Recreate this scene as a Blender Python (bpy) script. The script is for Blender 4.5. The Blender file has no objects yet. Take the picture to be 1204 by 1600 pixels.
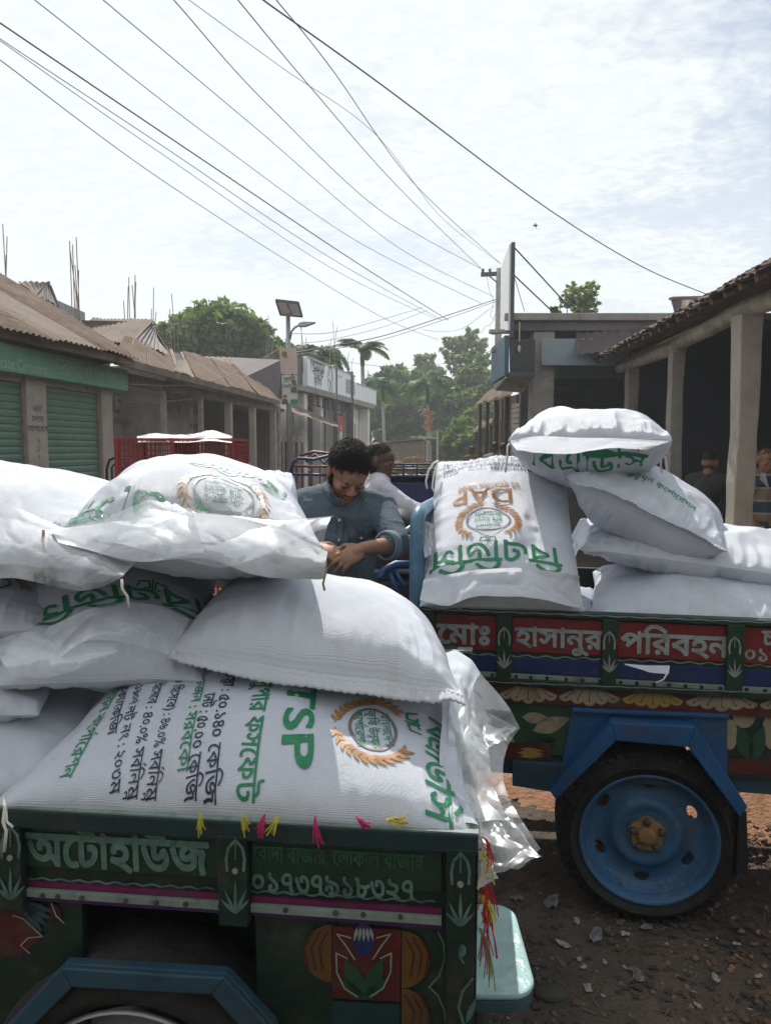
import bpy, math, random
import numpy as np
from mathutils import Vector, Matrix, noise as mnoise
from mathutils.geometry import delaunay_2d_cdt

# ------------------------------------------------------------------ camera, sky, sun, exposure
SC = bpy.context.scene
CH = 1.65                      # camera height
FPX = 1150.0                   # focal length in photo pixels (photo 1204 x 1600)
PITCH = math.atan(100 / FPX)
SUN_EL, SUN_AZ = math.radians(51), math.radians(-10)     # azimuth from +Y towards +X

cam = bpy.data.objects.new('camera', bpy.data.cameras.new('camera'))
SC.collection.objects.link(cam)
cam.location = (0, 0, CH)
cam.rotation_euler = (math.pi / 2 - PITCH, 0, 0)
cam.data.sensor_fit = 'HORIZONTAL'
cam.data.sensor_width = 36
cam.data.lens = FPX / 1204 * 36
cam.data.clip_start = 0.05
cam.data.clip_end = 3000
SC.camera = cam

world = bpy.data.worlds.new('World')
SC.world = world
world.use_nodes = True
wn, wl = world.node_tree.nodes, world.node_tree.links
bg = wn['Background']
sky = wn.new('ShaderNodeTexSky')
sky.sky_type = 'NISHITA'
sky.sun_disc = False
sky.sun_elevation = SUN_EL
sky.sun_rotation = SUN_AZ
sky.air_density = 1.0
sky.dust_density = 1.2
sky.ozone_density = 1.0
tc = wn.new('ShaderNodeTexCoord')
sx = wn.new('ShaderNodeSeparateXYZ'); wl.new(tc.outputs['Generated'], sx.inputs[0])
def wmath(op, a, b=None, c=None, clamp=False):
    n = wn.new('ShaderNodeMath'); n.operation = op; n.use_clamp = clamp
    for i, v in enumerate((a, b, c)):
        if v is None: continue
        if isinstance(v, (int, float)): n.inputs[i].default_value = v
        else: wl.new(v, n.inputs[i])
    return n.outputs[0]
zz = wmath('MAXIMUM', sx.outputs['Z'], 0.0)
zp = wmath('ADD', zz, 0.16)
cx = wmath('DIVIDE', sx.outputs['X'], zp)
cy = wmath('DIVIDE', sx.outputs['Y'], zp)
cb = wn.new('ShaderNodeCombineXYZ'); wl.new(cx, cb.inputs[0]); wl.new(cy, cb.inputs[1])
def wnoise(scale, detail, rough, dist=0.0, off=0.0):
    m = wn.new('ShaderNodeMapping'); wl.new(cb.outputs[0], m.inputs[0])
    m.inputs['Location'].default_value = (off, off * .7, off * .3)
    m.inputs['Rotation'].default_value = (0, 0, .5)
    m.inputs['Scale'].default_value = (1, 1.35, 1)
    n = wn.new('ShaderNodeTexNoise'); wl.new(m.outputs[0], n.inputs['Vector'])
    n.inputs['Scale'].default_value = scale; n.inputs['Detail'].default_value = detail
    n.inputs['Roughness'].default_value = rough; n.inputs['Distortion'].default_value = dist
    return n.outputs['Fac']
big = wnoise(1.1, 3, .5, .3, 7.3)
mid = wnoise(6.5, 5, .6, .5, 2.1)
fine = wnoise(21, 4, .6, .4, 4.4)
cov0 = wmath('MULTIPLY', wmath('MINIMUM', wmath('MAXIMUM', cx, -.6), 1.2), -.24)
cov0 = wmath('ADD', cov0, .06)
cov = wmath('ADD', cov0, wmath('ADD', wmath('MULTIPLY', big, 1.15), wmath('ADD', wmath('MULTIPLY', mid, .30), wmath('MULTIPLY', fine, .30))))
rmp = wn.new('ShaderNodeMapRange'); wl.new(cov, rmp.inputs[0])
rmp.inputs['From Min'].default_value = .62; rmp.inputs['From Max'].default_value = .84
# thin haze veil towards the horizon
veil = wmath('SUBTRACT', 1.0, wmath('MULTIPLY', zz, 1.7), clamp=True)
covf = wmath('MAXIMUM', wmath('ADD', wmath('MULTIPLY', rmp.outputs[0], .66), .30), veil)
ramp = wn.new('ShaderNodeMapRange'); wl.new(fine, ramp.inputs[0])
ramp.inputs['From Min'].default_value = .3; ramp.inputs['From Max'].default_value = .7
ramp.inputs['To Min'].default_value = .96; ramp.inputs['To Max'].default_value = 1.05
CLOUD = (8.1, 8.45, 8.45)
cc = wn.new('ShaderNodeVectorMath'); cc.operation = 'SCALE'
cc.inputs[0].default_value = CLOUD; wl.new(ramp.outputs[0], cc.inputs['Scale'])
mx = wn.new('ShaderNodeMix'); mx.data_type = 'RGBA'
wl.new(covf, mx.inputs['Factor']); wl.new(sky.outputs[0], mx.inputs['A']); wl.new(cc.outputs[0], mx.inputs['B'])
wl.new(mx.outputs['Result'], bg.inputs['Color'])
bg.inputs['Strength'].default_value = 0.09

sun = bpy.data.objects.new('sun', bpy.data.lights.new('sun', 'SUN'))
SC.collection.objects.link(sun)
sun.data.energy = 3.7
sun.data.angle = math.radians(0.6)
sun.data.color = (1.0, .95, .88)
sd = Vector((math.sin(SUN_AZ) * math.cos(SUN_EL), math.cos(SUN_AZ) * math.cos(SUN_EL), math.sin(SUN_EL)))
sun.rotation_euler = sd.to_track_quat('Z', 'Y').to_euler()
SC.view_settings.view_transform = 'Standard'
SC.view_settings.look = 'None'
SC.view_settings.exposure = 0.35
SC.view_settings.gamma = 1.0
SC.view_settings.use_curve_mapping = False
SC.cycles.max_bounces = 8
SC.cycles.transparent_max_bounces = 24
SC.cycles.volume_bounces = 1

# ------------------------------------------------------------------ helpers
RNG = random.Random(11)
CA, SA = math.cos(PITCH), math.sin(PITCH)
def ray(px, py):
    x = (px - 602) / FPX; y = -(py - 800) / FPX
    return Vector((x, CA + y * SA, -SA + y * CA))
def P(px, py, Y):
    r = ray(px, py); t = Y / r.y
    return Vector((r.x * t, Y, CH + r.z * t))
def PZ(px, py, z):
    r = ray(px, py); t = (z - CH) / r.z
    return Vector((r.x * t, r.y * t, z))

def link(o, parent=None):
    SC.collection.objects.link(o)
    if parent is not None: o.parent = parent
    return o
def tag(o, label=None, cat=None, group=None, kind=None):
    if label: o['label'] = label
    if cat: o['category'] = cat
    if group: o['group'] = group
    if kind: o['kind'] = kind
    return o
def thing(name, label, cat, loc=(0, 0, 0), group=None, rz=0):
    o = bpy.data.objects.new(name, None); o.empty_display_size = .2
    link(o); o.location = loc; o.rotation_euler = (0, 0, rz)
    return tag(o, label, cat, group)
def copy_tree(o, parent=None):
    c = o.copy(); link(c, parent)
    for ch in list(o.children): copy_tree(ch, c)
    return c

def pinv(parent):
    if parent is None: return None
    m = Matrix.LocRotScale(parent.location, parent.rotation_euler, None)
    if parent.parent is not None:
        g = parent.parent
        m = Matrix.LocRotScale(g.location, g.rotation_euler, None) @ m
    return m.inverted()

class MB:
    """collects geometry in world (or local) coordinates"""
    def __init__(s): s.v = []; s.f = []; s.mi = []; s.m = 0; s.uv = None
    def add(s, vs, fs):
        b = len(s.v); s.v.extend([tuple(p) for p in vs])
        for f in fs: s.f.append(tuple(i + b for i in f)); s.mi.append(s.m)
        return s
    def box(s, c, d, rz=0, rx=0, ry=0):
        x, y, z = d[0] / 2, d[1] / 2, d[2] / 2
        R = Matrix.Rotation(rz, 3, 'Z') @ Matrix.Rotation(ry, 3, 'Y') @ Matrix.Rotation(rx, 3, 'X')
        c = Vector(c)
        vs = [c + R @ Vector((i * x, j * y, k * z)) for k in (-1, 1) for j in (-1, 1) for i in (-1, 1)]
        return s.add(vs, [(0, 2, 3, 1), (4, 5, 7, 6), (0, 1, 5, 4), (2, 6, 7, 3), (0, 4, 6, 2), (1, 3, 7, 5)])
    def beam(s, p, q, w, h, up=(0, 0, 1)):
        p, q = Vector(p), Vector(q); d = (q - p).normalized(); up = Vector(up)
        if abs(d.dot(up)) > .98: up = Vector((0, 1, 0))
        a = d.cross(up).normalized(); b = a.cross(d)
        vs = [e + a * (i * w / 2) + b * (j * h / 2) for e in (p, q) for j in (-1, 1) for i in (-1, 1)]
        return s.add(vs, [(0, 2, 3, 1), (4, 5, 7, 6), (0, 1, 5, 4), (2, 6, 7, 3), (0, 4, 6, 2), (1, 3, 7, 5)])
    def tube(s, pts, r, n=8, cap=True):
        pts = [Vector(p) for p in pts]
        rs = r if isinstance(r, (list, tuple)) else [r] * len(pts)
        vs = []; prev = None
        for i, p in enumerate(pts):
            d = (pts[min(i + 1, len(pts) - 1)] - pts[max(i - 1, 0)]).normalized()
            if prev is None:
                a = d.cross(Vector((0, 0, 1)))
                if a.length < .05: a = d.cross(Vector((0, 1, 0)))
                a.normalize()
            else:
                a = (prev - d * prev.dot(d)).normalized()
            prev = a; b = d.cross(a)
            for k in range(n):
                t = 2 * math.pi * k / n
                vs.append(p + (a * math.cos(t) + b * math.sin(t)) * rs[i])
        fs = [(i * n + k, i * n + (k + 1) % n, (i + 1) * n + (k + 1) % n, (i + 1) * n + k) for i in range(len(pts) - 1) for k in range(n)]
        if cap:
            fs.append(tuple(range(n - 1, -1, -1))); e = (len(pts) - 1) * n; fs.append(tuple(range(e, e + n)))
        return s.add(vs, fs)
    def prism(s, poly, ext):
        """poly: list of 3D points, ext: extrusion vector"""
        n = len(poly); ext = Vector(ext); poly = [Vector(p) for p in poly]
        vs = poly + [p + ext for p in poly]
        fs = [tuple(range(n)), tuple(range(2 * n - 1, n - 1, -1))] + [(i, i + n, (i + 1) % n + n, (i + 1) % n) for i in range(n)]
        return s.add(vs, fs)
    def lathe(s, prof, c, axis, n=32, closed=False):
        """prof: (radius, along) pairs"""
        ax = Vector(axis).normalized(); c = Vector(c)
        a = ax.cross(Vector((0, 0, 1)))
        if a.length < .05: a = ax.cross(Vector((0, 1, 0)))
        a.normalize(); b = ax.cross(a)
        vs = [c + ax * h + (a * math.cos(2 * math.pi * k / n) + b * math.sin(2 * math.pi * k / n)) * r for r, h in prof for k in range(n)]
        m = len(prof)
        fs = [(i * n + k, i * n + (k + 1) % n, ((i + 1) % m) * n + (k + 1) % n, ((i + 1) % m) * n + k) for i in range(m if closed else m - 1) for k in range(n)]
        return s.add(vs, fs)
    def ball(s, c, r, n=12, m=8, R=None):
        c = Vector(c); r = (r, r, r) if isinstance(r, (int, float)) else r
        vs = []; fs = []
        for i in range(m + 1):
            t = math.pi * i / m
            for k in range(n):
                p = 2 * math.pi * k / n
                d = Vector((r[0] * math.sin(t) * math.cos(p), r[1] * math.sin(t) * math.sin(p), r[2] * math.cos(t)))
                vs.append(c + (R @ d if R else d))
        for i in range(m):
            for k in range(n):
                fs.append((i * n + k, (i + 1) * n + k, (i + 1) * n + (k + 1) % n, i * n + (k + 1) % n))
        return s.add(vs, fs)
    def build(s, name, m, parent=None, smooth=False, bevel=0, world=True, solid=0, subsurf=0, recalc=False):
        me = bpy.data.meshes.new(name)
        vs = s.v
        if world and parent is not None:
            M = pinv(parent); vs = [tuple(M @ Vector(p)) for p in s.v]
        me.from_pydata(vs, [], s.f)
        ms = m if isinstance(m, (list, tuple)) else [m]
        for q in ms: me.materials.append(q)
        if len(ms) > 1: me.polygons.foreach_set('material_index', s.mi)
        if smooth: me.polygons.foreach_set('use_smooth', [True] * len(me.polygons))
        me.update()
        o = link(bpy.data.objects.new(name, me), parent)
        if solid:
            md = o.modifiers.new('s', 'SOLIDIFY'); md.thickness = solid; md.offset = 0
        if subsurf:
            md = o.modifiers.new('u', 'SUBSURF'); md.levels = md.render_levels = subsurf
        if bevel:
            md = o.modifiers.new('b', 'BEVEL'); md.width = bevel; md.segments = 2; md.limit_method = 'ANGLE'
        return o

def np_mesh(name, V, F, m, parent=None, smooth=True, uv=None, world=True):
    """V (n,3) array, F (k,4) or (k,3) int array"""
    V = np.asarray(V, dtype=np.float64)
    if world and parent is not None:
        M = np.array(pinv(parent)); V = V @ M[:3, :3].T + M[:3, 3]
    F = np.asarray(F, dtype=np.int32)
    me = bpy.data.meshes.new(name)
    me.vertices.add(len(V)); me.vertices.foreach_set('co', V.astype(np.float32).ravel())
    k = F.shape[1]
    me.loops.add(F.size); me.loops.foreach_set('vertex_index', F.ravel())
    me.polygons.add(len(F)); me.polygons.foreach_set('loop_start', np.arange(0, F.size, k, dtype=np.int32))
    if uv is not None:
        l = me.uv_layers.new(name='UVMap'); l.data.foreach_set('uv', np.asarray(uv, dtype=np.float32)[F.ravel()].ravel())
    ms = m if isinstance(m, (list, tuple)) else [m]
    for q in ms: me.materials.append(q)
    me.update(calc_edges=True)
    if smooth: me.polygons.foreach_set('use_smooth', [True] * len(me.polygons))
    return link(bpy.data.objects.new(name, me), parent)

def grid_faces(a, b, off=0):
    i, j = np.meshgrid(np.arange(a - 1), np.arange(b - 1), indexing='ij')
    q = (i * b + j).ravel() + off
    return np.stack([q, q + b, q + b + 1, q + 1], 1)

# numpy noise
def _h(ix, iy, seed):
    n = (ix.astype(np.int64) * 374761393 + iy.astype(np.int64) * 668265263 + int(seed) * 1442695041) & 0xffffffff
    n = ((n ^ (n >> 13)) * 1274126177) & 0xffffffff
    n = n ^ (n >> 16)
    return (n & 0xffff) / 32767.5 - 1.0
def vn(x, y, seed=0):
    x = np.asarray(x, float); y = np.asarray(y, float)
    ix = np.floor(x); iy = np.floor(y); fx = x - ix; fy = y - iy
    fx = fx * fx * fx * (fx * (6 * fx - 15) + 10); fy = fy * fy * fy * (fy * (6 * fy - 15) + 10)
    a = _h(ix, iy, seed); b = _h(ix + 1, iy, seed); c = _h(ix, iy + 1, seed); d = _h(ix + 1, iy + 1, seed)
    return (a * (1 - fx) + b * fx) * (1 - fy) + (c * (1 - fx) + d * fx) * fy
def fbm(x, y, seed=0, oct=3):
    r = 0; a = 1
    for k in range(oct):
        r = r + a * vn(x * 2 ** k + 3.7 * k, y * 2 ** k - 1.9 * k, seed + k); a *= .5
    return r
def ridge(x, y, seed=0, oct=3):
    """sharp-creased crumple, about -1..1"""
    r = 0; a = 1
    for k in range(oct):
        c, s = math.cos(k * 1.1 + .4), math.sin(k * 1.1 + .4)
        u = (x * c - y * s) * 1.9 ** k; v = (x * s + y * c) * 1.9 ** k
        r = r + a * (1 - 2.6 * np.abs(vn(u, v, seed + 9 * k))); a *= .52
    return r * .5

# ------------------------------------------------------------------ materials
def mat(name, col, rough=.7, var=.0, vscale=6, bump=0, bscale=40, metal=0, spec=.5, col2=None, c2lo=.5, c2hi=.65, c2scale=3, stretch=(1, 1, 1), coords='Object', trans=None):
    m = bpy.data.materials.new(name); m.use_nodes = True
    N, L = m.node_tree.nodes, m.node_tree.links
    b = N['Principled BSDF']
    b.inputs['Base Color'].default_value = (*col, 1); b.inputs['Roughness'].default_value = rough
    b.inputs['Metallic'].default_value = metal; b.inputs['Specular IOR Level'].default_value = spec
    t = N.new('ShaderNodeTexCoord'); mp = N.new('ShaderNodeMapping'); L.new(t.outputs[coords], mp.inputs[0]); mp.inputs['Scale'].default_value = stretch
    src = None
    if var or col2:
        n = N.new('ShaderNodeTexNoise'); L.new(mp.outputs[0], n.inputs['Vector'])
        n.inputs['Scale'].default_value = vscale; n.inputs['Detail'].default_value = 6; n.inputs['Roughness'].default_value = .65
        mr = N.new('ShaderNodeMapRange'); L.new(n.outputs['Fac'], mr.inputs[0])
        mr.inputs['From Min'].default_value = .25; mr.inputs['From Max'].default_value = .75
        mr.inputs['To Min'].default_value = 1 - var; mr.inputs['To Max'].default_value = 1 + var
        sc = N.new('ShaderNodeVectorMath'); sc.operation = 'SCALE'
        if col2:
            n2 = N.new('ShaderNodeTexNoise'); L.new(mp.outputs[0], n2.inputs['Vector'])
            n2.inputs['Scale'].default_value = c2scale; n2.inputs['Detail'].default_value = 7; n2.inputs['Roughness'].default_value = .7
            m2 = N.new('ShaderNodeMapRange'); L.new(n2.outputs['Fac'], m2.inputs[0])
            m2.inputs['From Min'].default_value = c2lo; m2.inputs['From Max'].default_value = c2hi
            mixn = N.new('ShaderNodeMix'); mixn.data_type = 'RGBA'; L.new(m2.outputs[0], mixn.inputs['Factor'])
            mixn.inputs['A'].default_value = (*col, 1); mixn.inputs['B'].default_value = (*col2, 1)
            L.new(mixn.outputs['Result'], sc.inputs[0])
        else: sc.inputs[0].default_value = col
        L.new(mr.outputs[0], sc.inputs['Scale']); L.new(sc.outputs[0], b.inputs['Base Color'])
    if bump:
        n = N.new('ShaderNodeTexNoise'); L.new(mp.outputs[0], n.inputs['Vector'])
        n.inputs['Scale'].default_value = bscale; n.inputs['Detail'].default_value = 5; n.inputs['Roughness'].default_value = .6
        bp = N.new('ShaderNodeBump'); bp.inputs['Strength'].default_value = min(1, bump); bp.inputs['Distance'].default_value = .02 * max(1, bump)
        L.new(n.outputs['Fac'], bp.inputs['Height']); L.new(bp.outputs[0], b.inputs['Normal'])
    if trans:
        b.inputs['Transmission Weight'].default_value = trans
    return m

def weave_mat(name, col, tone=1.0):
    """woven polypropylene: crossing tapes, satin"""
    m = bpy.data.materials.new(name); m.use_nodes = True
    N, L = m.node_tree.nodes, m.node_tree.links
    b = N['Principled BSDF']; b.inputs['Roughness'].default_value = .34; b.inputs['Specular IOR Level'].default_value = .5
    t = N.new('ShaderNodeTexCoord')
    w = []
    for ax in ('X', 'Y'):
        n = N.new('ShaderNodeTexWave'); n.bands_direction = ax; n.inputs['Scale'].default_value = 150
        n.inputs['Distortion'].default_value = 1.8; n.inputs['Detail'].default_value = 2; n.inputs['Detail Scale'].default_value = 2
        L.new(t.outputs['UV'], n.inputs['Vector']); w.append(n.outputs['Fac'])
    nn = N.new('ShaderNodeTexNoise'); nn.inputs['Scale'].default_value = 210; nn.inputs['Detail'].default_value = 2; L.new(t.outputs['UV'], nn.inputs['Vector'])
    def mth(op, a, b_):
        q = N.new('ShaderNodeMath'); q.operation = op
        for i, v in enumerate((a, b_)):
            if isinstance(v, (int, float)): q.inputs[i].default_value = v
            else: L.new(v, q.inputs[i])
        return q.outputs[0]
    h = mth('ADD', mth('MULTIPLY', mth('ADD', w[0], w[1]), .45), mth('MULTIPLY', nn.outputs['Fac'], .8))
    ln = N.new('ShaderNodeTexNoise'); ln.inputs['Scale'].default_value = 14; ln.inputs['Detail'].default_value = 5; L.new(t.outputs['UV'], ln.inputs['Vector'])
    h2 = mth('ADD', h, mth('MULTIPLY', ln.outputs['Fac'], 1.0))
    bp = N.new('ShaderNodeBump'); bp.inputs['Strength'].default_value = .55; bp.inputs['Distance'].default_value = .0022
    L.new(h2, bp.inputs['Height']); L.new(bp.outputs[0], b.inputs['Normal'])
    dn = N.new('ShaderNodeTexNoise'); dn.inputs['Scale'].default_value = 5; dn.inputs['Detail'].default_value = 7; dn.inputs['Roughness'].default_value = .7; L.new(t.outputs['UV'], dn.inputs['Vector'])
    mr = N.new('ShaderNodeMapRange'); L.new(dn.outputs['Fac'], mr.inputs[0]); mr.inputs['From Min'].default_value = .35; mr.inputs['From Max'].default_value = .75
    mr.inputs['To Min'].default_value = 1.0 * tone; mr.inputs['To Max'].default_value = .88 * tone
    wv = mth('ADD', mth('MULTIPLY', mth('ADD', w[0], w[1]), .035), .93)
    tot = mth('MULTIPLY', mr.outputs[0], wv)
    sc = N.new('ShaderNodeVectorMath'); sc.operation = 'SCALE'; sc.inputs[0].default_value = col; L.new(tot, sc.inputs['Scale'])
    sn = N.new('ShaderNodeTexNoise'); sn.inputs['Scale'].default_value = 3.2; sn.inputs['Detail'].default_value = 9; sn.inputs['Roughness'].default_value = .72; sn.inputs['Distortion'].default_value = .6; L.new(t.outputs['UV'], sn.inputs['Vector'])
    sr = N.new('ShaderNodeMapRange'); L.new(sn.outputs['Fac'], sr.inputs[0]); sr.inputs['From Min'].default_value = .54; sr.inputs['From Max'].default_value = .78; sr.inputs['To Max'].default_value = .62
    mxx = N.new('ShaderNodeMix'); mxx.data_type = 'RGBA'; L.new(sr.outputs[0], mxx.inputs['Factor']); L.new(sc.outputs[0], mxx.inputs['A']); mxx.inputs['B'].default_value = (.40, .36, .32, 1)
    L.new(mxx.outputs['Result'], b.inputs['Base Color'])
    return m

def film_mat(name, haze=.22, tint=(.9, .92, .95)):
    """thin clear polythene film"""
    m = bpy.data.materials.new(name); m.use_nodes = True
    N, L = m.node_tree.nodes, m.node_tree.links
    out = N['Material Output']; N.remove(N['Principled BSDF'])
    tr = N.new('ShaderNodeBsdfTransparent'); tr.inputs[0].default_value = (.97, .975, .98, 1)
    gl = N.new('ShaderNodeBsdfGlossy'); gl.inputs['Roughness'].default_value = .3; gl.inputs[0].default_value = (.95, .97, 1, 1)
    df = N.new('ShaderNodeBsdfDiffuse'); df.inputs[0].default_value = (*tint, 1)
    tl = N.new('ShaderNodeBsdfTranslucent'); tl.inputs[0].default_value = (*tint, 1)
    t = N.new('ShaderNodeTexCoord')
    n = N.new('ShaderNodeTexNoise'); n.inputs['Scale'].default_value = 11; n.inputs['Detail'].default_value = 4; n.inputs['Distortion'].default_value = .8; L.new(t.outputs['Object'], n.inputs['Vector'])
    bp = N.new('ShaderNodeBump'); bp.inputs['Strength'].default_value = .45; bp.inputs['Distance'].default_value = .006; L.new(n.outputs['Fac'], bp.inputs['Height'])
    for q in (gl, df, tl): L.new(bp.outputs[0], q.inputs['Normal'])
    a = N.new('ShaderNodeMixShader'); a.inputs[0].default_value = .5; L.new(df.outputs[0], a.inputs[1]); L.new(tl.outputs[0], a.inputs[2])
    mr = N.new('ShaderNodeMapRange'); L.new(n.outputs['Fac'], mr.inputs[0]); mr.inputs['From Min'].default_value = .35; mr.inputs['From Max'].default_value = .7
    mr.inputs['To Min'].default_value = haze * .35; mr.inputs['To Max'].default_value = haze * 1.5
    b = N.new('ShaderNodeMixShader'); L.new(mr.outputs[0], b.inputs[0]); L.new(tr.outputs[0], b.inputs[1]); L.new(a.outputs[0], b.inputs[2])
    lw = N.new('ShaderNodeLayerWeight'); lw.inputs[0].default_value = .35; L.new(bp.outputs[0], lw.inputs['Normal'])
    fr = N.new('ShaderNodeMapRange'); L.new(lw.outputs['Fresnel'], fr.inputs[0]); fr.inputs['To Min'].default_value = .03; fr.inputs['To Max'].default_value = .2
    c = N.new('ShaderNodeMixShader'); L.new(fr.outputs[0], c.inputs[0]); L.new(b.outputs[0], c.inputs[1]); L.new(gl.outputs[0], c.inputs[2])
    L.new(c.outputs[0], out.inputs[0])
    return m

# ------------------------------------------------------------------ vertical drawing plane: pixels of the photo -> a wall, a truck side
class Plane:
    def __init__(s, A, D, z0=0):
        s.A = Vector((A[0], A[1], 0)); s.d = Vector((D[0], D[1], 0)).normalized()
        s.n = Vector((-s.d.y, s.d.x, 0))            # away from the viewer
        if s.n.y < 0 and abs(s.n.y) > abs(s.n.x): s.n = -s.n
    def sz(s, px, py, off=0):
        r = ray(px, py); o = s.A + s.n * off
        t = (o - Vector((0, 0, 0))).dot(s.n) / r.dot(s.n)
        q = Vector((r.x * t, r.y * t, CH + r.z * t))
        return ((q - o).dot(s.d), q.z)
    def at(s, a, z, off=0): return s.A + s.d * a + s.n * off + Vector((0, 0, z))
    def hit(s, px, py, off=0):
        a, z = s.sz(px, py, off); return s.at(a, z, off)
    def slab(s, mb, pts, off=0, th=.02): mb.prism([s.hit(x, y, off) for x, y in pts], s.n * th)
    def box(s, mb, s0, s1, z0, z1, off=0, th=.02): mb.prism([s.at(s0, z0, off), s.at(s1, z0, off), s.at(s1, z1, off), s.at(s0, z1, off)], s.n * th)
    def zof(s, px, py): return s.sz(px, py)[1]
    def sof(s, px, py=1000): return s.sz(px, py)[0]

# ------------------------------------------------------------------ lettering: glyph outlines of the built-in font, Bengali laid out by hand
_G = {}
def _splines(body):
    c = bpy.data.curves.new('g', 'FONT'); c.body = body; c.size = 1
    o = bpy.data.objects.new('g', c); SC.collection.objects.link(o)
    dg = bpy.context.evaluated_depsgraph_get(); dg.update()
    cu = o.evaluated_get(dg).to_curve(dg)
    res = []
    for sp in cu.splines:
        pts = []
        bz = sp.bezier_points
        if len(bz) < 2: continue
        n = len(bz)
        for i in range(n):
            a, b = bz[i], bz[(i + 1) % n]
            p0, p1, p2, p3 = a.co, a.handle_right, b.handle_left, b.co
            straight = ((p1 - p0).cross(p3 - p0)).length < 1e-5 and ((p2 - p0).cross(p3 - p0)).length < 1e-5
            k = 1 if straight else 4
            for j in range(k):
                t = j / k; m = 1 - t
                q = p0 * m ** 3 + p1 * 3 * m * m * t + p2 * 3 * m * t * t + p3 * t ** 3
                pts.append((q.x, q.y))
        if len(pts) > 2: res.append(np.array(pts))
    o.to_mesh_clear if False else None
    bpy.data.objects.remove(o); bpy.data.curves.remove(c)
    return res
def area2(c): x, y = c[:, 0], c[:, 1]; return float(np.sum(x * np.roll(y, -1) - np.roll(x, -1) * y))
def glyph(ch):
    if ch in _G: return _G[ch]
    g = _splines(ch) if ch.strip() else []
    if g and sum(area2(c) for c in g) < 0: g = [c[::-1] for c in g]
    bar = _G.get('_bar')
    if bar is None: bar = _G['_bar'] = min(float(c[:, 0].min()) for c in _splines('|'))
    both = _splines(ch + '|')
    adv = (max(float(c[:, 0].min()) for c in both[-1:]) - bar) if both else .3
    if ch == ' ': adv = .28
    if ch in 'ুূৃঁ্': adv = 0.0
    _G[ch] = (g, adv); return _G[ch]
CONS = set('কখগঘঙচছজঝঞটঠডঢণতথদধনপফবভমযরলশষসহয়ড়ঢ়ৎ')
def layout(txt):
    """returns contours of one line, em = 1, and its width"""
    out = []; x = 0.0; i = 0
    def put(ch, sx=1, dx=0, dy=0, adv=True):
        nonlocal x
        g, a = glyph(ch)
        for c in g: out.append(c * sx + np.array([x + dx, dy]))
        if adv: x += a * sx
        return a * sx
    while i < len(txt):
        ch = txt[i]
        if ch in CONS:
            reph = ch == 'র' and i + 2 < len(txt) and txt[i + 1] == '্'
            if reph: i += 2; ch = txt[i]
            subs = []; i += 1
            while i + 1 < len(txt) and txt[i] == '্' and txt[i + 1] in CONS: subs.append(txt[i + 1]); i += 2
            signs = []
            while i < len(txt) and txt[i] in 'ািীুূৃেৈোৌংঃঁ': signs.append(txt[i]); i += 1
            for v in signs:
                if v == 'ি': put('ি')
                if v in 'েোৌ': put('ে')
                if v == 'ৈ': put('ৈ')
            x0 = x; w = put(ch)
            for q in subs:
                if q == 'র': out.append(np.array([(x0 + .1, -.12), (x0 + w * .8, -.02), (x0 + w * .8, .05), (x0 + .1, -.05)]))
                elif q == 'য': put('ৗ', .8)
                else:
                    g, a = glyph(q)
                    for c in g: out.append(c * .58 + np.array([x0 + w * .3, -.26]))
            if reph: out.append(np.array([(x - .22, .78), (x - .02, .98), (x + .03, .93), (x - .16, .73)]))
            for v in signs:
                if v in 'ুূৃ':
                    g, a = glyph(v)
                    for c in g: out.append(c - np.array([float(c[:, 0].mean()), 0]) * 1 + np.array([x - w * .3, 0]))
                if v in 'াো': put('া')
                if v == 'ী': put('ী')
                if v in 'ংঃ': put(v)
        else:
            put(ch); i += 1
    return out, x
def ctext(txt, size, bold=0, align='l', x=0, y=0, sx=1):
    cs, w = layout(txt)
    if bold:
        ext = []
        for c in cs:
            n = len(c)
            for k in range(n):
                p, q = c[k], c[(k + 1) % n]; d = q - p; l = np.hypot(*d)
                if l < 1e-6: continue
                d = d / l; nn = np.array([-d[1], d[0]]) * bold; e = d * bold * .4
                ext.append(np.array([p - nn - e, q - nn + e, q + nn + e, p + nn - e]))
        cs = orient(cs[:]) + orient_all(ext)
    off = {'l': 0, 'c': -w / 2, 'r': -w}[align]
    return [(c + np.array([off, 0])) * np.array([size * sx, size]) + np.array([x, y]) for c in cs]
_SGN = []
def sgn():
    return 1
def orient(cs): return cs
def orient_all(cs): return [c if area2(c) * sgn() > 0 else c[::-1] for c in cs]
def ellipse(cx, cy, rx, ry, n=40, rot=0):
    t = np.linspace(0, 2 * np.pi, n, endpoint=False)
    x, y = rx * np.cos(t), ry * np.sin(t)
    c, s = math.cos(rot), math.sin(rot)
    return np.stack([cx + x * c - y * s, cy + x * s + y * c], 1)
def ring(cx, cy, rx, ry, w, n=48):
    a = orient_all([ellipse(cx, cy, rx, ry, n)])[0]; b = orient_all([ellipse(cx, cy, rx - w, ry - w, n)])[0][::-1]
    return [a, b]
def leaf(x, y, l, w, ang):
    """pointed leaf from its base"""
    t = np.linspace(0, 1, 6); h = w * np.sin(np.pi * t ** .8)
    up = np.stack([t * l, h], 1); dn = np.stack([t[::-1] * l, -h[::-1]], 1)[1:-1]
    p = np.vstack([up, dn]); c, s = math.cos(ang), math.sin(ang)
    return orient_all([np.stack([x + p[:, 0] * c - p[:, 1] * s, y + p[:, 0] * s + p[:, 1] * c], 1)])[0]
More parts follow.
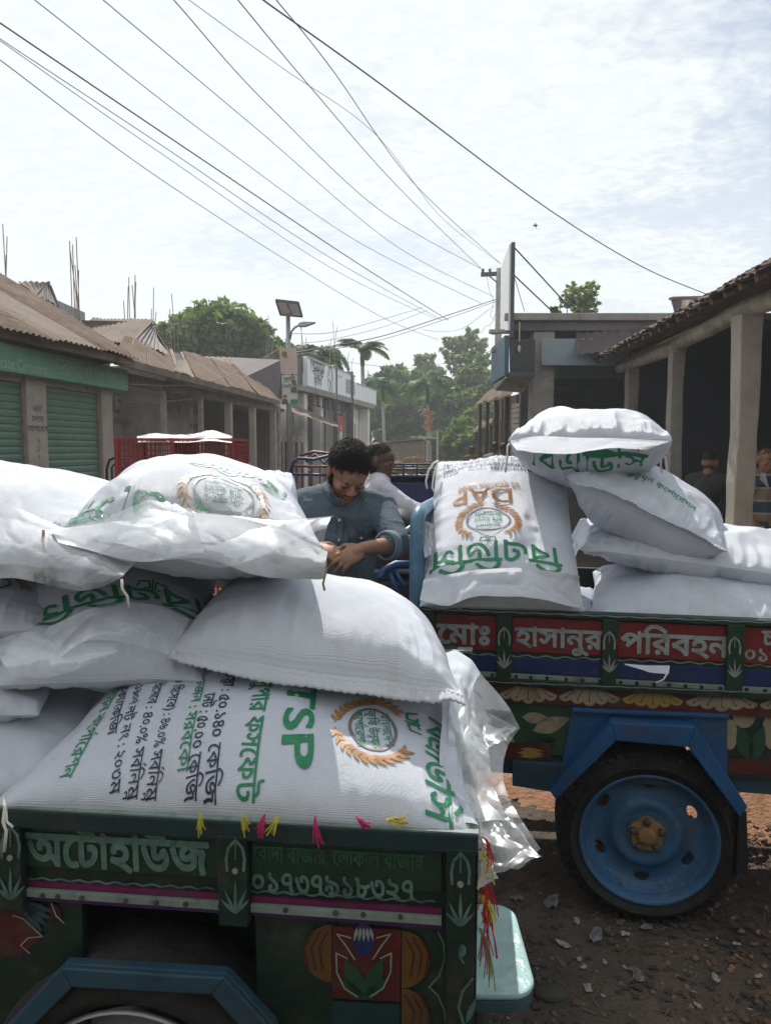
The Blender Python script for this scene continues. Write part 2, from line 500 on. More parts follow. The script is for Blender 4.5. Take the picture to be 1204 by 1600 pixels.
def stroke(pts, w):
    """polyline as quads"""
    out = []; pts = [np.array(p, float) for p in pts]
    for p, q in zip(pts[:-1], pts[1:]):
        d = q - p; l = np.hypot(*d)
        if l < 1e-9: continue
        d = d / l; n = np.array([-d[1], d[0]]) * w / 2; e = d * w * .3
        out.append(np.array([p - n - e, q - n + e, q + n + e, p + n - e]))
    return orient_all(out)
def wreath(cx, cy, r, a0, a1, n, l=.05, w=.012, ry=None):
    """ears of wheat on an arc"""
    out = []; ry = ry or r
    for i in range(n):
        t = a0 + (a1 - a0) * i / (n - 1); x, y = cx + r * math.cos(t), cy + ry * math.sin(t)
        dirn = t + math.copysign(math.pi / 2, a1 - a0)
        for s in (-1, 1): out.append(leaf(x, y, l, w, dirn + s * .5))
    return out
def inside(cs, pts):
    """nonzero winding"""
    a = np.vstack(cs); b = np.vstack([np.vstack([c[1:], c[:1]]) for c in cs])
    order = np.argsort(pts[:, 1], kind='stable'); px, py = pts[order, 0], pts[order, 1]
    lo = np.searchsorted(py, np.minimum(a[:, 1], b[:, 1]), 'left'); hi = np.searchsorted(py, np.maximum(a[:, 1], b[:, 1]), 'left')
    cnt = hi - lo; tot = int(cnt.sum()); w = np.zeros(len(pts))
    if tot:
        e = np.repeat(np.arange(len(a)), cnt); st = np.repeat(np.cumsum(cnt) - cnt, cnt); k = np.arange(tot) - st + np.repeat(lo, cnt)
        x0, y0, x1, y1 = a[e, 0], a[e, 1], b[e, 0], b[e, 1]
        xi = x0 + (py[k] - y0) / (y1 - y0) * (x1 - x0)
        w = np.bincount(k, np.where(xi > px[k], np.sign(y1 - y0), 0), len(pts))
    r = np.zeros(len(pts), bool); r[order] = np.abs(w) > .5
    return r
def triangulate(cs, grid=None):
    cs = [c for c in cs if len(c) > 2]
    v = np.vstack(cs); e = []; b = 0
    for c in cs:
        n = len(c); e += [(b + k, b + (k + 1) % n) for k in range(n)]; b += n
    pts = [Vector(p) for p in v.tolist()]
    if grid:
        lo, hi = v.min(0), v.max(0)
        gx, gy = np.meshgrid(np.arange(lo[0] + grid * .37, hi[0], grid), np.arange(lo[1] + grid * .41, hi[1], grid))
        g = np.stack([gx.ravel(), gy.ravel()], 1)
        if len(g):
            g = g[inside(cs, g)]; pts += [Vector(p) for p in g.tolist()]
    V_, E_, F_, *_r = delaunay_2d_cdt(pts, e, [], 0, 1e-7)
    V_ = np.array([(p.x, p.y) for p in V_]); F_ = np.array([f for f in F_ if len(f) == 3], int).reshape(-1, 3)
    if not len(F_): return V_, F_
    cen = V_[F_].mean(1)
    return V_, F_[inside(cs, cen)]
def decal(name, groups, mapfn, m, parent, grid=None, label=None, chunk=True):
    """groups: list of contour lists (each triangulated on its own); mapfn: (n,2) array -> (n,3)"""
    VS, FS, UV = [], [], []; b = 0
    for cs in groups:
        if not cs: continue
        v, f = triangulate(cs, grid)
        if not len(f): continue
        w = mapfn(v)
        a, bb, c = w[f[:, 0]], w[f[:, 1]], w[f[:, 2]]
        VS.append(w); FS.append(f + b); UV.append(v); b += len(v)
    if not VS: return None
    o = np_mesh(name, np.vstack(VS), np.vstack(FS), m, parent, smooth=True, uv=np.vstack(UV))
    if label: o['label'] = label
    return o
def plane_map(pl, a0, z0, off, tilt=0, px=False):
    def f(v):
        if px: return np.array([tuple(pl.hit(x, y, off)) for x, y in v])
        c, s = math.cos(tilt), math.sin(tilt)
        return np.array([tuple(pl.at(a0 + x * c - y * s, z0 + x * s + y * c, off)) for x, y in v])
    return f
R90 = math.pi / 2
def flatdecal(name, pl, groups, m, parent, off, px=True, a0=0, z0=0, tilt=0, label=None):
    return decal(name, groups, plane_map(pl, a0, z0, off, tilt, px), m, parent, None, label)
def text_on(pl, txt, px, py, hgt, m, parent, off, bold=0, sx=1.0, width=None, tilt=0, name='lettering'):
    """baseline start at photo pixel; hgt = em in metres; width in metres rescales"""
    a0, z0 = pl.sz(px, py, off)
    cs = ctext(txt, hgt, bold, 'l', 0, 0, sx)
    if width:
        w = max(c[:, 0].max() for c in cs); cs = [c * np.array([width / w, 1]) for c in cs]
    return flatdecal(name, pl, [cs], m, parent, off, False, a0, z0, tilt)
# outlines of every letter in use, fetched while the scene is still small
for _c in sorted(set('বিএডিসি TSP DAP সুপার ফসফেট বস্তা : ৫০.১৪০ কেজি নেট ওজন সরকার সরবকো (K₂O হিসেবে) ৪৬.% সর্বনিম্ন P₂O₅ ৭৭ ১৯৪.২৬-১৯০৭ লট নং ২০৩ম মূল্য /উন্নয়ন কর্পোরেশন বাংলাদেশ কৃষি উৎপাদন প্রতি মেঃ টন বিক্রয় মোঃ হাসানুর পরিবহন চা ০১২৩৪৫৬৭৮৯ অটোহাউজ বোদা বাজার, লোকাল প্রস্তুতকারক আমদানিকারক ডাই অ্যামোনিয়াম চীন ব্যবহারের নিয়ম ও মাত্রা জমি তৈরির সময় শেষ চাষে সমান ভাবে ছিটিয়ে দিতে শুকনো স্থানে রাখুন হুক ব্যবহার করবেন না কোম্পানি লিঃ Syndicate Ceramics সিন্ডিকেট সিরামিক ভর্তি চলছে যোগাযোগ বাসা ভাড়া দেওয়া হবে মোবাইল প্রিমিয়ার ব্যাংক স্থানীয় এজেন্ট ব্যাংকিং শাখা “ঔষধালয় এশিয়া প্রার্থী ভোট দিন ীূৈৌৗ|ং')): glyph(_c)
def sheet(name, top, bot, m, parent, n=90, k=50, crumple=.012, seed=1, freq=14, bulge=(0, 0, 0), solid=0, mid=None, uvs=1.0):
    """hanging sheet between two (px, py, Y) polylines, creased"""
    def res(pl, q):
        A = np.array([tuple(P(*p)) for p in pl]); l = np.concatenate([[0], np.cumsum(np.linalg.norm(np.diff(A, axis=0), axis=1))]); l /= l[-1]
        t = np.linspace(0, 1, q)
        B = np.stack([np.interp(t, l, A[:, i]) for i in range(3)], 1); w = max(2, q // 7)
        pad = np.vstack([2 * B[0] - B[w:0:-1], B, 2 * B[-1] - B[-2:-w - 2:-1]]); k_ = np.hanning(2 * w + 3)[1:-1]; k_ /= k_.sum()
        return np.stack([np.convolve(pad[:, i], k_, 'valid') for i in range(3)], 1)
    a, b = res(top, n), res(bot, n)
    q = np.linspace(0, 1, k)[None, :, None]
    if mid is not None:
        c = res(mid, n)[:, None]; G = a[:, None] * (1 - q) * (1 - 2 * q) + c * 4 * q * (1 - q) + b[:, None] * q * (2 * q - 1)
    else: G = a[:, None] * (1 - q) + b[:, None] * q
    G = G + np.array(bulge) * np.sin(np.pi * q)
    du = np.gradient(G, axis=0); dv = np.gradient(G, axis=1); nn = np.cross(du, dv); nn /= np.linalg.norm(nn, axis=2)[..., None] + 1e-9
    W = np.linalg.norm(a[-1] - a[0]); H = np.linalg.norm(b.mean(0) - a.mean(0))
    X, Y = np.meshgrid(np.linspace(0, max(W, .1), n), np.linspace(0, max(H, .1), k), indexing='ij')
    e = np.minimum(1, 6 * q[..., 0])
    d = crumple * e * (ridge(X * freq, Y * freq, seed, 3) + .8 * fbm(X * freq * .3, Y * freq * .3, seed + 7, 2))
    G = G + nn * d[..., None]
    jit = .35 * crumple * np.stack([ridge(X * freq * .8, Y * freq * .8, seed + 30 + i, 2) for i in range(3)], -1) * e[..., None]
    G = G + jit
    o = np_mesh(name, G.reshape(-1, 3), grid_faces(n, k), m, parent, smooth=True, uv=np.stack([X, Y], -1).reshape(-1, 2) * uvs)
    if solid: md = o.modifiers.new('s', 'SOLIDIFY'); md.thickness = solid
    return o, G

# ------------------------------------------------------------------ materials in use
M = {}
M['pp'] = weave_mat('woven_white', (.68, .72, .81))
M['hemw'] = weave_mat('woven_hem', (.67, .70, .77))
M['film'] = film_mat('clear_film', .17)
M['filmc'] = film_mat('thin_clear_film', .20)
M['filmw'] = film_mat('milky_film', .55, (.70, .72, .76))
M['ink_g'] = mat('green_ink', (.012, .20, .09), .5, var=.25, vscale=60)
M['ink_k'] = mat('black_ink', (.012, .014, .045), .5, var=.2, vscale=60)
M['ink_b'] = mat('brown_ink', (.40, .19, .07), .5, var=.25, vscale=60)
M['ink_r'] = mat('grey_ink', (.16, .14, .14), .5)
M['thread'] = mat('white_thread', (.7, .68, .62), .8)
M['jute'] = mat('twisted_jute', (.45, .36, .2), .9, bump=.6, bscale=300)
M['green_p'] = mat('green_truck_paint', (0.0043, 0.0343, 0.0168), .42, var=.3, vscale=9, bump=.25, bscale=30, col2=(.02, .035, .028), c2lo=.5, c2hi=.75, c2scale=7)
M['dgreen_p'] = mat('dark_green_paint', (0.0029, 0.0216, 0.0144), .45, var=.35, vscale=9, bump=.25, bscale=30, col2=(.055, .05, .045), c2lo=.50, c2hi=.76, c2scale=11)
M['teal_p'] = mat('dark_teal_paint', (0.0056, 0.0315, 0.0385), .4, var=.35, vscale=8, bump=.2, bscale=25, col2=(.055, .05, .045), c2lo=.50, c2hi=.76, c2scale=11)
M['red_p'] = mat('red_panel_paint', (0.1725, 0.0105, 0.0135), .42, var=.25, vscale=12, bump=.25, bscale=30, col2=(.055, .05, .045), c2lo=.50, c2hi=.76, c2scale=11)
M['blue_p'] = mat('blue_paint', (0.0042, 0.0182, 0.1040), .4, var=.3, vscale=8, bump=.25, bscale=30, col2=(.055, .05, .045), c2lo=.50, c2hi=.76, c2scale=11)
M['lblue_p'] = mat('fender_blue_paint', (0.0080, 0.0800, 0.2160), .45, var=.3, vscale=6, bump=.25, bscale=30, col2=(.055, .05, .045), c2lo=.50, c2hi=.76, c2scale=11)
M['fblue_p'] = mat('dull_blue_paint', (0.0160, 0.0600, 0.0960), .55, var=.35, vscale=6, bump=.3, bscale=30, col2=(.055, .05, .045), c2lo=.50, c2hi=.76, c2scale=11)
M['silver'] = mat('silver_lettering', (0.2700, 0.3225, 0.3225), .4, var=.25, vscale=40, col2=(.10, .085, .07), c2lo=.50, c2hi=.76, c2scale=30)
M['mint'] = mat('mint_strip_paint', (0.2023, 0.2618, 0.2321), .5, var=.25, vscale=18, col2=(.10, .085, .07), c2lo=.50, c2hi=.76, c2scale=14)
M['faded'] = mat('faded_lettering', (0.0936, 0.1800, 0.1584), .5, var=.6, vscale=18, col2=(.03, .07, .055), c2lo=.52, c2hi=.7, c2scale=25)
M['faded2'] = mat('worn_lettering', (0.0240, 0.0880, 0.0560), .5, var=.4, vscale=30, col2=(.008, .06, .03), c2lo=.45, c2hi=.6, c2scale=20)
M['pink_p'] = mat('magenta_paint', (0.1248, 0.0096, 0.0624), .45, var=.35, vscale=14, col2=(.055, .05, .045), c2lo=.50, c2hi=.76, c2scale=11)
M['purp_p'] = mat('violet_paint', (0.0600, 0.0120, 0.1200), .45, var=.35, vscale=14)
M['yell_p'] = mat('ochre_paint', (0.1176, 0.0588, 0.0105), .5, var=.25, vscale=14, col2=(.055, .05, .045), c2lo=.50, c2hi=.76, c2scale=11)
M['redart'] = mat('maroon_paint', (0.0728, 0.0078, 0.0067), .5, var=.3, vscale=14, col2=(.055, .05, .045), c2lo=.50, c2hi=.76, c2scale=11)
M['cream_p'] = mat('cream_petal_paint', (0.3045, 0.2520, 0.1733), .5, var=.2, vscale=14, col2=(.10, .085, .07), c2lo=.50, c2hi=.76, c2scale=11)
M['ypetal'] = mat('yellow_petal_paint', (0.3150, 0.2100, 0.0525), .5, var=.2, vscale=14, col2=(.10, .085, .07), c2lo=.50, c2hi=.76, c2scale=11)
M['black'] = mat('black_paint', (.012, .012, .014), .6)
M['rubber'] = mat('tyre_rubber', (0.0154, 0.0154, 0.0168), .8, var=.4, vscale=14, bump=.5, bscale=50, col2=(.07, .06, .05), c2lo=.5, c2hi=.8, c2scale=6)
M['brass'] = mat('worn_brass_hub', (.30, .17, .07), .5, var=.3, vscale=20, bump=.4, bscale=50)
M['steel'] = mat('grey_steel', (.35, .36, .37), .45, metal=.7, var=.2)
M['dsteel'] = mat('dark_steel', (.08, .085, .09), .5, metal=.5, var=.2)
M['whitemark'] = mat('white_brushwork', (0.2681, 0.2925, 0.2730), .5, var=.3, vscale=30, col2=(.10, .085, .07), c2lo=.50, c2hi=.76, c2scale=40)
M['greenart'] = mat('leaf_green_paint', (0.0096, 0.0576, 0.0288), .5, var=.35, vscale=20, col2=(.055, .05, .045), c2lo=.50, c2hi=.76, c2scale=11)
M['tealplate'] = mat('pale_teal_enamel', (0.3570, 0.5270, 0.5270), .35, var=.2, vscale=8, bump=.8, bscale=9, col2=(.25, .42, .42), c2lo=.55, c2hi=.75, c2scale=4)
M['tarp'] = mat('white_tarp', (.5, .5, .5), .5, bump=.5, bscale=12)
M['yarn_y'] = mat('yellow_yarn', (.45, .38, .05), .9, var=.2)
M['yarn_m'] = mat('magenta_yarn', (.45, .02, .12), .9, var=.2)
M['yarn_r'] = mat('red_yarn', (.40, .02, .02), .9, var=.2)
M['yarn_g'] = mat('green_yarn', (.18, .22, .08), .9, var=.2)

M['railblue'] = mat('worn_rail_blue', (.07, .16, .25), .35, var=.35, vscale=10, col2=(.30, .33, .34), c2lo=.55, c2hi=.72, c2scale=6)
M['rimblue'] = mat('dusty_rim_blue', (.035, .125, .26), .5, var=.3, vscale=7, bump=.3, bscale=30, col2=(.085, .10, .11), c2lo=.48, c2hi=.75, c2scale=9)
M['ink_g_glare'] = mat('glare_green_ink', (.14, .34, .25), .4, var=.3, vscale=30, col2=(.55, .62, .62), c2lo=.45, c2hi=.6, c2scale=24)  # paler inks for the top sack: sun glare put into the print colour
M['ink_b_glare'] = mat('glare_brown_ink', (.52, .38, .27), .4, var=.3, vscale=30, col2=(.66, .63, .60), c2lo=.45, c2hi=.6, c2scale=24)
M['ink_r_glare'] = mat('glare_grey_ink', (.42, .42, .42), .4, var=.2, vscale=30)
# ------------------------------------------------------------------ ground
def ground():
    # near patch finely displaced, one sheet out to the horizon
    xs = np.concatenate([-np.geomspace(900, 6, 26), np.linspace(-5.6, 5.6, 225), np.geomspace(6, 900, 26)])
    ys = np.concatenate([[-40, -15, -6, -3, -1.5, -.6], np.linspace(0, 9, 190), np.geomspace(9.3, 1500, 60)])
    X, Y = np.meshgrid(xs, ys, indexing='ij')
    near = np.exp(-((np.maximum(0, np.abs(X) - 5)) / 2) ** 2) * np.exp(-(np.maximum(0, Y - 8) / 3) ** 2)
    Zz = near * (.012 * fbm(X * 1.3, Y * 1.3, 2, 3) + .006 * fbm(X * 9, Y * 9, 5, 3)) - .004
    o = np_mesh('ground', np.stack([X, Y, Zz], -1).reshape(-1, 3), grid_faces(len(xs), len(ys)), M['dirt'], None)
    o['kind'] = 'structure'
m = mat('dirt', (.098, .076, .060), .95, var=.45, vscale=3.5, bump=1, bscale=45, col2=(.155, .098, .066), c2lo=.5, c2hi=.72, c2scale=1.6)
M['dirt'] = m
N_, L_ = m.node_tree.nodes, m.node_tree.links
ground()
M['soil'] = mat('orange_soil', (.34, .18, .10), .95, var=.4, vscale=9, bump=1, bscale=40)
M['stone'] = mat('pebble', (.14, .11, .09), .9, var=.45, vscale=2, col2=(.30, .16, .10), c2lo=.5, c2hi=.6, c2scale=1)
M['dstone'] = mat('dark_litter', (.06, .055, .05), .9, var=.5, vscale=4)
def pebbles(name, n, xr_, yr_, s0_, s1_, m, seed, pw=2.5):
    R = random.Random(seed); V = []; F = []
    b = 0
    for i in range(n):
        x, y = R.uniform(*xr_), R.uniform(*yr_); s = s0_ + (s1_ - s0_) * R.random() ** pw
        q = [(1, 0, 0), (.3, .9, .1), (-.8, .6, 0), (-.7, -.7, .1), (.4, -.9, 0), (.05, .1, .75), (.0, .0, -.4)]
        a = R.uniform(0, 6.28); c, sn = math.cos(a), math.sin(a)
        for (u, v_, w) in q:
            u *= s * R.uniform(.7, 1.2); v_ *= s * R.uniform(.5, 1); w *= s * R.uniform(.5, 1)
            V.append((x + u * c - v_ * sn, y + u * sn + v_ * c, w + s * .12))
        for f in ((0, 1, 5), (1, 2, 5), (2, 3, 5), (3, 4, 5), (4, 0, 5), (1, 0, 6), (2, 1, 6), (3, 2, 6), (4, 3, 6), (0, 4, 6)): F.append([k + b for k in f])
        b += 7
    o = np_mesh(name, np.array(V), np.array(F), m, None, smooth=False); o['kind'] = 'stuff'; o['label'] = name.replace('_', ' ') + ' scattered over the dirt beside the trailers'
pebbles('gravel', 9000, (.15, 2.6), (1.3, 5), .003, .020, M['stone'], 3, 3)
pebbles('grit', 7000, (.15, 2.2), (1.3, 3.4), .002, .009, M['dstone'], 4)
# loose orange earth heaps behind the far trailer
def heap(cx_, cy_, rx, ry, h, seed, label):
    n = 60; xs = np.linspace(-1, 1, n); X, Y = np.meshgrid(xs, xs, indexing='ij'); r = np.sqrt(X ** 2 + Y ** 2)
    Zz = h * np.clip(1 - r ** 2, 0, 1) ** 1.7 * (1 + .35 * fbm(X * 3, Y * 3, seed, 3)) + .02 * ridge(X * 8, Y * 8, seed + 2, 3) - .015
    Zz = np.where(r > 1, -.03, Zz)
    o = np_mesh('soil_heap', np.stack([cx_ + X * rx, cy_ + Y * ry, Zz], -1).reshape(-1, 3), grid_faces(n, n), M['soil'], None); o['kind'] = 'stuff'; o['label'] = label
heap(2.0, 4.0, 1.2, 1.1, .16, 5, 'sunlit orange earth heap behind the blue wheel, right side')
heap(.75, 3.75, .9, .85, .05, 8, 'sunlit orange earth seen under the red lettered trailer, left of its wheel')
pebbles('earth_clods', 900, (.2, 3.2), (3.3, 5.4), .01, .05, M['soil'], 14, 3)
# twigs
mb = MB()
for i in range(240):
    x, y = RNG.uniform(.2, 2.2), RNG.uniform(1.35, 3.0); a = RNG.uniform(0, 3.14); l = RNG.uniform(.015, .07)
    mb.beam((x, y, .008), (x + l * math.cos(a), y + l * math.sin(a), .012 + RNG.uniform(0, .008)), RNG.uniform(.0012, .003), .002)
mb.build('twigs', mat('dry_twig', (.20, .14, .09), .9), None)['kind'] = 'stuff'
def flakes(name, n, m, seed, smin, smax):
    R = np.random.default_rng(seed); x = R.uniform(.25, 2.4, n); y = 1.3 + 2.2 * R.random(n) ** 1.1; s = R.uniform(smin, smax, n); a = R.uniform(0, 6.28, n)
    q = np.array([(-1, -.5), (.2, -.7), (1, .1), (.3, .6), (-.8, .4)]); V = []
    for k in range(5):
        u, v_ = q[k, 0] * s * R.uniform(.6, 1.2, n), q[k, 1] * s * R.uniform(.6, 1.2, n)
        V.append(np.stack([x + u * np.cos(a) - v_ * np.sin(a), y + u * np.sin(a) + v_ * np.cos(a), .007 + R.uniform(0, .5, n) * s], 1))
    V = np.stack(V, 1).reshape(-1, 3); F = np.arange(n * 5).reshape(-1, 5)
    o = np_mesh(name, V, F, m, None, smooth=False); o['kind'] = 'stuff'; o['label'] = name.replace('_', ' ') + ' strewn over the dirt'
flakes('leaf_litter', 700, mat('dead_leaf', (.11, .07, .04), .8, var=.4), 3, .006, .022); flakes('paper_litter', 130, mat('dusty_paper', (.26, .25, .23), .8, var=.3), 5, .004, .013); flakes('dark_litter', 2200, M['dstone'], 7, .005, .02)
# scraps of plastic and paper lying on the dirt
SCR = [(745, 1405, .05, 'pale grey film scrap flat on the ground in the wheel\'s shade'), (880, 1478, .030, 'bright white leaf-shaped scrap nearest the pale teal plate'), (905, 1500, .018, 'small white chip just below the leaf-shaped scrap'), (912, 1512, .016, 'small square white chip, second of two under the leaf-shaped scrap'),
       (918, 1545, .026, 'torn white scrap at the foot of the photo, right of the dark oval stone'), (997, 1527, .032, 'crumpled grey-white scrap left of the reddish ground patch'), (1118, 1530, .022, 'flat pale scrap alone on the brown ground at the lower right'), (900, 1440, .022, 'whitish scrap under the left edge of the blue wheel'),
       (930, 1465, .045, 'dull grey crumpled film in the dark dirt below the tyre'), (1010, 1450, .028, 'grey scrap close under the middle of the tyre'), (805, 1405, .03, 'grey leaf-like scrap above the pale teal plate'), (862, 1412, .055, 'broad crumpled grey film between plate and tyre'), (945, 1505, .014, 'tiny upright white chip in the dark dirt'), (985, 1515, .016, 'thin pale strip beside the crumpled grey-white scrap'),
       (1090, 1572, .016, 'pale splinter at the bottom of the photo under the reddish patch'), (1150, 1475, .014, 'small pale round scrap at the right'), (1185, 1527, .018, 'pale scrap near the right edge'), (975, 1460, .02, 'silvery strip under the tyre')]
M['scrapw'] = mat('white_scrap', (.36, .36, .35), .5, var=.2, bump=.4, bscale=60); M['scrapg'] = mat('grey_film_scrap', (.19, .19, .19), .4, var=.4, bump=.6, bscale=30)
for i, (px, py, s, lab) in enumerate(SCR):
    p = PZ(px, py, .012); n = 9; R = random.Random(i + 5); a = R.uniform(0, 3.1)
    K_ = 12; ang = [2 * math.pi * k / K_ for k in range(K_)]
    rad = [s * R.uniform(.55, 1.1) for _ in ang]
    vs = [(0, 0, s * .2)]
    for ri in (.35, .7, 1):
        for k in range(K_):
            x, y = rad[k] * ri * math.cos(ang[k]), .6 * rad[k] * ri * math.sin(ang[k]); vs.append((x * math.cos(a) - y * math.sin(a), x * math.sin(a) + y * math.cos(a), s * R.uniform(0, .34)))
    fs = [(0, 1 + k, 1 + (k + 1) % K_) for k in range(K_)]
    for q in range(2): fs += [(1 + q * K_ + k, 1 + (q + 1) * K_ + k, 1 + (q + 1) * K_ + (k + 1) % K_, 1 + q * K_ + (k + 1) % K_) for k in range(K_)]
    mb = MB(); mb.add(vs, fs); o = mb.build('ground_scrap', M['scrapg'] if 'grey' in lab else M['scrapw'], None, solid=.0012); o.location = p; tag(o, lab, 'litter')
mb = MB(); mb.ball((0, 0, 0), (.055, .035, .022), 16, 10); o = mb.build('oval_stone', M['dstone'], None, True); o.location = PZ(862, 1552, .012); tag(o, 'dark oval stone on the dirt below the pale teal plate', 'stone')
o = mat('brick_dust', (.30, .10, .05), .95, var=.4, vscale=20)
pebbles('brick_dust_crumbs', 700, (.95, 1.12), (1.86, 2.0), .002, .006, o, 21)

# ------------------------------------------------------------------ building materials
M['tin'] = mat('weathered_tin', (.15, .105, .075), .85, spec=.2, var=.45, vscale=5, col2=(.105, .056, .036), c2lo=.42, c2hi=.62, c2scale=1.4, stretch=(1, 1, 1), bump=.2, bscale=30)
M['tin2'] = mat('pale_tin', (.21, .165, .13), .8, spec=.2, var=.25, vscale=5, col2=(.19, .14, .11), c2lo=.5, c2hi=.7, c2scale=1.6)
M['tindark'] = mat('dark_tin', (.085, .065, .07), .7, var=.3, vscale=4)
M['wall'] = mat('grimy_plaster', (.36, .34, .32), .9, var=.25, vscale=3, bump=.3, bscale=20, col2=(.17, .15, .135), c2lo=.5, c2hi=.7, c2scale=1.7)
M['wallw'] = mat('white_wall', (.74, .72, .68), .85, var=.15, vscale=4, col2=(.4, .37, .33), c2lo=.55, c2hi=.75, c2scale=2)
M['conc'] = mat('concrete', (.30, .28, .26), .9, var=.22, vscale=5, bump=.5, bscale=35, col2=(.17, .16, .15), c2lo=.5, c2hi=.7, c2scale=2)
M['concd'] = mat('stained_concrete', (.16, .155, .16), .9, var=.3, vscale=3, bump=.4, bscale=25, col2=(.075, .075, .08), c2lo=.45, c2hi=.65, c2scale=1.5)
M['pillar'] = mat('pillar_plaster', (.42, .38, .33), .9, var=.2, vscale=8, bump=.4, bscale=30, col2=(.30, .25, .2), c2lo=.5, c2hi=.7, c2scale=4)
M['shut'] = mat('green_shutter', (.13, .24, .18), .6, var=.15, vscale=6, col2=(.10, .15, .12), c2lo=.5, c2hi=.75, c2scale=3)
M['signg'] = mat('green_signboard', (.15, .36, .24), .6, var=.15, vscale=5)
M['signw'] = mat('white_signboard', (.82, .85, .87), .45, var=.06, vscale=4)
M['wood'] = mat('old_wood', (.20, .145, .10), .85, var=.35, vscale=7, bump=.6, bscale=40, stretch=(1, 1, .2), col2=(.12, .09, .07), c2lo=.5, c2hi=.7, c2scale=3)
M['woodl'] = mat('grey_timber', (.42, .38, .32), .85, var=.3, vscale=9, bump=.6, bscale=30, col2=(.26, .24, .21), c2lo=.45, c2hi=.65, c2scale=4)
M['woodd'] = mat('dark_timber', (.07, .05, .04), .85, var=.4, vscale=8, bump=.5, bscale=30)
M['inner'] = mat('dark_interior', (.035, .035, .045), .9, var=.3, vscale=3)  # even near-black with a blue tinge
M['glassd'] = mat('dark_glass', (.02, .03, .035), .15, spec=.6)
M['tile'] = mat('old_clay_tile', (.13, .09, .07), .9, var=.5, vscale=9, bump=.5, bscale=40, col2=(.28, .25, .22), c2lo=.55, c2hi=.7, c2scale=9)
M['rust'] = mat('rusty_bar', (.27, .22, .19), .8, var=.3)
M['post'] = mat('poster_paper', (.58, .55, .5), .8, var=.15, vscale=12)
M['redpost'] = mat('red_print', (.42, .06, .05), .7, var=.2)
M['greyprint'] = mat('grey_print', (.10, .10, .12), .7)
M['crate'] = mat('red_crate_plastic', (.30, .028, .030), .5, var=.2, vscale=10)

def corr_sheet(a, b, c, d, m, parent, pitch=.076, amp=.010, name='roof_sheet', rows=6, seed=0, thick=0):
    """corrugated sheet, ridges run from edge ab to edge dc (a-b eave, d-c ridge)"""
    a, b, c, d = [np.array(tuple(x)) for x in (a, b, c, d)]
    Lw = np.linalg.norm(b - a); n = max(8, int(Lw / pitch) * 6 + 1); t = np.linspace(0, 1, n)
    nn = np.cross(b - a, d - a); nn /= np.linalg.norm(nn)
    if nn[2] < 0: nn = -nn
    q = np.linspace(0, 1, rows)[None, :, None]; tt = t[:, None, None]
    G = (a * (1 - tt) + b * tt) * (1 - q) + (d * (1 - tt) + c * tt) * q
    h = amp * np.sin(t * Lw / pitch * 2 * np.pi)[:, None] + .012 * fbm(t[:, None] * 3 + seed, q[..., 0] * 2.5, seed, 2)
    G = G + nn * h[..., None]
    return np_mesh(name, G.reshape(-1, 3), grid_faces(n, rows), m, parent)
def roof(a, b, c, d, m, parent, w=.8, seed=0, gap=.018, courses=1, jag=.05, pitch=.076, amp=.010, skip=()):
    """roof plane made of separate overlapping sheets"""
    a, b, c, d = [Vector(x) for x in (a, b, c, d)]
    n = max(1, round((b - a).length / w)); R = random.Random(seed)
    nn = (b - a).cross(d - a).normalized(); nn = nn if nn.z > 0 else -nn
    for j in range(courses):
        for i in range(n):
            if (i, j) in skip: continue
            u0, u1 = i / n - gap * .2, (i + 1) / n + gap * .2; v0, v1 = j / courses, min(1, (j + 1) / courses + (.04 if j < courses - 1 else 0))
            jj = R.uniform(-jag, jag) / max(.1, (d - a).length) if j == 0 else 0
            e = lambda u, v: (a * (1 - u) + b * u) * (1 - v) + (d * (1 - u) + c * u) * v
            lift = nn * (.006 * (i % 2) + .02 * j + .002)
            corr_sheet(e(u0, v0 + jj) + lift, e(u1, v0 + jj + R.uniform(-.003, .003)) + lift, e(u1, v1) + lift, e(u0, v1) + lift, m[R.randrange(len(m))] if isinstance(m, list) else m, parent, pitch, amp, seed=seed * 31 + i + 7 * j)
def rebar(px, ytop, Y, n, lab, zb=3.6, w=.12):
    p = P(px, 500, Y); top = P(px, ytop, Y).z
    t = thing('concrete_column', lab, 'column', (p.x, p.y, 0), 'unfinished columns with starter bars above the left roofs')
    mb = MB(); mb.box((p.x, p.y, zb / 2), (w * 1.6, w * 1.6, zb)); mb.build('column_stub', M['concd'], t)
    for i in range(n):
        x = p.x + RNG.uniform(-w, w) * .55; y = p.y + RNG.uniform(-w, w) * .5; z = top - (0 if i == 0 else RNG.uniform(0, .55) * (top - zb) * .6)
        mb = MB(); mb.tube([(x, y, zb - .2), (x + RNG.gauss(0, .01), y, (zb + z) / 2), (x + RNG.gauss(0, .035), y, z)], .006 if Y < 12 else .008, 5); mb.build('starter_bar', M['rust'], t)

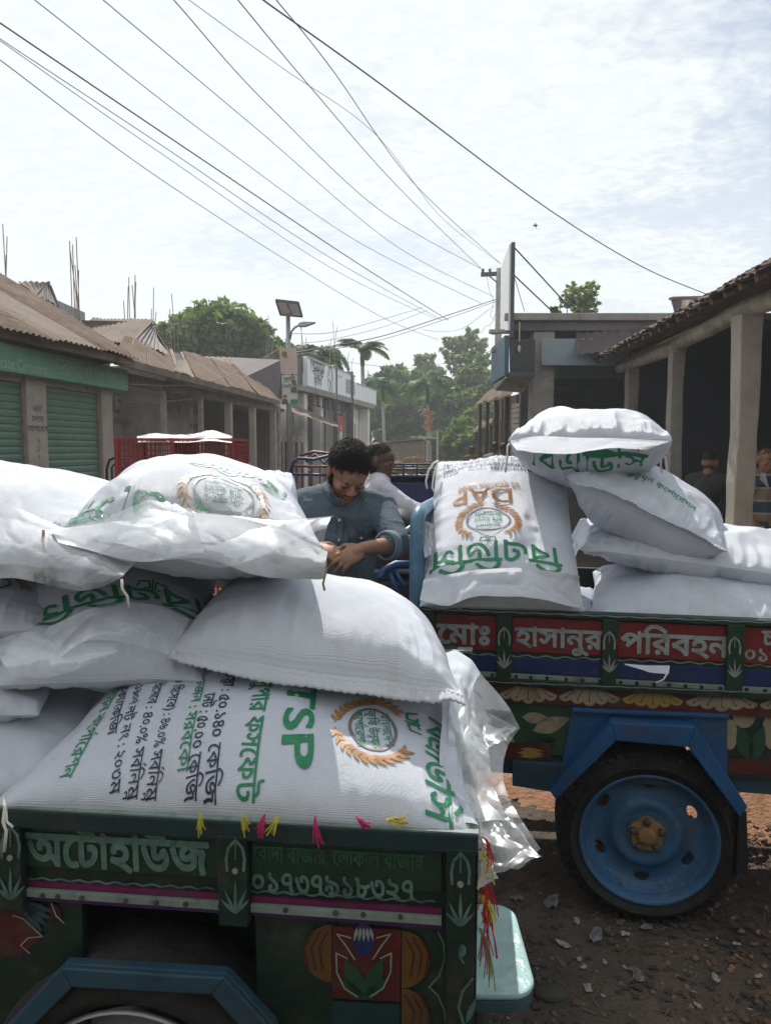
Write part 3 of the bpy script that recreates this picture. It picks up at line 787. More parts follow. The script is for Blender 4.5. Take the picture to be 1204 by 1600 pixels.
# ------------------------------------------------------------------ left row
dA = math.radians(7)
FL = Plane((-3.61, 6.9), (math.sin(dA), math.cos(dA)))       # normal points away from the street
if FL.n.x > 0: FL.n = -FL.n
SL, ZL = (lambda px, py=650: FL.sof(px, py)), FL.zof
g = thing('ceramics_shop', 'single-storey shop at the left with two green roller shutters, green signboard and tin roof', 'shop', (-4.6, 7.5, 0))
mb = MB(); FL.box(mb, -5.0, SL(182), 2.30, 2.92, .06, .25); FL.box(mb, -5.0, SL(182), 0, .12, .06, .25); mb.build('wall', M['wall'], g)
mb = MB(); FL.box(mb, SL(182) - .02, SL(182), 0, 2.9, .31, 3.0); mb.build('side_wall', M['wall'], g)
def shutter(s0_, s1_, parent):
    n = int(2.25 / .072); prof = []
    for k in range(n):
        z = .08 + k * .072
        prof += [(z, 0), (z + .012, -.012), (z + .045, -.016), (z + .062, -.004)]
    mb = MB(); vs = []; fs = []
    for z, o in prof: vs += [FL.at(s0_, z, .10 + o), FL.at(s1_, z, .10 + o)]
    fs = [(2 * i, 2 * i + 1, 2 * i + 3, 2 * i + 2) for i in range(len(prof) - 1)]
    mb.add(vs, fs); mb.build('roller_shutter', M['shut'], parent)
    for a in (s0_ - .03, s1_): m_ = MB(); FL.box(m_, a, a + .03, .05, 2.32, .055, .04); m_.build('shutter_rail', M['rust'], parent)
shutter(-4.2, -2.2, g); shutter(-2.0 + .0, SL(47) - .03, g); shutter(SL(78) + .03, SL(163) - .03, g)
for a, b in ((SL(47) + .0, SL(78)), (SL(163), SL(180)), (-2.17, -2.03)):
    mb = MB(); FL.box(mb, a, b, 0, 2.5, .03, .25); pl_ = mb.build('pillar', M['pillar'], g, bevel=.008)
k0 = SL(50)
for k, t in enumerate(['ভর্তি', 'চলছে', 'যোগাযোগ']):
    decal('wall_lettering', [ctext(t, .085, .004, 'c')], plane_map(FL, (SL(47) + SL(78)) / 2, 2.02 - k * .10, .0275, 0), M['greyprint'], g)
for k, t in enumerate('০১৭১৩৮৫'):
    decal('wall_lettering', [ctext(t, .075, .003, 'c')], plane_map(FL, (SL(47) + SL(78)) / 2, 1.70 - k * .085, .0275, 0), M['greyprint'], g)
mb = MB(); pts = [(-5.0, 2.355, -.0), (SL(193), 2.355, 0)]
FL.box(mb, -5.0, SL(190), 2.36, 2.62, -.10, .14); sg_ = mb.build('signboard', M['signg'], g, bevel=.006)
text = lambda t, px, py, h, m_, o_=-.103, b=.01, w=None: text_on(FL, t, px, py, h, m_, g, o_, b, width=w)
M['signtxt'] = mat('pale_green_lettering', (.30, .48, .39), .6)
text('Syndicate Ceramics', -31, 568, .15, M['signtxt'], w=SL(71) - SL(-31) + .0)
text('সিন্ডিকেট সিরামিক', 107, 583, .14, M['signtxt'], w=SL(180) - SL(107))
decal('shop_mark', [ring(0, 0, .001, .001, .0005)[:0] + stroke([(-.1, -.07), (.1, -.07), (.1, .07), (-.1, .07), (-.1, -.07)], .012) + stroke([(-.05, -.03), (.05, .03), (.05, -.02)], .02)], plane_map(FL, SL(87), 2.50, -.103), M['signtxt'], g)
E1, E2 = P(-260, 447, 5.2), P(217, 560, 8.6); R2_, R1_ = P(-30, 407, 9.9), P(-900, 120, 6.6)
roof(E1, E2, R2_, R1_, [M['tin'], M['tin'], M['tin2']], g, .78, 3, jag=.10)
mb = MB(); mb.beam(E1 - Vector((0, 0, .04)) + Vector((-.1, 0, 0)), E2 - Vector((.1, 0, .04)), .06, .08); mb.build('eave_beam', M['wood'], g)
mb = MB(); mb.prism([E2 + Vector((-.05, 0, -.03)), R2_ - Vector((0, 0, .03)), Vector((R2_.x, R2_.y, E2.z - .05))], (0, .03, 0)); mb.build('gable_board', M['woodd'], g)
mb = MB(); mb.add([FL.at(-5, 2.6, .0), FL.at(SL(182), 2.6, .0), FL.at(SL(182), 2.62, .4), FL.at(-5, 2.62, .4)], [(0, 1, 2, 3)]); mb.build('soffit', M['woodd'], g)
# small ventilation gable behind it
vg = thing('roof_gable', 'small pale tin gable peeping over the ceramics shop roof', 'roof', P(60, 470, 12))
corr_sheet(P(55, 458, 11.5), P(74, 464, 12), P(79, 440, 12), P(28, 440, 12), M['tin2'], vg, .09, .012)
corr_sheet(P(54, 458, 11.5), P(90, 478, 11.6), P(76, 443, 12), P(72, 442, 12), M['tindark'], vg, .09, .012)
mb = MB(); mb.prism([P(20, 462, 12.1), P(92, 480, 12.1), P(78, 444, 12.1), P(28, 443, 12.1)], (0, .05, 0)); mb.build('gable_wall', M['tindark'], vg)
mb = MB(); b0, b1 = P(25, 468, 12.3), P(88, 468, 12.3); mb.box(((b0.x + b1.x) / 2, 12.9, b0.z / 2), (b1.x - b0.x, 1.1, b0.z)); mb.build('wall', M['wall'], vg)
# veranda building
v = thing('veranda_building', 'long single-storey building with a posted veranda and rusty tin roof, right of the green shutters', 'building', (-4.3, 12, 0))
mb = MB(); FL.box(mb, SL(186), SL(434), 0, 2.9, 1.45, .2); mb.build('wall', M['wall'], v)
mb = MB(); FL.box(mb, SL(186), SL(434), -.02, .22, -.1, 1.55); mb.build('plinth', M['conc'], v)
mb = MB(); FL.box(mb, SL(186) + .05, SL(434), 2.46, 2.60, -.02, .12); mb.build('beam', M['wood'], v)
for px, w, m_ in ((258, .065, 'woodl'), (316, .065, 'woodl'), (361, .13, 'pillar'), (398, .13, 'pillar'), (430, .13, 'pillar')):
    s_ = SL(px); mb = MB(); FL.box(mb, s_ - w / 2, s_ + w / 2, .2, 2.47, -.01, max(.07, w * .9)); mb.build('veranda_post', M[m_], v, bevel=.006)
# things on the back wall
def onwall(a, b, y0, y1, off, th, m_, name):
    z1, z0 = FL.sz(a, y0, 1.4)[1], FL.sz(a, y1, 1.4)[1]; sa, sb = FL.sz(a, 650, 1.4)[0], FL.sz(b, 650, 1.4)[0]
    mb = MB(); FL.box(mb, sa, sb, z0, z1, 1.45 - off - th, th); return mb.build(name, m_, v), sa, sb, z0, z1
onwall(208, 250, 618, 730, .03, .03, M['inner'], 'grille_recess')
sa, sb = FL.sz(208, 650, 1.4)[0], FL.sz(250, 650, 1.4)[0]; za, zc = .6, FL.sz(208, 620, 1.4)[1]
for k in range(13):
    s_ = sa + (sb - sa) * k / 12; mb = MB(); FL.box(mb, s_ - .008, s_ + .008, za, zc, 1.33, .012); mb.build('grille_bar', M['steel'], v)
for k in range(5):
    z = za + (zc - za) * k / 4; mb = MB(); FL.box(mb, sa, sb, z - .008, z + .008, 1.317, .012); mb.build('grille_bar', M['steel'], v)
for k in range(4):
    for j in range(2):
        mb = MB(); c_ = FL.at(sa + (sb - sa) * (k + .5) / 4, za + (zc - za) * (j + .5) / 2, 1.315)
        for q in range(12):
            t0_, t1_ = q * math.pi / 6, (q + 1) * math.pi / 6
            mb.beam(c_ + FL.d * .12 * math.cos(t0_) + Vector((0, 0, .2 * math.sin(t0_))), c_ + FL.d * .12 * math.cos(t1_) + Vector((0, 0, .2 * math.sin(t1_))), .012, .012)
        mb.build('grille_scroll', M['steel'], v)
onwall(276, 304, 633, 690, .0, .015, M['post'], 'poster')
for k in range(3):
    z = FL.sz(276, 660 + k * 9, 1.4)[1]
    decal('poster_lettering', [ctext(['ভর্তি চলছে', 'বাসা ভাড়া দেওয়া হবে', 'মোবাইল'][k], .16, .01, 'c')], plane_map(FL, FL.sz(290, 650, 1.4)[0], z, 1.425), M['redpost'] if k == 0 else M['greyprint'], v)
onwall(184, 206, 618, 640, .01, .02, M['post'], 'poster'); onwall(180, 196, 645, 735, .01, .02, M['post'], 'banner')
decal('poster_lettering', [ctext('বিক্রয় হবে', .10, .006, 'c')], plane_map(FL, FL.sz(195, 630, 1.4)[0], FL.sz(195, 632, 1.4)[1], 1.41), M['redpost'], v)
for a, b in ((252, 258), (318, 340), (342, 352), (364, 392), (402, 424)): onwall(a, b, 618 if a < 360 else 612, 740, .0, .05, M['woodd'] if a > 300 else M['wall'], 'door')
mb = MB(); FL.box(mb, SL(268), SL(350), 2.05, 2.12, 1.3, .1); mb.build('lintel', M['wall'], v)
Ea, Eb = P(180, 556, 8.5), P(436, 626, 16.4)
Ra, Rb = P(196, 524, 10.8), P(392, 577, 18.2)
roof(Ea, Eb, Rb, Ra, [M['tin'], M['tin']], v, .85, 9, jag=.10, skip=((2, 0),))
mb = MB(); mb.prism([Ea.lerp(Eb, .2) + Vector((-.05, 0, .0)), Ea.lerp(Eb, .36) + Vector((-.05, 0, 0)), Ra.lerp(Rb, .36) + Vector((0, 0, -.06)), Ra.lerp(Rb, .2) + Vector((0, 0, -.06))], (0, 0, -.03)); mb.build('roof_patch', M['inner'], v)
corr_sheet(Ea.lerp(Eb, .22).lerp(Ra.lerp(Rb, .22), .08), Ea.lerp(Eb, .31).lerp(Ra.lerp(Rb, .31), .02), Ea.lerp(Eb, .33).lerp(Ra.lerp(Rb, .33), .55), Ea.lerp(Eb, .27).lerp(Ra.lerp(Rb, .27), .55), M['tin2'], v)
mb = MB(); mb.beam(Ea - Vector((0, 0, .05)), Eb - Vector((0, 0, .05)), .05, .09); mb.build('eave_beam', M['wood'], v)
for k in range(14):
    q = (k + .5) / 14; mb = MB(); mb.beam(Ea.lerp(Eb, q) - Vector((0, 0, .05)), Ra.lerp(Rb, q) - Vector((0, 0, .05)), .05, .06); mb.build('rafter', M['wood'], v)
# gable roofs riding above
g1 = thing('gable_roof', 'pale tin gable with a dark end, above the open patch in the veranda roof', 'roof', P(200, 540, 13))
mb = MB(); mb.prism([P(120, 560, 12.0), P(262, 560, 12.0), P(262, 548, 12.0), P(235, 503, 12.0), P(128, 500, 12.0)], (0, .08, 0)); mb.build('gable_wall', M['tindark'], g1)
roof(P(112, 528, 11.5), P(204, 538, 10.9), P(241, 500, 12.0), P(146, 497, 12.4), M['tin2'], g1, .75, 15, jag=.02)
roof(P(204, 536, 10.9), P(262, 552, 11.2), P(247, 532, 11.9), P(238, 500, 12.0), M['tindark'], g1, .6, 16, jag=.0)
mb = MB(); q0, q1 = P(128, 520, 12.3), P(258, 520, 12.3); mb.box(((q0.x + q1.x) / 2, 13, 1.5), (q1.x - q0.x, 1.4, 3.0)); mb.build('wall', M['wall'], g1)
g2 = thing('gable_roof', 'ribbed brown tin gable further down the left row, beside a dark plum-coloured slope', 'roof', P(330, 590, 16))
roof(P(306, 578, 14.6), P(352, 606, 14.9), P(364, 558, 16.6), P(284, 556, 16.4), [M['tin'], M['tin2']], g2, .7, 18, jag=.02)
mb = MB(); mb.prism([P(352, 604, 15.2), P(434, 622, 17.5), P(440, 562, 18.4), P(362, 558, 17.0)], (.0, .12, 0)); mb.build('plum_slope', M['tindark'], g2)
mb = MB(); mb.prism([P(284, 558, 17.2), P(440, 563, 18.6), P(440, 640, 18.6), P(300, 640, 17.2)], (-.2, 3, 0)); mb.build('wall', M['tindark'], g2)
for px, yt, Y, n, lab in ((14, 348, 12.5, 3, 'starter bars at the photo\'s far left, above the ceramics shop roof'), (118, 369, 12, 6, 'tallest bundle of starter bars, above the ceramics shop roof'), (206, 428, 13.5, 6, 'dense bundle of starter bars above the pale tin gable'),
        (196, 470, 13.6, 1, 'single short starter bar left of the dense bundle'), (243, 449, 15, 3, 'starter bars at the right end of the pale tin gable'), (272, 459, 15.5, 3, 'starter bars just left of the big round tree'),
        (418, 492, 21, 2, 'starter bars left of the solar street lamp'), (426, 512, 21.5, 2, 'short starter bars close to the solar street lamp pole'), (473, 510, 22, 3, 'starter bars right of the lamp head, behind the white signboard'), (523, 503, 23, 2, 'tall starter bars above the white signboard'), (516, 527, 23.5, 2, 'shorter starter bars beside the tall ones above the white signboard'), (546, 550, 25, 3, 'starter bars in front of the areca palm at the signboard\'s end')):
    rebar(px, yt, Y, n, lab, zb=3.4 if Y < 20 else 4.2, w=.14 if n > 2 else .08)

# ------------------------------------------------------------------ bank building with white signboards
BA = P(473, 607, 20); BB = P(583, 637, 29)
FB = Plane((BA.x, BA.y), (BB.x - BA.x, BB.y - BA.y))
if FB.n.x > 0: FB.n = -FB.n
SB = lambda px, y=620: FB.sz(px, y)[0]
bk = thing('signboard_building', 'white row of shops under long white signboards, past the veranda building on the left', 'building', (BA.x - 1, 24, 0))
zl_ = CH + (700 - 607) / FPX * 20
s0_, s1_ = 0, SB(577)
mb = MB(); FB.box(mb, -1.0, s1_, 0, zl_ + .5, .35, .25); mb.build('wall', M['wallw'], bk)
mb = MB(); FB.box(mb, s1_ - .25, s1_, 0, zl_, .61, 5); mb.build('end_wall', M['wallw'], bk)
mb = MB(); FB.box(mb, -1.3, s1_ + .25, zl_ - .12, zl_ + .02, -.15, .8); mb.build('ledge', M['conc'], bk)
def sboard(a, b, y0a, name='signboard', m_='signw'):
    sa, sb = SB(a), SB(b); z1 = FB.sz(a, y0a)[1]
    mb = MB(); FB.box(mb, sa, sb, zl_ + .03, z1, -.12, .12); o = mb.build(name, M[m_], bk, bevel=.01)
    fr = MB()
    for q in ((sa, sb, z1 - .03, z1 + .01), (sa, sb, zl_ + .03, zl_ + .06)): FB.box(fr, q[0], q[1], q[2], q[3], -.14, .02)
    fr.build('frame', M['steel'], bk); return sa, sb, z1
sa, sb, z1 = sboard(474, 549, 557)
mb = MB(); FB.box(mb, sa - .9, sa - .03, zl_ + .03, z1 - .05, .0, .10); mb.build('signboard_side', M['dsteel'], bk)
zt_ = lambda q: zl_ + (z1 - zl_) * q
for t, px, q, h in (('প্রিমিয়ার', 490, .62, .42), ('ব্যাংক', 491, .40, .42), ('স্থানীয়', 490, .18, .3)):
    decal('sign_lettering', [ctext(t, h, .008, 'c')], plane_map(FB, SB(px), zt_(q), -.125), M['greyprint'], bk)
cxs = SB(510)
lens_ = [ring(0, 0, .30, .42, .03), stroke([(-.15, .1), (-.05, .35), (.1, .38), (.2, .15), (.05, -.1), (.15, -.4)], .04) + stroke([(-.1, -.45), (0, -.1), (-.2, .0)], .04)]
decal('sign_emblem', lens_, plane_map(FB, cxs, zt_(.5), -.125), M['greyprint'], bk)
for k in range(4): decal('sign_lettering', [ctext('এজেন্ট ব্যাংকিং শাখা', .17, .004, 'c')], plane_map(FB, SB(542), zt_(.62 - .14 * k), -.125), M['greyprint'], bk)
for px in (523, 527): decal('sign_lettering', [ctext('“', .3, .01, 'c')], plane_map(FB, SB(px), zt_(.55), -.125), M['greyprint'], bk)
sboard(551, 569, 598); sa, sb, z1 = sboard(570, 583, 605)
decal('sign_lettering', [ctext('ঔষধালয়', .5, .02, 'c')], plane_map(FB, SB(576), zl_ + .8, -.125), M['ink_g'], bk)
for a, b, y0, m_ in ((483, 518, 628, 'glassd'), (530, 533, 640, 'redart'), (534, 546, 640, 'conc'), (551, 556, 650, 'concd'), (560, 564, 650, 'conc')):
    mb = MB(); FB.box(mb, SB(a), SB(b), .3, zl_ - .45, .24 if m_ == 'glassd' else .3, .06); mb.build('shop_front', M[m_], bk)
for px in (474, 500, 522, 548, 574): mb = MB(); FB.box(mb, SB(px), SB(px) + .28, 0, zl_ - .13, -.02, .3); mb.build('pillar', M['wallw'], bk, bevel=.01)
mb = MB(); FB.box(mb, SB(524), SB(534), zl_ - 1.1, zl_ - .6, -.05, .05); mb.build('shop_sign', M['redpost'], bk)
for px, w_, z0_ in ((467, .30, .9), (528, .35, .8), (553, .3, .9)): mb = MB(); FB.box(mb, SB(px), SB(px) + w_, z0_, z0_ + 1.6, -.05, .05); mb.build('hanging_banner', M['post'], bk); decal('banner_lettering', [ctext('ব্যাংক এশিয়া', .28, .01, 'c')], plane_map(FB, SB(px) + w_ / 2, z0_ + .15, -.055, R90), M['greyprint'], bk)
for k in range(9):
    mb = MB(); x = SB(483) + k * .55; FB.box(mb, x, x + .04, zl_ - .42, zl_ - .14, -.1, .04); FB.box(mb, x, x + .22, zl_ - .45, zl_ - .40, -.1, .04); mb.build('letter_bracket', M['woodd'], bk)
mb = MB()
for z in (.5, 1.0, 1.5): FB.box(mb, SB(484), SB(500), z, z + .05, .20, .03)
mb.build('window_bars', M['steel'], bk)
# tin awning before it, with the little stall beneath
aw = thing('tin_awning', 'low sagging tin awning on thin posts behind the street lamp', 'awning', P(480, 700, 17))
roof(P(404, 626, 15.6), P(528, 668, 20.5), P(524, 660, 21.5), P(412, 612, 17.2), M['tin2'], aw, .9, 24, jag=.03)
for px, y, Y in ((436, 634, 15.9), (504, 660, 18.8)): t_ = P(px, y, Y); mb = MB(); mb.tube([(t_.x, t_.y, 0), (t_.x, t_.y, t_.z)], .03, 6); mb.build('awning_post', M['woodl'], aw)
q = thing('roadside_stall', 'dim greenish stall of boards and glass under the tin awning', 'stall', P(448, 720, 17.5))
a, b = P(433, 700, 17.2), P(473, 700, 18.2)
mb = MB(); mb.box(((a.x + b.x) / 2, 17.9, .9), (b.x - a.x, .9, 1.8)); mb.build('stall_body', M['concd'], q)
mb = MB(); mb.box(((a.x + b.x) / 2, 17.4, .55), (b.x - a.x - .04, .06, .6)); mb.build('stall_front', M['shut'], q)
for k in range(5): mb = MB(); mb.box((a.x + (b.x - a.x) * k / 4, 17.38, 1.2), (.05, .06, 1.5)); mb.build('stall_post', M['woodl'], q)

# ------------------------------------------------------------------ shed at the end of the street
sh = thing('tin_shed', 'small pale ribbed tin shed in front of the trees at the end of the street', 'shed', P(640, 715, 32))
a, b = P(602, 715, 32), P(664, 715, 32); c_ = P(672, 712, 34.5)
zt_s = P(620, 693, 32).z
corr_sheet(Vector((a.x, 32, 0)), Vector((b.x, 32, 0)), Vector((b.x, 32, zt_s + .12)), Vector((a.x, 32, zt_s)), M['tin2'], sh, .25, .03, name='wall_sheet')
mb = MB(); mb.box(((a.x + b.x) / 2, 33.3, zt_s / 2), (b.x - a.x - .1, 2.4, zt_s)); mb.build('wall', M['tin2'], sh)
mb = MB(); mb.prism([Vector((a.x - .2, 31.8, zt_s + .02)), Vector((b.x + .3, 31.8, zt_s + .22)), Vector((b.x + .4, 34.8, zt_s + .16)), Vector((a.x - .2, 34.8, zt_s))], (0, 0, .05)); mb.build('roof', M['tin2'], sh)
mb = MB(); mb.box((b.x + .1, 32.9, zt_s / 2), (.12, 1.6, zt_s)); mb.build('door', M['concd'], sh)
pf = thing('bamboo_platform', 'bamboo poles with a crossbar standing right of the tin shed', 'poles', P(682, 715, 31))
for (x0, y0, x1, y1) in ((683, 720, 683, 672), (640, 683, 686, 685), (655, 680, 668, 690), (667, 715, 667, 690)): mb = MB(); mb.tube([Vector((P(x0, y0, 31).x, 31, 0 if y0 > 700 else P(x0, y0, 31).z)), P(x1, y1, 31)], .045, 6); mb.build('pole', M['woodl'], pf)

# ------------------------------------------------------------------ right: concrete building, dark tin stalls, tiled veranda
cb_ = thing('concrete_building', 'flat-roofed grey concrete building at the right with a grey-blue sign board on its end', 'building', (3, 12, 0))
Yc = 10.4
xl, xr_c = P(795, 520, Yc).x, 7.5
zt_c, zb_c = P(800, 490, Yc).z, P(800, 517, Yc).z
mb = MB(); mb.prism([(xl, Yc, zb_c), (xr_c, Yc, zb_c), (xr_c, Yc + 8, zb_c), (xl + 1.35, Yc + 8, zb_c)], (0, 0, zt_c - zb_c)); mb.build('roof_slab', M['concd'], cb_, bevel=.02)
mb = MB(); mb.box(((xl + xr_c) / 2 - .02, Yc - .03, zt_c - .05), (xr_c - xl + .1, .08, .10)); mb.build('roof_edge', M['conc'], cb_, bevel=.01)
xc0, xc1 = P(833, 600, Yc).x, P(866, 600, Yc).x
mb = MB(); mb.box(((xc0 + xc1) / 2, Yc + .2, zb_c / 2), (xc1 - xc0, .34, zb_c)); mb.build('column', M['conc'], cb_, bevel=.01)
mb = MB(); mb.box(((xl + xr_c) / 2 + .35, Yc + 1.4, zb_c / 2), (xr_c - xl - .7, .1, zb_c)); mb.build('back_wall', M['concd'], cb_)
mb = MB(); mb.prism([(xl + .45, Yc + 1.5, 0), (xl + .6, Yc + 1.5, 0), (xl + 1.75, Yc + 7.9, 0), (xl + 1.6, Yc + 7.9, 0)], (0, 0, zb_c)); mb.build('side_wall', M['concd'], cb_)
a, b = P(846, 529, Yc - .1), P(903, 571, Yc - .1)
mb = MB(); mb.box(((a.x + b.x) / 2 + .55, Yc - .08, (a.z + b.z) / 2), (b.x - a.x + 1.1, .06, a.z - b.z)); mb.build('sign_board', mat('grey_blue_board', (.22, .29, .33), .5, var=.12, vscale=4), cb_, bevel=.01)
corr_sheet(P(900, 552, Yc - .35), P(1075, 540, Yc - .35), P(1070, 512, Yc - .0), P(900, 520, Yc - .0), M['tindark'], cb_, .12, .012, 'awning_sheet')
mb = MB(); a, b = P(868, 572, Yc + .9), P(975, 592, Yc + .9); mb.box(((a.x + b.x) / 2, Yc + .9, (a.z + b.z) / 2), (b.x - a.x, .05, a.z - b.z)); mb.build('lintel_panel', mat('dull_green_panel', (.08, .16, .12), .6), cb_)
for k in range(16):
    z = P(868, 594, Yc + .95).z - k * .075
    if z < 1.0: break
    mb = MB(); mb.box(((a.x + b.x) / 2, Yc + .95, z), (b.x - a.x, .03, .058)); mb.build('shutter_slat', M['inner'], cb_)
# boxed balcony at the street corner
bc = thing('corner_box', 'projecting blue-sided sign box with dark glass under the roof corner of the concrete building', 'sign box', P(800, 560, Yc - .2))
a0, a1 = P(795, 533, Yc - .4), P(836, 533, Yc - .4); f0 = P(777, 560, 13.5)
zb0 = P(795, 583, Yc - .4).z; zt0 = P(795, 530, Yc - .4).z
mb = MB(); mb.prism([(a0.x + .02, Yc - .4, zb0), (a1.x, Yc - .4, zb0 + .02), (a1.x, Yc - .4, zt0), (a0.x + .02, Yc - .4, zt0)], (0, .05, 0)); mb.build('dark_pane', M['glassd'], bc)
mb = MB(); mb.prism([(a0.x, Yc - .42, zb0 - .03), (a0.x, 11.25, zb0 - .03), (a0.x, 11.25, zt0 + .05), (a0.x, Yc - .42, zt0 + .05)], (-.06, 0, 0)); mb.build('blue_panel', mat('blue_sign_panel', (.04, .10, .155), .45, var=.2, vscale=3), bc)
mb = MB(); mb.prism([(a0.x, Yc - .4, zb0 - .02), (a1.x, Yc - .4, zb0), (P(822, 600, Yc).x, Yc + .3, zb0 - .18), (a0.x, 11.25, zb0 - .1)], (0, 0, -.03)); mb.build('underside', M['conc'], bc)
mb = MB(); mb.box(((a0.x + a1.x) / 2, Yc - .43, zb0 - .02), (a1.x - a0.x, .05, .06)); mb.build('bottom_rail', M['dsteel'], bc)
p = P(811, 533, Yc - .5); mb = MB(); mb.tube([p + Vector((0, 0, .25)), p], .008, 6); mb.ball(p - Vector((0, 0, .10)), (.022, .022, .05), 10, 8); mb.build('hanging_lamp', mat('dusty_lamp', (.5, .42, .3), .6), bc)
for z_, w_ in ((518, .30), (548, .25)): pp = P(780, z_, Yc + .6); mb = MB(); mb.box((pp.x, pp.y, pp.z), (w_, .12, .05)); mb.build('bracket', M['woodl'], bc)
# tall board above the roof corner, seen almost edge on
tb = thing('tall_signboard', 'tall white board seen edge-on, rising above the corner of the concrete roof', 'signboard', P(795, 480, Yc))
p0, p1, p2, p3 = P(799, 381, Yc - .1), P(797, 516, Yc - .1), P(784, 516, Yc + 1.6), P(785, 418, Yc + 1.6)
mb = MB(); mb.prism([p0, p1, p2, p3], (-.03, 0, 0)); mb.build('board', M['signw'], tb)
mb = MB(); mb.beam(p0 + Vector((.02, 0, .02)), p1 + Vector((.02, 0, -.1)), .05, .05); mb.beam(p3, p2, .04, .04); mb.beam(p0 + Vector((.02, 0, 0)), p3, .04, .04); mb.build('frame', M['dsteel'], tb)
for q0, q1 in (((801, 384), (893, 484)), ((801, 428), (862, 486)), ((803, 432), (819, 486))):
    mb = MB(); mb.tube([P(*q0, Yc - .1), P(*q1, Yc + .8)], .010 if q1[0] > 840 else .005, 6); mb.build('guy_rod', M['dsteel'], tb)
# dark tin-roofed stalls down the right side
for i, (pts, lab, y0_, y1_) in enumerate((([(742, 632, 19), (800, 614, 12.5), (812, 590, 13.5), (762, 612, 20)], 'dark rusty stall with a jutting tin roof just beyond the concrete building', 14, 19.5), ([(738, 675, 24), (768, 660, 19.5), (775, 652, 20.5), (750, 662, 25)], 'second, lower rusty stall further along the right side', 20, 25))):
    st_ = thing('tin_stall', lab, 'stall', P(pts[0][0] + 20, 700, y0_ + 1))
    roof(P(*pts[0]), P(*pts[1]), P(*pts[2]), P(*pts[3]), M['tin'], st_, .9, 40 + i, jag=.12, pitch=.1, amp=.012)
    A_, B_ = P(*pts[0]), P(*pts[1])
    for k in range(16):
        q = (k + .5) / 16; c0 = A_.lerp(B_, q) + Vector((.55, 0, 0)); h = c0.z + .1
        mb = MB(); mb.box((c0.x + RNG.uniform(-.03, .03), c0.y, h / 2), (.05, (A_ - B_).length / 16 * .86, h), rz=0); mb.build('board', M['wood'] if k % 3 else M['woodd'], st_)
    for k in range(5):
        c0 = A_.lerp(B_, k / 4) + Vector((.1, 0, 0)); mb = MB(); mb.tube([(c0.x, c0.y, 0), (c0.x + .04, c0.y, c0.z)], .04, 6); mb.build('stall_post', M['woodd'], st_)
# slatted cream shutter by the stall
cs_ = thing('slatted_door', 'cream slatted door between the rusty stall and the concrete column', 'door', P(806, 640, 12.6))
a, b = P(800, 625, 12.6), P(812, 680, 12.2)
for k in range(26):
    z = .2 + k * .085; mb = MB(); mb.prism([(a.x, 12.6, z), (b.x, 12.2, z), (b.x, 12.2, z + .07), (a.x, 12.6, z + .07)], (-.0, .03, 0)); mb.build('slat', mat('cream_slat', (.38, .36, .26), .7) if k == 0 else bpy.data.materials['cream_slat'], cs_)
ps = thing('drain_pipe', 'grey looped pipe on the dark wall under the corner sign box', 'pipe', P(820, 640, 11.5))
mb = MB(); mb.tube([P(812, 690, 11.3), P(813, 610, 11.3), P(817, 598, 11.3), P(824, 592, 11.3), P(829, 585, 11.3)], .022, 8); mb.build('pipe_run', M['steel'], ps, True)
# tiled veranda on the right
vr = thing('tiled_veranda', 'open veranda at the right with thick plastered posts and a sagging clay-tiled roof', 'building', (4, 7.5, 0))
posts = [(1165, 492, 6.1, .165), (1054, 548, 8.0, .135), (984, 574, 9.8, .145)]
PX = []
for i, (px, yt, Y, w) in enumerate(posts):
    t_ = P(px + 3, yt, Y); b_ = P(px - 12 if i == 0 else px, 830, Y); X = (t_.x * 1.0 + b_.x) / 2; PX.append((t_.x, Y, t_.z))
    n = 14; mb = MB(); vs = []
    for k in range(n + 1):
        z = t_.z * k / n; ww = w / 2 * (1.0 + .05 * math.sin(k * 1.9 + i) + (.10 if k > n - 3 and i == 0 else 0)); xx = t_.x + .005 * math.sin(k * .8 + i * 2)
        vs += [(xx - ww, Y - ww, z), (xx + ww, Y - ww, z), (xx + ww, Y + ww, z), (xx - ww, Y + ww, z)]
    fs = [(k * 4 + j, k * 4 + (j + 1) % 4, k * 4 + 4 + (j + 1) % 4, k * 4 + 4 + j) for k in range(n) for j in range(4)] + [(0, 3, 2, 1), tuple(range(n * 4, n * 4 + 4))]
    mb.add(vs, fs); mb.build('post', M['pillar' if i == 0 else 'conc'], vr, bevel=.012)
Xp = PX[0][0]
mb = MB(); mb.tube([(2.95, 3.4, 2.80), (3.02, 4.6, 2.77), (PX[0][0], 6.1, PX[0][2] + .06), (PX[0][0] + .03, 7.0, PX[0][2] + .01), (PX[1][0], 8.0, PX[1][2] + .07)], [.085, .09, .085, .075, .08], 8); mb.build('beam', M['woodl'], vr, True)
mb = MB(); mb.tube([(PX[1][0], 7.9, PX[1][2] + .04), (PX[2][0], 9.8, PX[2][2] + .05), (PX[2][0] - .02, 10.25, PX[2][2] + .03)], [.08, .075, .07], 8); mb.build('beam', M['woodl'], vr, True)
Ev = [P(935, 568, 10.3), P(1204, 432, 5.2), P(1500, 270, 3.4)]
mb = MB(); mb.tube([e + Vector((.28, 0, .0)) for e in Ev], .05, 7); mb.build('eave_pole', M['wood'], vr, True)
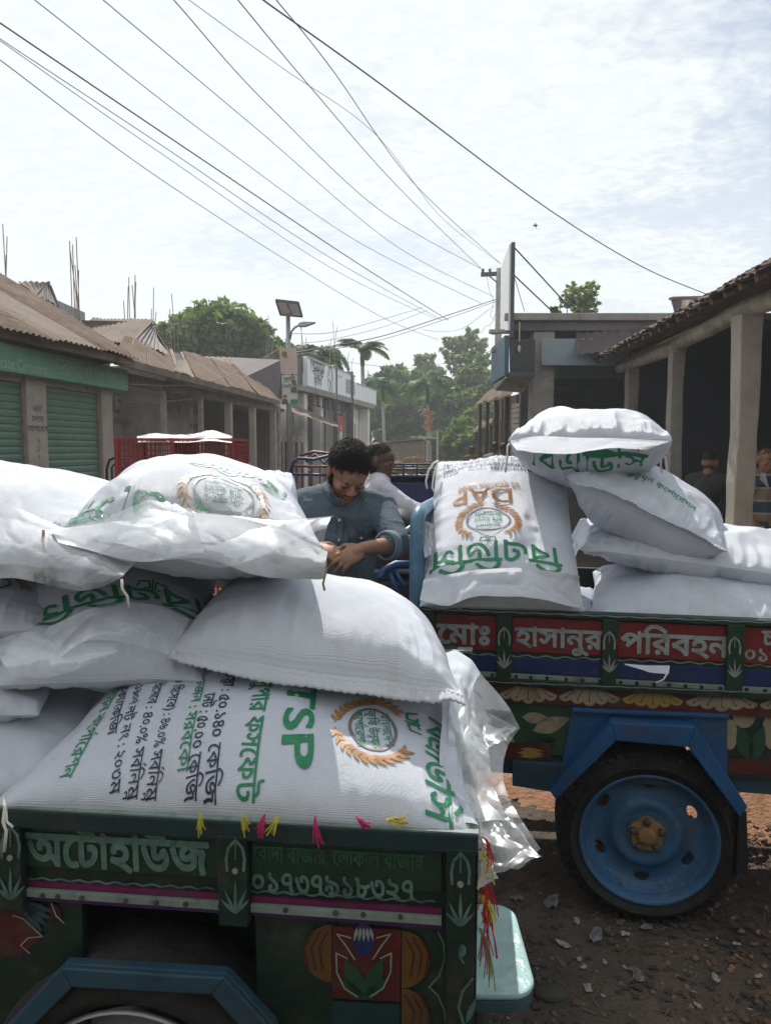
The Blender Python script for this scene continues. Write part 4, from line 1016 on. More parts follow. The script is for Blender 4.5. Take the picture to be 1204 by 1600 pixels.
# roof underside, rafters, tiles
UP = Vector((3.2, .3, 1.25))
for k in range(26):
    q = k / 25
    e = Ev[0].lerp(Ev[1], q * 1.35) if q * 1.35 < 1 else Ev[1].lerp(Ev[2], (q * 1.35 - 1) / .35)
    mb = MB(); mb.tube([e + Vector((-.04, 0, .02)), e + UP], .028, 6); mb.build('rafter', M['wood'], vr)
mb = MB()
top = [e + UP + Vector((0, 0, .05)) for e in Ev]; bot = [e + Vector((.03, 0, .045)) for e in Ev]
mb.add(bot + top, [(0, 1, 4, 3), (1, 2, 5, 4)]); mb.build('roof_battens', M['woodd'], vr, solid=.03)
tl = []
def tile_mesh():
    mb = MB(); n = 6; vs = []
    for y in (0, .17):
        for k in range(n + 1):
            t = math.pi * (.1 + .8 * k / n); r = .055 - .008 * (y > 0)
            vs.append((math.cos(t) * r, y, math.sin(t) * r * .6)); vs.append((math.cos(t) * (r - .012), y, math.sin(t) * (r - .012) * .6))
    m_ = (n + 1) * 2; fs = []
    for k in range(n):
        a = 2 * k; fs += [(a, a + 2, a + 2 + m_, a + m_), (a + 1, a + 1 + m_, a + 3 + m_, a + 3), (a, a + 1, a + 3, a + 2)]
    mb.add(vs, fs); me = bpy.data.meshes.new('roof_tile'); me.from_pydata(mb.v, [], mb.f); me.materials.append(M['tile']); return me
tme = tile_mesh(); Minv = pinv(vr)
xax = UP.normalized()
def epos(q):
    return Ev[0].lerp(Ev[1], q / .8) if q < .8 else Ev[1].lerp(Ev[2], (q - .8) / .2)
n_t = 74
for j in range(4):
    for k in range(n_t):
        q = (k + RNG.uniform(-.25, .25)) / n_t * .93; e = epos(q)
        along = (Ev[0] - Ev[1]).normalized(); zax = xax.cross(along).normalized(); zax = zax if zax.z > 0 else -zax
        p_ = e + xax * (j * .14 - .06 + RNG.uniform(-.03, .02)) + zax * (.06 + .02 * j + RNG.uniform(-.012, .02))
        B = Matrix((( along.x, xax.x, zax.x), (along.y, xax.y, zax.y), (along.z, xax.z, zax.z))).to_4x4()
        o = link(bpy.data.objects.new('roof_tile', tme), vr)
        o.matrix_local = Minv @ Matrix.Translation(p_) @ B @ Matrix.Rotation(RNG.uniform(-.12, .12), 4, 'Z') @ Matrix.Rotation(RNG.uniform(-.1, .1), 4, 'Y')
mb = MB()
mb.add([bot[0] + xax * .5 + Vector((0, 0, .12)), bot[1] + xax * .5 + Vector((0, 0, .12)), bot[2] + xax * .5 + Vector((0, 0, .12)), top[2] + Vector((0, 0, .1)), top[1] + Vector((0, 0, .1)), top[0] + Vector((0, 0, .1))], [(0, 1, 4, 5), (1, 2, 3, 4)]); mb.build('upper_tiling', M['tile'], vr, solid=.04)
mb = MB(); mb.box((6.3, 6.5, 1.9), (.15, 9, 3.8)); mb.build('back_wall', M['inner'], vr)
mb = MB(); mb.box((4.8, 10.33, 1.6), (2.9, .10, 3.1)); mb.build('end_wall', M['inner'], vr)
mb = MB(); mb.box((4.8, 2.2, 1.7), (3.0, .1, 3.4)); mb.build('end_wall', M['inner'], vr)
mb = MB(); mb.box((4.9, 6.3, .09), (3.2, 8.1, .18)); mb.build('plinth', M['conc'], vr)
tg = thing('gable_roof', 'small pale tin gable over the tiled veranda roof at the right', 'roof', P(1085, 480, 12))
corr_sheet(P(1060, 492, 11.8), P(1118, 492, 11.8), P(1118, 464, 12.6), P(1062, 464, 12.6), M['tin2'], tg, .12, .007)
mb = MB(); mb.prism([P(1050, 468, 12.0), P(1066, 466, 12.0), P(1062, 490, 11.9), P(1056, 490, 11.9)], (0, .06, 0)); mb.build('gable_end', M['tindark'], tg)
mb = MB(); mb.beam(P(1048, 466, 12.0), P(1122, 464, 12.4), .10, .04); mb.build('ridge_cap', M['tin2'], tg)
a, b = P(1062, 492, 12.8), P(1130, 492, 12.8); mb = MB(); mb.box(((a.x + b.x) / 2, 12.9, a.z / 2), (b.x - a.x, .8, a.z)); mb.build('wall', M['concd'], tg)

# ------------------------------------------------------------------ street lamp with solar panel
lp_ = P(451, 600, 15.0); zt_l = P(451, 490, 15).z
sl = thing('street_lamp', 'grey street lamp with a solar panel on top and posters strapped to its pole', 'street lamp', (lp_.x, lp_.y, 0))
mb = MB(); mb.tube([(lp_.x, 15, 0), (lp_.x, 15, 2.6), (lp_.x, 15, zt_l)], [.06, .055, .042], 12); mb.build('pole', M['steel'], sl, True)
arm = [P(453, 530, 15), P(455, 518, 14.95), P(461, 511, 14.9), P(468, 508, 14.85)]
mb = MB(); mb.tube(arm, .022, 8); mb.build('arm', M['steel'], sl, True)
mb = MB(); a, b = P(466, 508, 14.85), P(492, 503, 14.8); d_ = (b - a)
mb.prism([a + Vector((0, 0, .045)), a + d_ * .35 + Vector((0, 0, .06)), b + Vector((0, 0, .015)), b - Vector((0, 0, .01)), a + d_ * .4 - Vector((0, 0, .045)), a - Vector((0, 0, .02))], (0, .13, 0)); mb.build('lamp_head', M['steel'], sl, bevel=.008)
c0, c1, c2, c3 = P(431, 469, 14.75), P(466, 473, 14.75), P(472, 494, 15.2), P(438, 491, 15.2)
mb = MB(); nrm = (c1 - c0).cross(c3 - c0).normalized()
mb.prism([c0, c1, c2, c3], -nrm * .03 if nrm.z < 0 else nrm * .03); mb.build('solar_panel', mat('panel_back', (.8, .8, .8), .5, var=.1), sl)
for a, b in ((c0, c1), (c1, c2), (c2, c3), (c3, c0)): mb = MB(); mb.beam(a, b, .025, .05); mb.build('panel_frame', M['dsteel'], sl)
mb = MB(); mb.beam(c0.lerp(c3, .6), c1.lerp(c2, .6), .02, .04); mb.beam(c0.lerp(c1, .45), c3.lerp(c2, .55), .03, .03); mb.build('panel_brace', M['steel'], sl)
def lampposter(pts, col, name='poster', head=None):
    w = [P(x, y, 14.9) for x, y in pts]; mb = MB(); mb.prism(w, (0, .012, 0)); return mb.build(name, col, sl)
pink = mat('faded_pink_poster', (.55, .44, .38), .8, var=.1, vscale=9); grn = mat('green_poster_band', (.05, .22, .12), .7)
lampposter([(436, 543), (463, 543), (465, 584), (439, 584)], pink); lampposter([(440, 586), (464, 586), (465, 631), (441, 631)], M['post'])
mb = MB()
for x, y, rx, ry in ((444, 553, .055, .09), (459, 597, .05, .075), (445, 619, .035, .06)):
    mb.lathe([(.0001, 0), (rx, 0)], P(x, y, 14.885), (0, 1, 0), 14)
mb.build('portrait_print', mat('brown_print', (.22, .14, .1), .8), sl)['kind'] = 'stuff'
mb = MB()
for x, y in ((459, 609), (445, 628)): c0 = P(x, y, 14.88); mb.prism([c0 + Vector((-.07, 0, -.05)), c0 + Vector((.07, 0, -.05)), c0 + Vector((.04, 0, .06)), c0 + Vector((-.04, 0, .06))], (0, .004, 0))
mb.build('portrait_print', M['greyprint'], sl)
lampposter([(454, 624), (465, 624), (465, 630), (454, 630)], grn, 'poster_band').location.y -= .02
decal('poster_lettering', [ctext(t, .13, .004) for t in ('প্রার্থী',)], lambda v_: np.array([tuple(P(442, 596, 14.885) + Vector((x, 0, y))) for x, y in v_]), M['greyprint'], sl)
decal('poster_lettering', [ctext(t, .10, .004) for t in ('ভোট দিন',)], lambda v_: np.array([tuple(P(441, 606, 14.885) + Vector((x, 0, y))) for x, y in v_]), M['greyprint'], sl)

# ------------------------------------------------------------------ power pole and wires
pp = P(777, 600, 20)
up_ = thing('power_pole', 'grey concrete power pole with a short crossarm, behind the tall white board', 'power pole', (pp.x, 20, 0))
zt_p = P(777, 419, 20).z
mb = MB(); mb.tube([(pp.x, 20, 0), (pp.x, 20, zt_p)], [.13, .075], 10); mb.build('pole', M['conc'], up_, True)
mb = MB(); mb.beam(P(751, 429, 20), P(783, 427, 20), .08, .10); mb.beam(P(763, 430, 19.95), P(776, 441, 19.95), .03, .03); mb.build('crossarm', M['dsteel'], up_)
for x in (754, 765, 782): mb = MB(); c0 = P(x, 427, 20); mb.lathe([(.03, 0), (.05, .03), (.03, .06), (.045, .09), (.02, .13), (.0005, .13)], c0, (0, 0, 1), 10); mb.build('insulator', M['dsteel'], up_, True)
mb = MB(); mb.beam(P(768, 520, 20), P(786, 518, 20), .08, .1); mb.build('crossarm', M['woodl'], up_)
def catm(pts, n=14):
    out = []
    for i in range(len(pts) - 1):
        p0, p1, p2, p3 = [Vector(pts[max(0, min(len(pts) - 1, i + k))]) for k in (-1, 0, 1, 2)]
        for k in range(n):
            t = k / n; out.append(.5 * ((2 * p1) + (p2 - p0) * t + (2 * p0 - 5 * p1 + 4 * p2 - p3) * t * t + (3 * p1 - p0 - 3 * p2 + p3) * t ** 3))
    out.append(Vector(pts[-1])); return out
def wire(pts, r, lab):
    w = [P(*q) for q in pts]; t = catm(w); mb = MB(); mb.tube(t, r * .75, 5, cap=False)
    o = mb.build('overhead_wire', M['wirem'], None, True); tag(o, lab, 'wire', 'overhead wires crossing the sky')
M['wirem'] = mat('wire_sheath', (.12, .125, .13), .6)
WR = [([(-30, 15, 7.6), (0, 35, 8), (300, 238, 11.2), (560, 412, 16.5), (700, 500, 23)], .014, 'thickest dark wire, from the left edge near the top corner down to the trees'),
      ([(-30, 40, 7.6), (0, 60, 8), (250, 225, 10.6), (520, 405, 15.5), (690, 500, 23)], .008, 'thin wire just below the thickest one, meeting it over the trees'),
      ([(-30, 44, 7.8), (0, 63, 8.2), (250, 238, 11), (520, 420, 16), (680, 498, 22)], .007, 'lower twin of the thin wire under the thickest one'),
      ([(-30, 73, 7.6), (0, 93, 8), (240, 272, 11), (450, 408, 15), (600, 497, 20), (685, 531, 24)], .008, 'lowest long wire, starting at the left edge beneath the others'),
      ([(30, -15, 8), (55, 0, 8.2), (330, 215, 12), (560, 378, 17), (752, 474, 20)], .008, 'wire entering at the top left corner and ending low on the power pole'),
      ([(140, -18, 8), (162, 0, 8.2), (400, 200, 12), (620, 385, 17), (772, 464, 20)], .008, 'second wire from the top left, ending mid-way up the power pole'),
      ([(252, -18, 8), (272, 0, 8.2), (420, 165, 11.5), (600, 333, 16), (750, 419, 20)], .009, 'third wire from the top left, sagging to the crossarm of the power pole'),
      ([(270, -18, 8), (296, 0, 8.2), (440, 105, 10), (590, 213, 13), (690, 340, 17), (779, 410, 20)], .006, 'faint wire that meets the long steep ones high in the sky'),
      ([(350, -25, 8), (372, 0, 8.2), (480, 130, 10.5), (620, 290, 15), (752, 420, 20)], .009, 'steep wire from the top centre to the crossarm\'s left end'),
      ([(415, -22, 8), (432, 0, 8.2), (520, 110, 10.5), (650, 290, 15), (782, 412, 20)], .009, 'steep wire from the top centre to the pole top'),
      ([(390, -20, 7), (412, 0, 7.1), (600, 135, 8.4), (850, 322, 10.6), (1000, 415, 12), (1110, 462, 13)], .011, 'long wire slanting right across the sky to the small tin gable'),
      ([(776, 467, 20), (700, 492, 19), (600, 524, 18), (520, 540, 17), (452, 552, 15.1)], .016, 'bundled thick cable between the power pole and the street lamp'),
      ([(776, 470, 20), (700, 497, 19), (590, 532, 18), (452, 556, 15.1)], .010, 'slacker cable just under the bundled one'),
      ([(660, 480, 21), (600, 498, 19), (520, 519, 17), (454, 521, 15.1)], .009, 'upper cable swinging left to the lamp arm'),
      ([(668, 484, 21), (600, 510, 19), (520, 530, 17), (470, 536, 16)], .008, 'cable under the upper one, left of the trees'),
      ([(452, 535, 15), (400, 566, 14), (340, 592, 12), (280, 602, 10.5), (196, 600, 8.6)], .008, 'house wire drooping along the veranda roof to the green signboard'),
      ([(452, 556, 15), (400, 580, 13.5), (330, 615, 12), (262, 627, 10), (196, 628, 8.8)], .007, 'lower house wire hanging before the veranda posts'),
      ([(660, 515, 23), (690, 518, 23), (724, 512, 22), (770, 478, 20)], .008, 'short slack wire near the tall feathery tree'),
      ([(480, 552, 24), (560, 568, 26), (640, 575, 27), (700, 566, 26), (768, 548, 20)], .010, 'thin wire passing low in front of the tree tops'),
      ([(760, 432, 20), (764, 452, 20), (771, 474, 20), (766, 492, 20), (774, 500, 20)], .007, 'tangled loop of wire hanging beside the power pole'),
      ([(790, 433, 19), (770, 500, 19.6), (758, 510, 19.8), (752, 520, 20)], .007, 'loose wire end curling left of the pole'),
      ([(277 + 8, 576, 12.5), (290, 566, 12.5), (288, 554, 12.5), (286, 552, 12.5)], .008, 'bent wire end sticking up from the veranda roof')]
for w in WR: wire(*w)
bird = thing('bird', 'tiny dark bird in flight above the concrete building', 'bird', P(836, 352, 30))
mb = MB(); c0 = P(836, 352, 30); mb.ball(c0, (.10, .05, .04), 8, 6); mb.add([c0 + Vector((-.02, 0, 0)), c0 + Vector((.05, 0, 0)), c0 + Vector((.0, .05, .16)), c0 + Vector((.05, 0, 0)), c0 + Vector((-.02, 0, 0)), c0 + Vector((.02, -.05, -.14))], [(0, 1, 2), (3, 4, 5)]); mb.build('bird_body', M['black'], bird)

# ------------------------------------------------------------------ trees
def leafmat(name, a, b):
    m = bpy.data.materials.new(name); m.use_nodes = True; N, L = m.node_tree.nodes, m.node_tree.links
    p = N['Principled BSDF']; p.inputs['Roughness'].default_value = .55; p.inputs['Specular IOR Level'].default_value = .35
    g = N.new('ShaderNodeNewGeometry'); r = N.new('ShaderNodeMix'); r.data_type = 'RGBA'
    L.new(g.outputs['Random Per Island'], r.inputs['Factor']); r.inputs['A'].default_value = (*a, 1); r.inputs['B'].default_value = (*b, 1)
    L.new(r.outputs['Result'], p.inputs['Base Color'])
    tl = N.new('ShaderNodeBsdfTranslucent'); sc = N.new('ShaderNodeVectorMath'); sc.operation = 'MULTIPLY'; L.new(r.outputs['Result'], sc.inputs[0]); sc.inputs[1].default_value = (1.5, 1.7, .7)
    L.new(sc.outputs[0], tl.inputs[0])
    mx_ = N.new('ShaderNodeMixShader'); mx_.inputs[0].default_value = .38; L.new(p.outputs[0], mx_.inputs[1]); L.new(tl.outputs[0], mx_.inputs[2]); L.new(mx_.outputs[0], N['Material Output'].inputs[0])
    return m
LM = {'deep': leafmat('deep_leaf', (.045, .09, .04), (.11, .17, .065)), 'mid': leafmat('mid_leaf', (.07, .12, .045), (.17, .22, .085)), 'pale': leafmat('pale_leaf', (.13, .17, .10), (.24, .27, .16)), 'palm': leafmat('palm_leaf', (.03, .075, .025), (.08, .14, .04))}
M['bark'] = mat('bark', (.16, .12, .09), .9, var=.3, vscale=6, bump=.6, bscale=20); M['barkp'] = mat('pale_bark', (.35, .32, .28), .85, var=.25, vscale=6)
def leaves(cent, rad, n, size, seed, squash=.8, clump=30, shell=.5, sub=.24):
    """leaf quads in clumps around sub-centres on several lobes"""
    R = np.random.default_rng(seed); cl = []
    tot = sum(r ** 2 for r in rad)
    pos = []
    for c, r in zip(cent, rad):
        k = max(3, int(clump * r * r / (tot / len(rad))))
        d = R.normal(size=(k, 3)); d /= np.linalg.norm(d, axis=1)[:, None]
        rr = r * (shell + (1 - shell) * R.random(k) ** .5)
        cs = np.array(c) + d * rr[:, None] * np.array([1, 1, squash])
        m_ = max(1, int(n * r * r / tot / k))
        for q in cs:
            s = sub * r * R.uniform(.5, 1.25)
            e = R.normal(size=(m_, 3)); e /= np.linalg.norm(e, axis=1)[:, None]
            pos.append(q + e * (s * R.random(m_) ** .45)[:, None] * np.array([1, 1, .72]))
    C = np.vstack(pos); m_ = len(C)
    a = R.normal(size=(m_, 3)); a[:, 2] *= .6; a /= np.linalg.norm(a, axis=1)[:, None]
    b = R.normal(size=(m_, 3)); b -= a * (a * b).sum(1)[:, None]; b /= np.linalg.norm(b, axis=1)[:, None]
    s = size * R.uniform(.6, 1.4, m_)[:, None]
    V = np.stack([C - a * s, C + b * s * .42 - a * s * .1, C + a * s, C - b * s * .42 - a * s * .1], 1).reshape(-1, 3)
    F = np.arange(m_ * 4).reshape(-1, 4); return V, F
def tree(name, lab, base, h, cent, rad, n, size, seed, lm='mid', group=None, trunk=.16, squash=.8, bark='bark', **kw):
    t = thing(name, lab, 'tree', base, group)
    V, F = leaves(cent, rad, n, size, seed, squash, **kw)
    np_mesh('crown', V, F, LM[lm], t, smooth=False)
    mb = MB(); b = Vector(base); top = Vector(cent[0])
    mb.tube([b, b.lerp(top, .5) + Vector((RNG.uniform(-.1, .1), 0, 0)), top], [trunk, trunk * .75, trunk * .3], 8)
    for c, r in zip(cent[1:], rad[1:]):
        s_ = b.lerp(top, RNG.uniform(.4, .8)); c = Vector(c); mb.tube([s_, s_.lerp(c, .5) + Vector((0, 0, .15 * r)), c], [trunk * .45, trunk * .3, trunk * .12], 6)
    for k in range(10):
        c, r = cent[k % len(cent)], rad[k % len(cent)]; c = Vector(c); d_ = Vector((RNG.gauss(0, 1), RNG.gauss(0, 1), RNG.uniform(-.2, 1))).normalized() * r * .9
        mb.tube([c, c + d_ * .5, c + d_], [trunk * .2, trunk * .13, trunk * .04], 5)
    mb.build('trunk', M[bark], t, True)
def lob(l): return [tuple(P(x, y, Y)) for x, y, Y, r in l], [r / FPX * Y for x, y, Y, r in l]
# big round tree behind the left row
c, r = lob([(345, 530, 27, 62), (305, 540, 27, 48), (270, 552, 27, 36), (350, 508, 27, 44), (395, 548, 27, 40), (318, 512, 27, 36), (380, 520, 27, 34)])
R_ = random.Random(4)
for _k in range(26):
    a_ = R_.uniform(0, 6.28); q_ = P(330 + 78 * math.cos(a_), 535 - 44 * math.sin(a_), 27 + R_.uniform(-1, 1)); c.append(tuple(q_)); r.append(R_.uniform(.25, .6))
tree('round_tree', 'large dense round tree behind the veranda roof, left of the lamp', (c[0][0], 27, 0), 7, c, r, 17000, .15, 5, 'mid', clump=40, trunk=.28, sub=.34, shell=.6)
c, r = lob([(415, 556, 31, 30), (440, 560, 31, 30), (428, 545, 31, 22)])
tree('bushy_tree', 'small bushy tree between the round tree and the lamp pole', (c[0][0], 31, 0), 6, c, r, 5000, .17, 6, 'deep', clump=34)
c, r = lob([(480, 580, 33, 34), (500, 560, 33, 22), (460, 560, 33, 20)])
tree('bushy_tree', 'bushy tree behind the white signboard', (c[0][0], 33, 0), 6, c, r, 5000, .18, 7, 'mid', clump=34)
TG = 'trees at the end of the street'
B_ = [('leafy_tree', 'leafy tree left of the tin shed, behind the signboard\'s end', [(600, 620, 48, 42), (590, 660, 47, 45), (612, 590, 48, 26), (620, 645, 46, 38)], 'mid', 9000),
      ('leafy_tree', 'broad leafy tree directly behind the tin shed', [(645, 625, 52, 45), (640, 665, 50, 48), (662, 600, 52, 30), (625, 600, 52, 28), (668, 650, 50, 36)], 'mid', 10000),
      ('leafy_tree', 'pale-topped tree rising in the middle of the tree line', [(668, 590, 56, 26), (664, 566, 56, 17), (680, 610, 56, 30)], 'pale', 4500),
      ('leafy_tree', 'dark leafy tree right of the palm with the orange fruit', [(705, 640, 47, 42), (700, 680, 46, 44), (722, 665, 46, 40), (712, 610, 48, 28)], 'deep', 9500),
      ('leafy_tree', 'bright leafy tree at the right end of the tree line, above the rusty stalls', [(745, 600, 43, 34), (755, 630, 42, 40), (765, 660, 40, 38), (735, 572, 44, 24), (770, 610, 42, 30)], 'mid', 9500),
      ('leafy_tree', 'low sunlit bush before the dark trees, by the rusty stalls', [(728, 675, 34, 24), (745, 690, 33, 28), (715, 695, 34, 22)], 'mid', 4500),
      ('leafy_tree', 'dark undergrowth tree low behind the bamboo poles', [(690, 700, 44, 34), (650, 700, 46, 34), (615, 700, 46, 34), (720, 705, 40, 30)], 'deep', 7500)]
for i, (nm, lab, l, lm, n) in enumerate(B_):
    c, r = lob(l); tree(nm, lab, (c[0][0], c[0][1], 0), 8, c, r, n, .24, 30 + i, lm, TG, clump=46, trunk=.2)
c, r = lob([(736, 545, 50, 26), (722, 535, 50, 17), (705, 550, 50, 18), (748, 560, 50, 20), (738, 522, 50, 14), (700, 535, 50, 12), (720, 570, 50, 24)])
tree('feathery_tree', 'tall airy tree with sky showing through, highest of the tree line', (c[0][0], 50, 0), 12, c, r, 4200, .18, 44, 'pale', TG, clump=30, bark='barkp', trunk=.22, shell=.3, sub=.24)
c, r = lob([(905, 462, 17, 24), (920, 450, 17, 15), (884, 470, 17, 14), (915, 478, 17, 20), (895, 448, 17, 10)])
tree('feathery_tree', 'small airy tree showing over the flat concrete roof', (c[0][0], 17, 0), 6, c, r, 1500, .06, 45, 'pale', None, clump=26, bark='barkp', trunk=.07, shell=.3, sub=.26)
c, r = lob([(866, 484, 14, 9), (900, 488, 14, 8)])
tree('roof_plant', 'low green plant growing at the back edge of the concrete roof', (c[0][0], 14, 2.5), 3, c, r, 500, .05, 46, 'mid', None, clump=6, trunk=.02)
def palm(px, ytop, Y, lab, frl=1.7, n=11, seed=0, droop=1.0, fruit=False, up=.9):
    R = random.Random(seed); c0 = P(px, ytop, Y); t = thing('areca_palm', lab, 'palm', (c0.x, Y, 0), None)
    mb = MB(); mb.tube([(c0.x + .2, Y, 0), (c0.x + .05, Y, c0.z * .5), tuple(c0 - Vector((0, 0, frl * .42)))], [.11, .09, .075], 8); mb.build('trunk', M['barkp'], t, True)
    mb = MB(); mb.tube([c0 - Vector((0, 0, frl * .45)), c0 - Vector((0, 0, frl * .2)), c0], [.08, .10, .06], 8); mb.build('crown_shaft', LM['palm'], t, True)
    for k in range(n):
        a = 2 * math.pi * k / n + R.uniform(-.2, .2); el = R.uniform(.15, 1.25) * up; L_ = frl * R.uniform(.8, 1.1)
        d = Vector((math.cos(a), math.sin(a), 0)); pts = []; p = c0.copy(); ang = el
        for q in range(9): pts.append(p.copy()); p = p + (d * math.cos(ang) + Vector((0, 0, math.sin(ang)))) * L_ / 8; ang -= .22 * droop
        V = []; F = []
        side = d.cross(Vector((0, 0, 1)))
        for q in range(34):
            u = .12 + .88 * q / 33; f = u * 8; i_ = min(7, int(f)); pt = pts[i_].lerp(pts[i_ + 1], f - i_); tg_ = (pts[i_ + 1] - pts[i_]).normalized()
            ll = L_ * .30 * math.sin(math.pi * min(1, .18 + u * .85)) ** .7
            for sg in (-1, 1):
                dr = (side * sg * 1.0 + tg_ * .55 + Vector((0, 0, -.15 - .25 * R.random() + .3 * up))).normalized(); w = tg_ * L_ * .016
                b = len(V); V += [pt - w, pt + w, pt + dr * ll * .6 + w - Vector((0, 0, .02)), pt + dr * ll - Vector((0, 0, ll * .28)), pt + dr * ll * .6 - w]; F.append((b, b + 1, b + 2, b + 3, b + 4))
        mb = MB(); mb.add(V, F); mb.tube(pts, [.03 - .003 * q for q in range(9)], 5); mb.build('frond', LM['palm'], t)
    if fruit:
        mb = MB()
        for k in range(34): mb.ball(c0 + Vector((R.gauss(0, .16), -.15 + R.gauss(0, .1), -frl * .62 - R.random() * 1.0)), .085, 6, 4)
        mb.build('fruit_cluster', mat('orange_fruit', (.42, .17, .06), .7), t)
palm(566, 548, 30, 'areca palm with upright fronds standing alone against the sky, right of the signboard', 1.35, 11, 3, .9)
palm(497, 556, 27, 'palm spreading its fronds above the white signboard', 1.55, 12, 4, 1.25, up=.8)
palm(668, 606, 38, 'palm with an orange fruit cluster among the street-end trees', 1.9, 13, 5, 1.2, True)
palm(598, 604, 41, 'dark palm on the left of the street-end trees', 1.8, 12, 6, 1.3)
# distant mass that closes the street
V, F = leaves([tuple(P(x, 690 - 30 * (k % 2), 70)) for k, x in enumerate(range(380, 1000, 28))], [2.6] * 23, 15000, .34, 77, .9, clump=20)
o = np_mesh('distant_woods', V, F, LM['deep'], None, smooth=False); o['kind'] = 'stuff'; o['label'] = 'far woods closing the street behind the trees'
# ------------------------------------------------------------------ people
SKIN = mat('brown_skin', (.33, .165, .10), .5, var=.12, vscale=14, bump=.15, bscale=90)
SKIN2 = mat('dark_brown_skin', (.10, .052, .034), .5, var=.12, vscale=14)
HAIR = mat('black_hair', (.018, .013, .011), .6, spec=.3)
def fused(name, parts, voxel, m, parent, smooth=6, wr=0, wseed=1, cut=None):
    """capsules, ellipsoids fused into one continuous skin (world coordinates)"""
    mb = MB()
    for p in parts:
        if p[0] == 'c':
            _, a, b, ra, rb = p; a, b = Vector(a), Vector(b); n = 7
            mb.tube([a.lerp(b, k / n) for k in range(n + 1)], [ra + (rb - ra) * k / n for k in range(n + 1)], 14)
            mb.ball(a, ra, 12, 8); mb.ball(b, rb, 12, 8)
        else:
            _, c, r, R = p; mb.ball(c, r, 18, 12, R)
    me = bpy.data.meshes.new('t'); me.from_pydata(mb.v, [], mb.f); o = bpy.data.objects.new('t', me); SC.collection.objects.link(o)
    md = o.modifiers.new('r', 'REMESH'); md.mode = 'VOXEL'; md.voxel_size = voxel
    ms = o.modifiers.new('s', 'SMOOTH'); ms.iterations = smooth; ms.factor = .5
    dg = bpy.context.evaluated_depsgraph_get(); ev = bpy.data.meshes.new_from_object(o.evaluated_get(dg))
    bpy.data.objects.remove(o)
    n = len(ev.vertices); co = np.empty(n * 3, np.float32); ev.vertices.foreach_get('co', co); co = co.reshape(-1, 3).astype(float)
    if wr:
        no = np.empty(n * 3, np.float32); ev.vertices.foreach_get('normal', no); no = no.reshape(-1, 3)
        x, y, z = co.T
        d = wr * (ridge(x * 9 + z * 3, z * 14 + y * 5, wseed, 2) + .6 * ridge(y * 8 + x * 12, z * 6, wseed + 5, 2))
        co = co + no * d[:, None]
    Mi = np.array(pinv(parent)); co = co @ Mi[:3, :3].T + Mi[:3, 3]
    ev.vertices.foreach_set('co', co.astype(np.float32).ravel()); ev.polygons.foreach_set('use_smooth', [True] * len(ev.polygons))
    ev.materials.clear(); ev.materials.append(m); ev.update(); ev.name = name
    return link(bpy.data.objects.new(name, ev), parent)
def head_parts(c, R, s=1.0):
    """head centred between the ears, face to -Y, turned by R"""
    T = lambda x, y, z: Vector(c) + R @ (Vector((x, y, z)) * s)
    S = lambda a, b, d: (a * s, b * s, d * s)
    L = [('e', T(0, .014, .030), S(.076, .096, .090), R), ('e', T(0, -.022, -.040), S(.060, .070, .078), R), ('e', T(0, -.052, -.088), S(.036, .034, .026), R),
         ('e', T(0, -.050, .030), S(.062, .048, .050), R), ('e', T(0, -.088, .022), S(.046, .012, .010), R)]
    for sx in (-1, 1):
        L += [('e', T(sx * .030, -.080, .002), S(.016, .012, .010), R), ('e', T(sx * .040, -.068, -.022), S(.022, .020, .020), R), ('e', T(sx * .079, .008, -.008), S(.009, .020, .032), R), ('e', T(sx * .012, -.101, -.030), S(.009, .011, .008), R)]
    L += [('c', T(0, -.088, .012), T(0, -.110, -.024), .008 * s, .0115 * s), ('e', T(0, -.088, -.054), S(.024, .011, .007), R), ('e', T(0, -.085, -.066), S(.020, .011, .008), R)]
    return L, T
def hand(w, d, nrm, s=1.0, curl=(.5, .6, .7, .8), thumb=1, spread=.0):
    """palm and five fingers. w wrist, d direction, nrm back-of-hand normal, thumb side sign"""
    d = Vector(d).normalized(); nrm = Vector(nrm); nrm = (nrm - d * nrm.dot(d)).normalized(); sd_ = d.cross(nrm) * thumb
    w = Vector(w); L = []
    R = Matrix((tuple(sd_), tuple(d), tuple(nrm))).transposed()
    L.append(('e', w + d * .048 * s, (.040 * s, .052 * s, .017 * s), R)); L.append(('c', w, w + d * .03 * s, .023 * s, .024 * s))
    for i, (ln, off) in enumerate(((.070, .028), (.079, .010), (.073, -.009), (.058, -.027))):
        p = w + d * (.085 - .006 * abs(i - 1.2)) * s + sd_ * off * s; a = 0; dr = d + sd_ * (off * spread * 10)
        dr.normalize()
        for seg, f in enumerate((.44, .31, .25)):
            a += curl[i] * (.7, 1.0, .7)[seg]; v_ = (dr * math.cos(a) - nrm * math.sin(a)); q = p + v_ * ln * f * s
            L.append(('c', p, q, (.0092 - .0009 * seg) * s, (.0086 - .0010 * seg) * s)); p = q
    p = w + d * .028 * s + sd_ * .030 * s
    q = p + (d * .6 + sd_ * .75 - nrm * .35).normalized() * .036 * s; r_ = q + (d * .9 + sd_ * .15 - nrm * .45).normalized() * .030 * s
    L += [('c', w + d * .015 * s + sd_ * .012 * s, p, .017 * s, .013 * s), ('c', p, q, .0125 * s, .0105 * s), ('c', q, r_, .0102 * s, .0085 * s)]
    return L
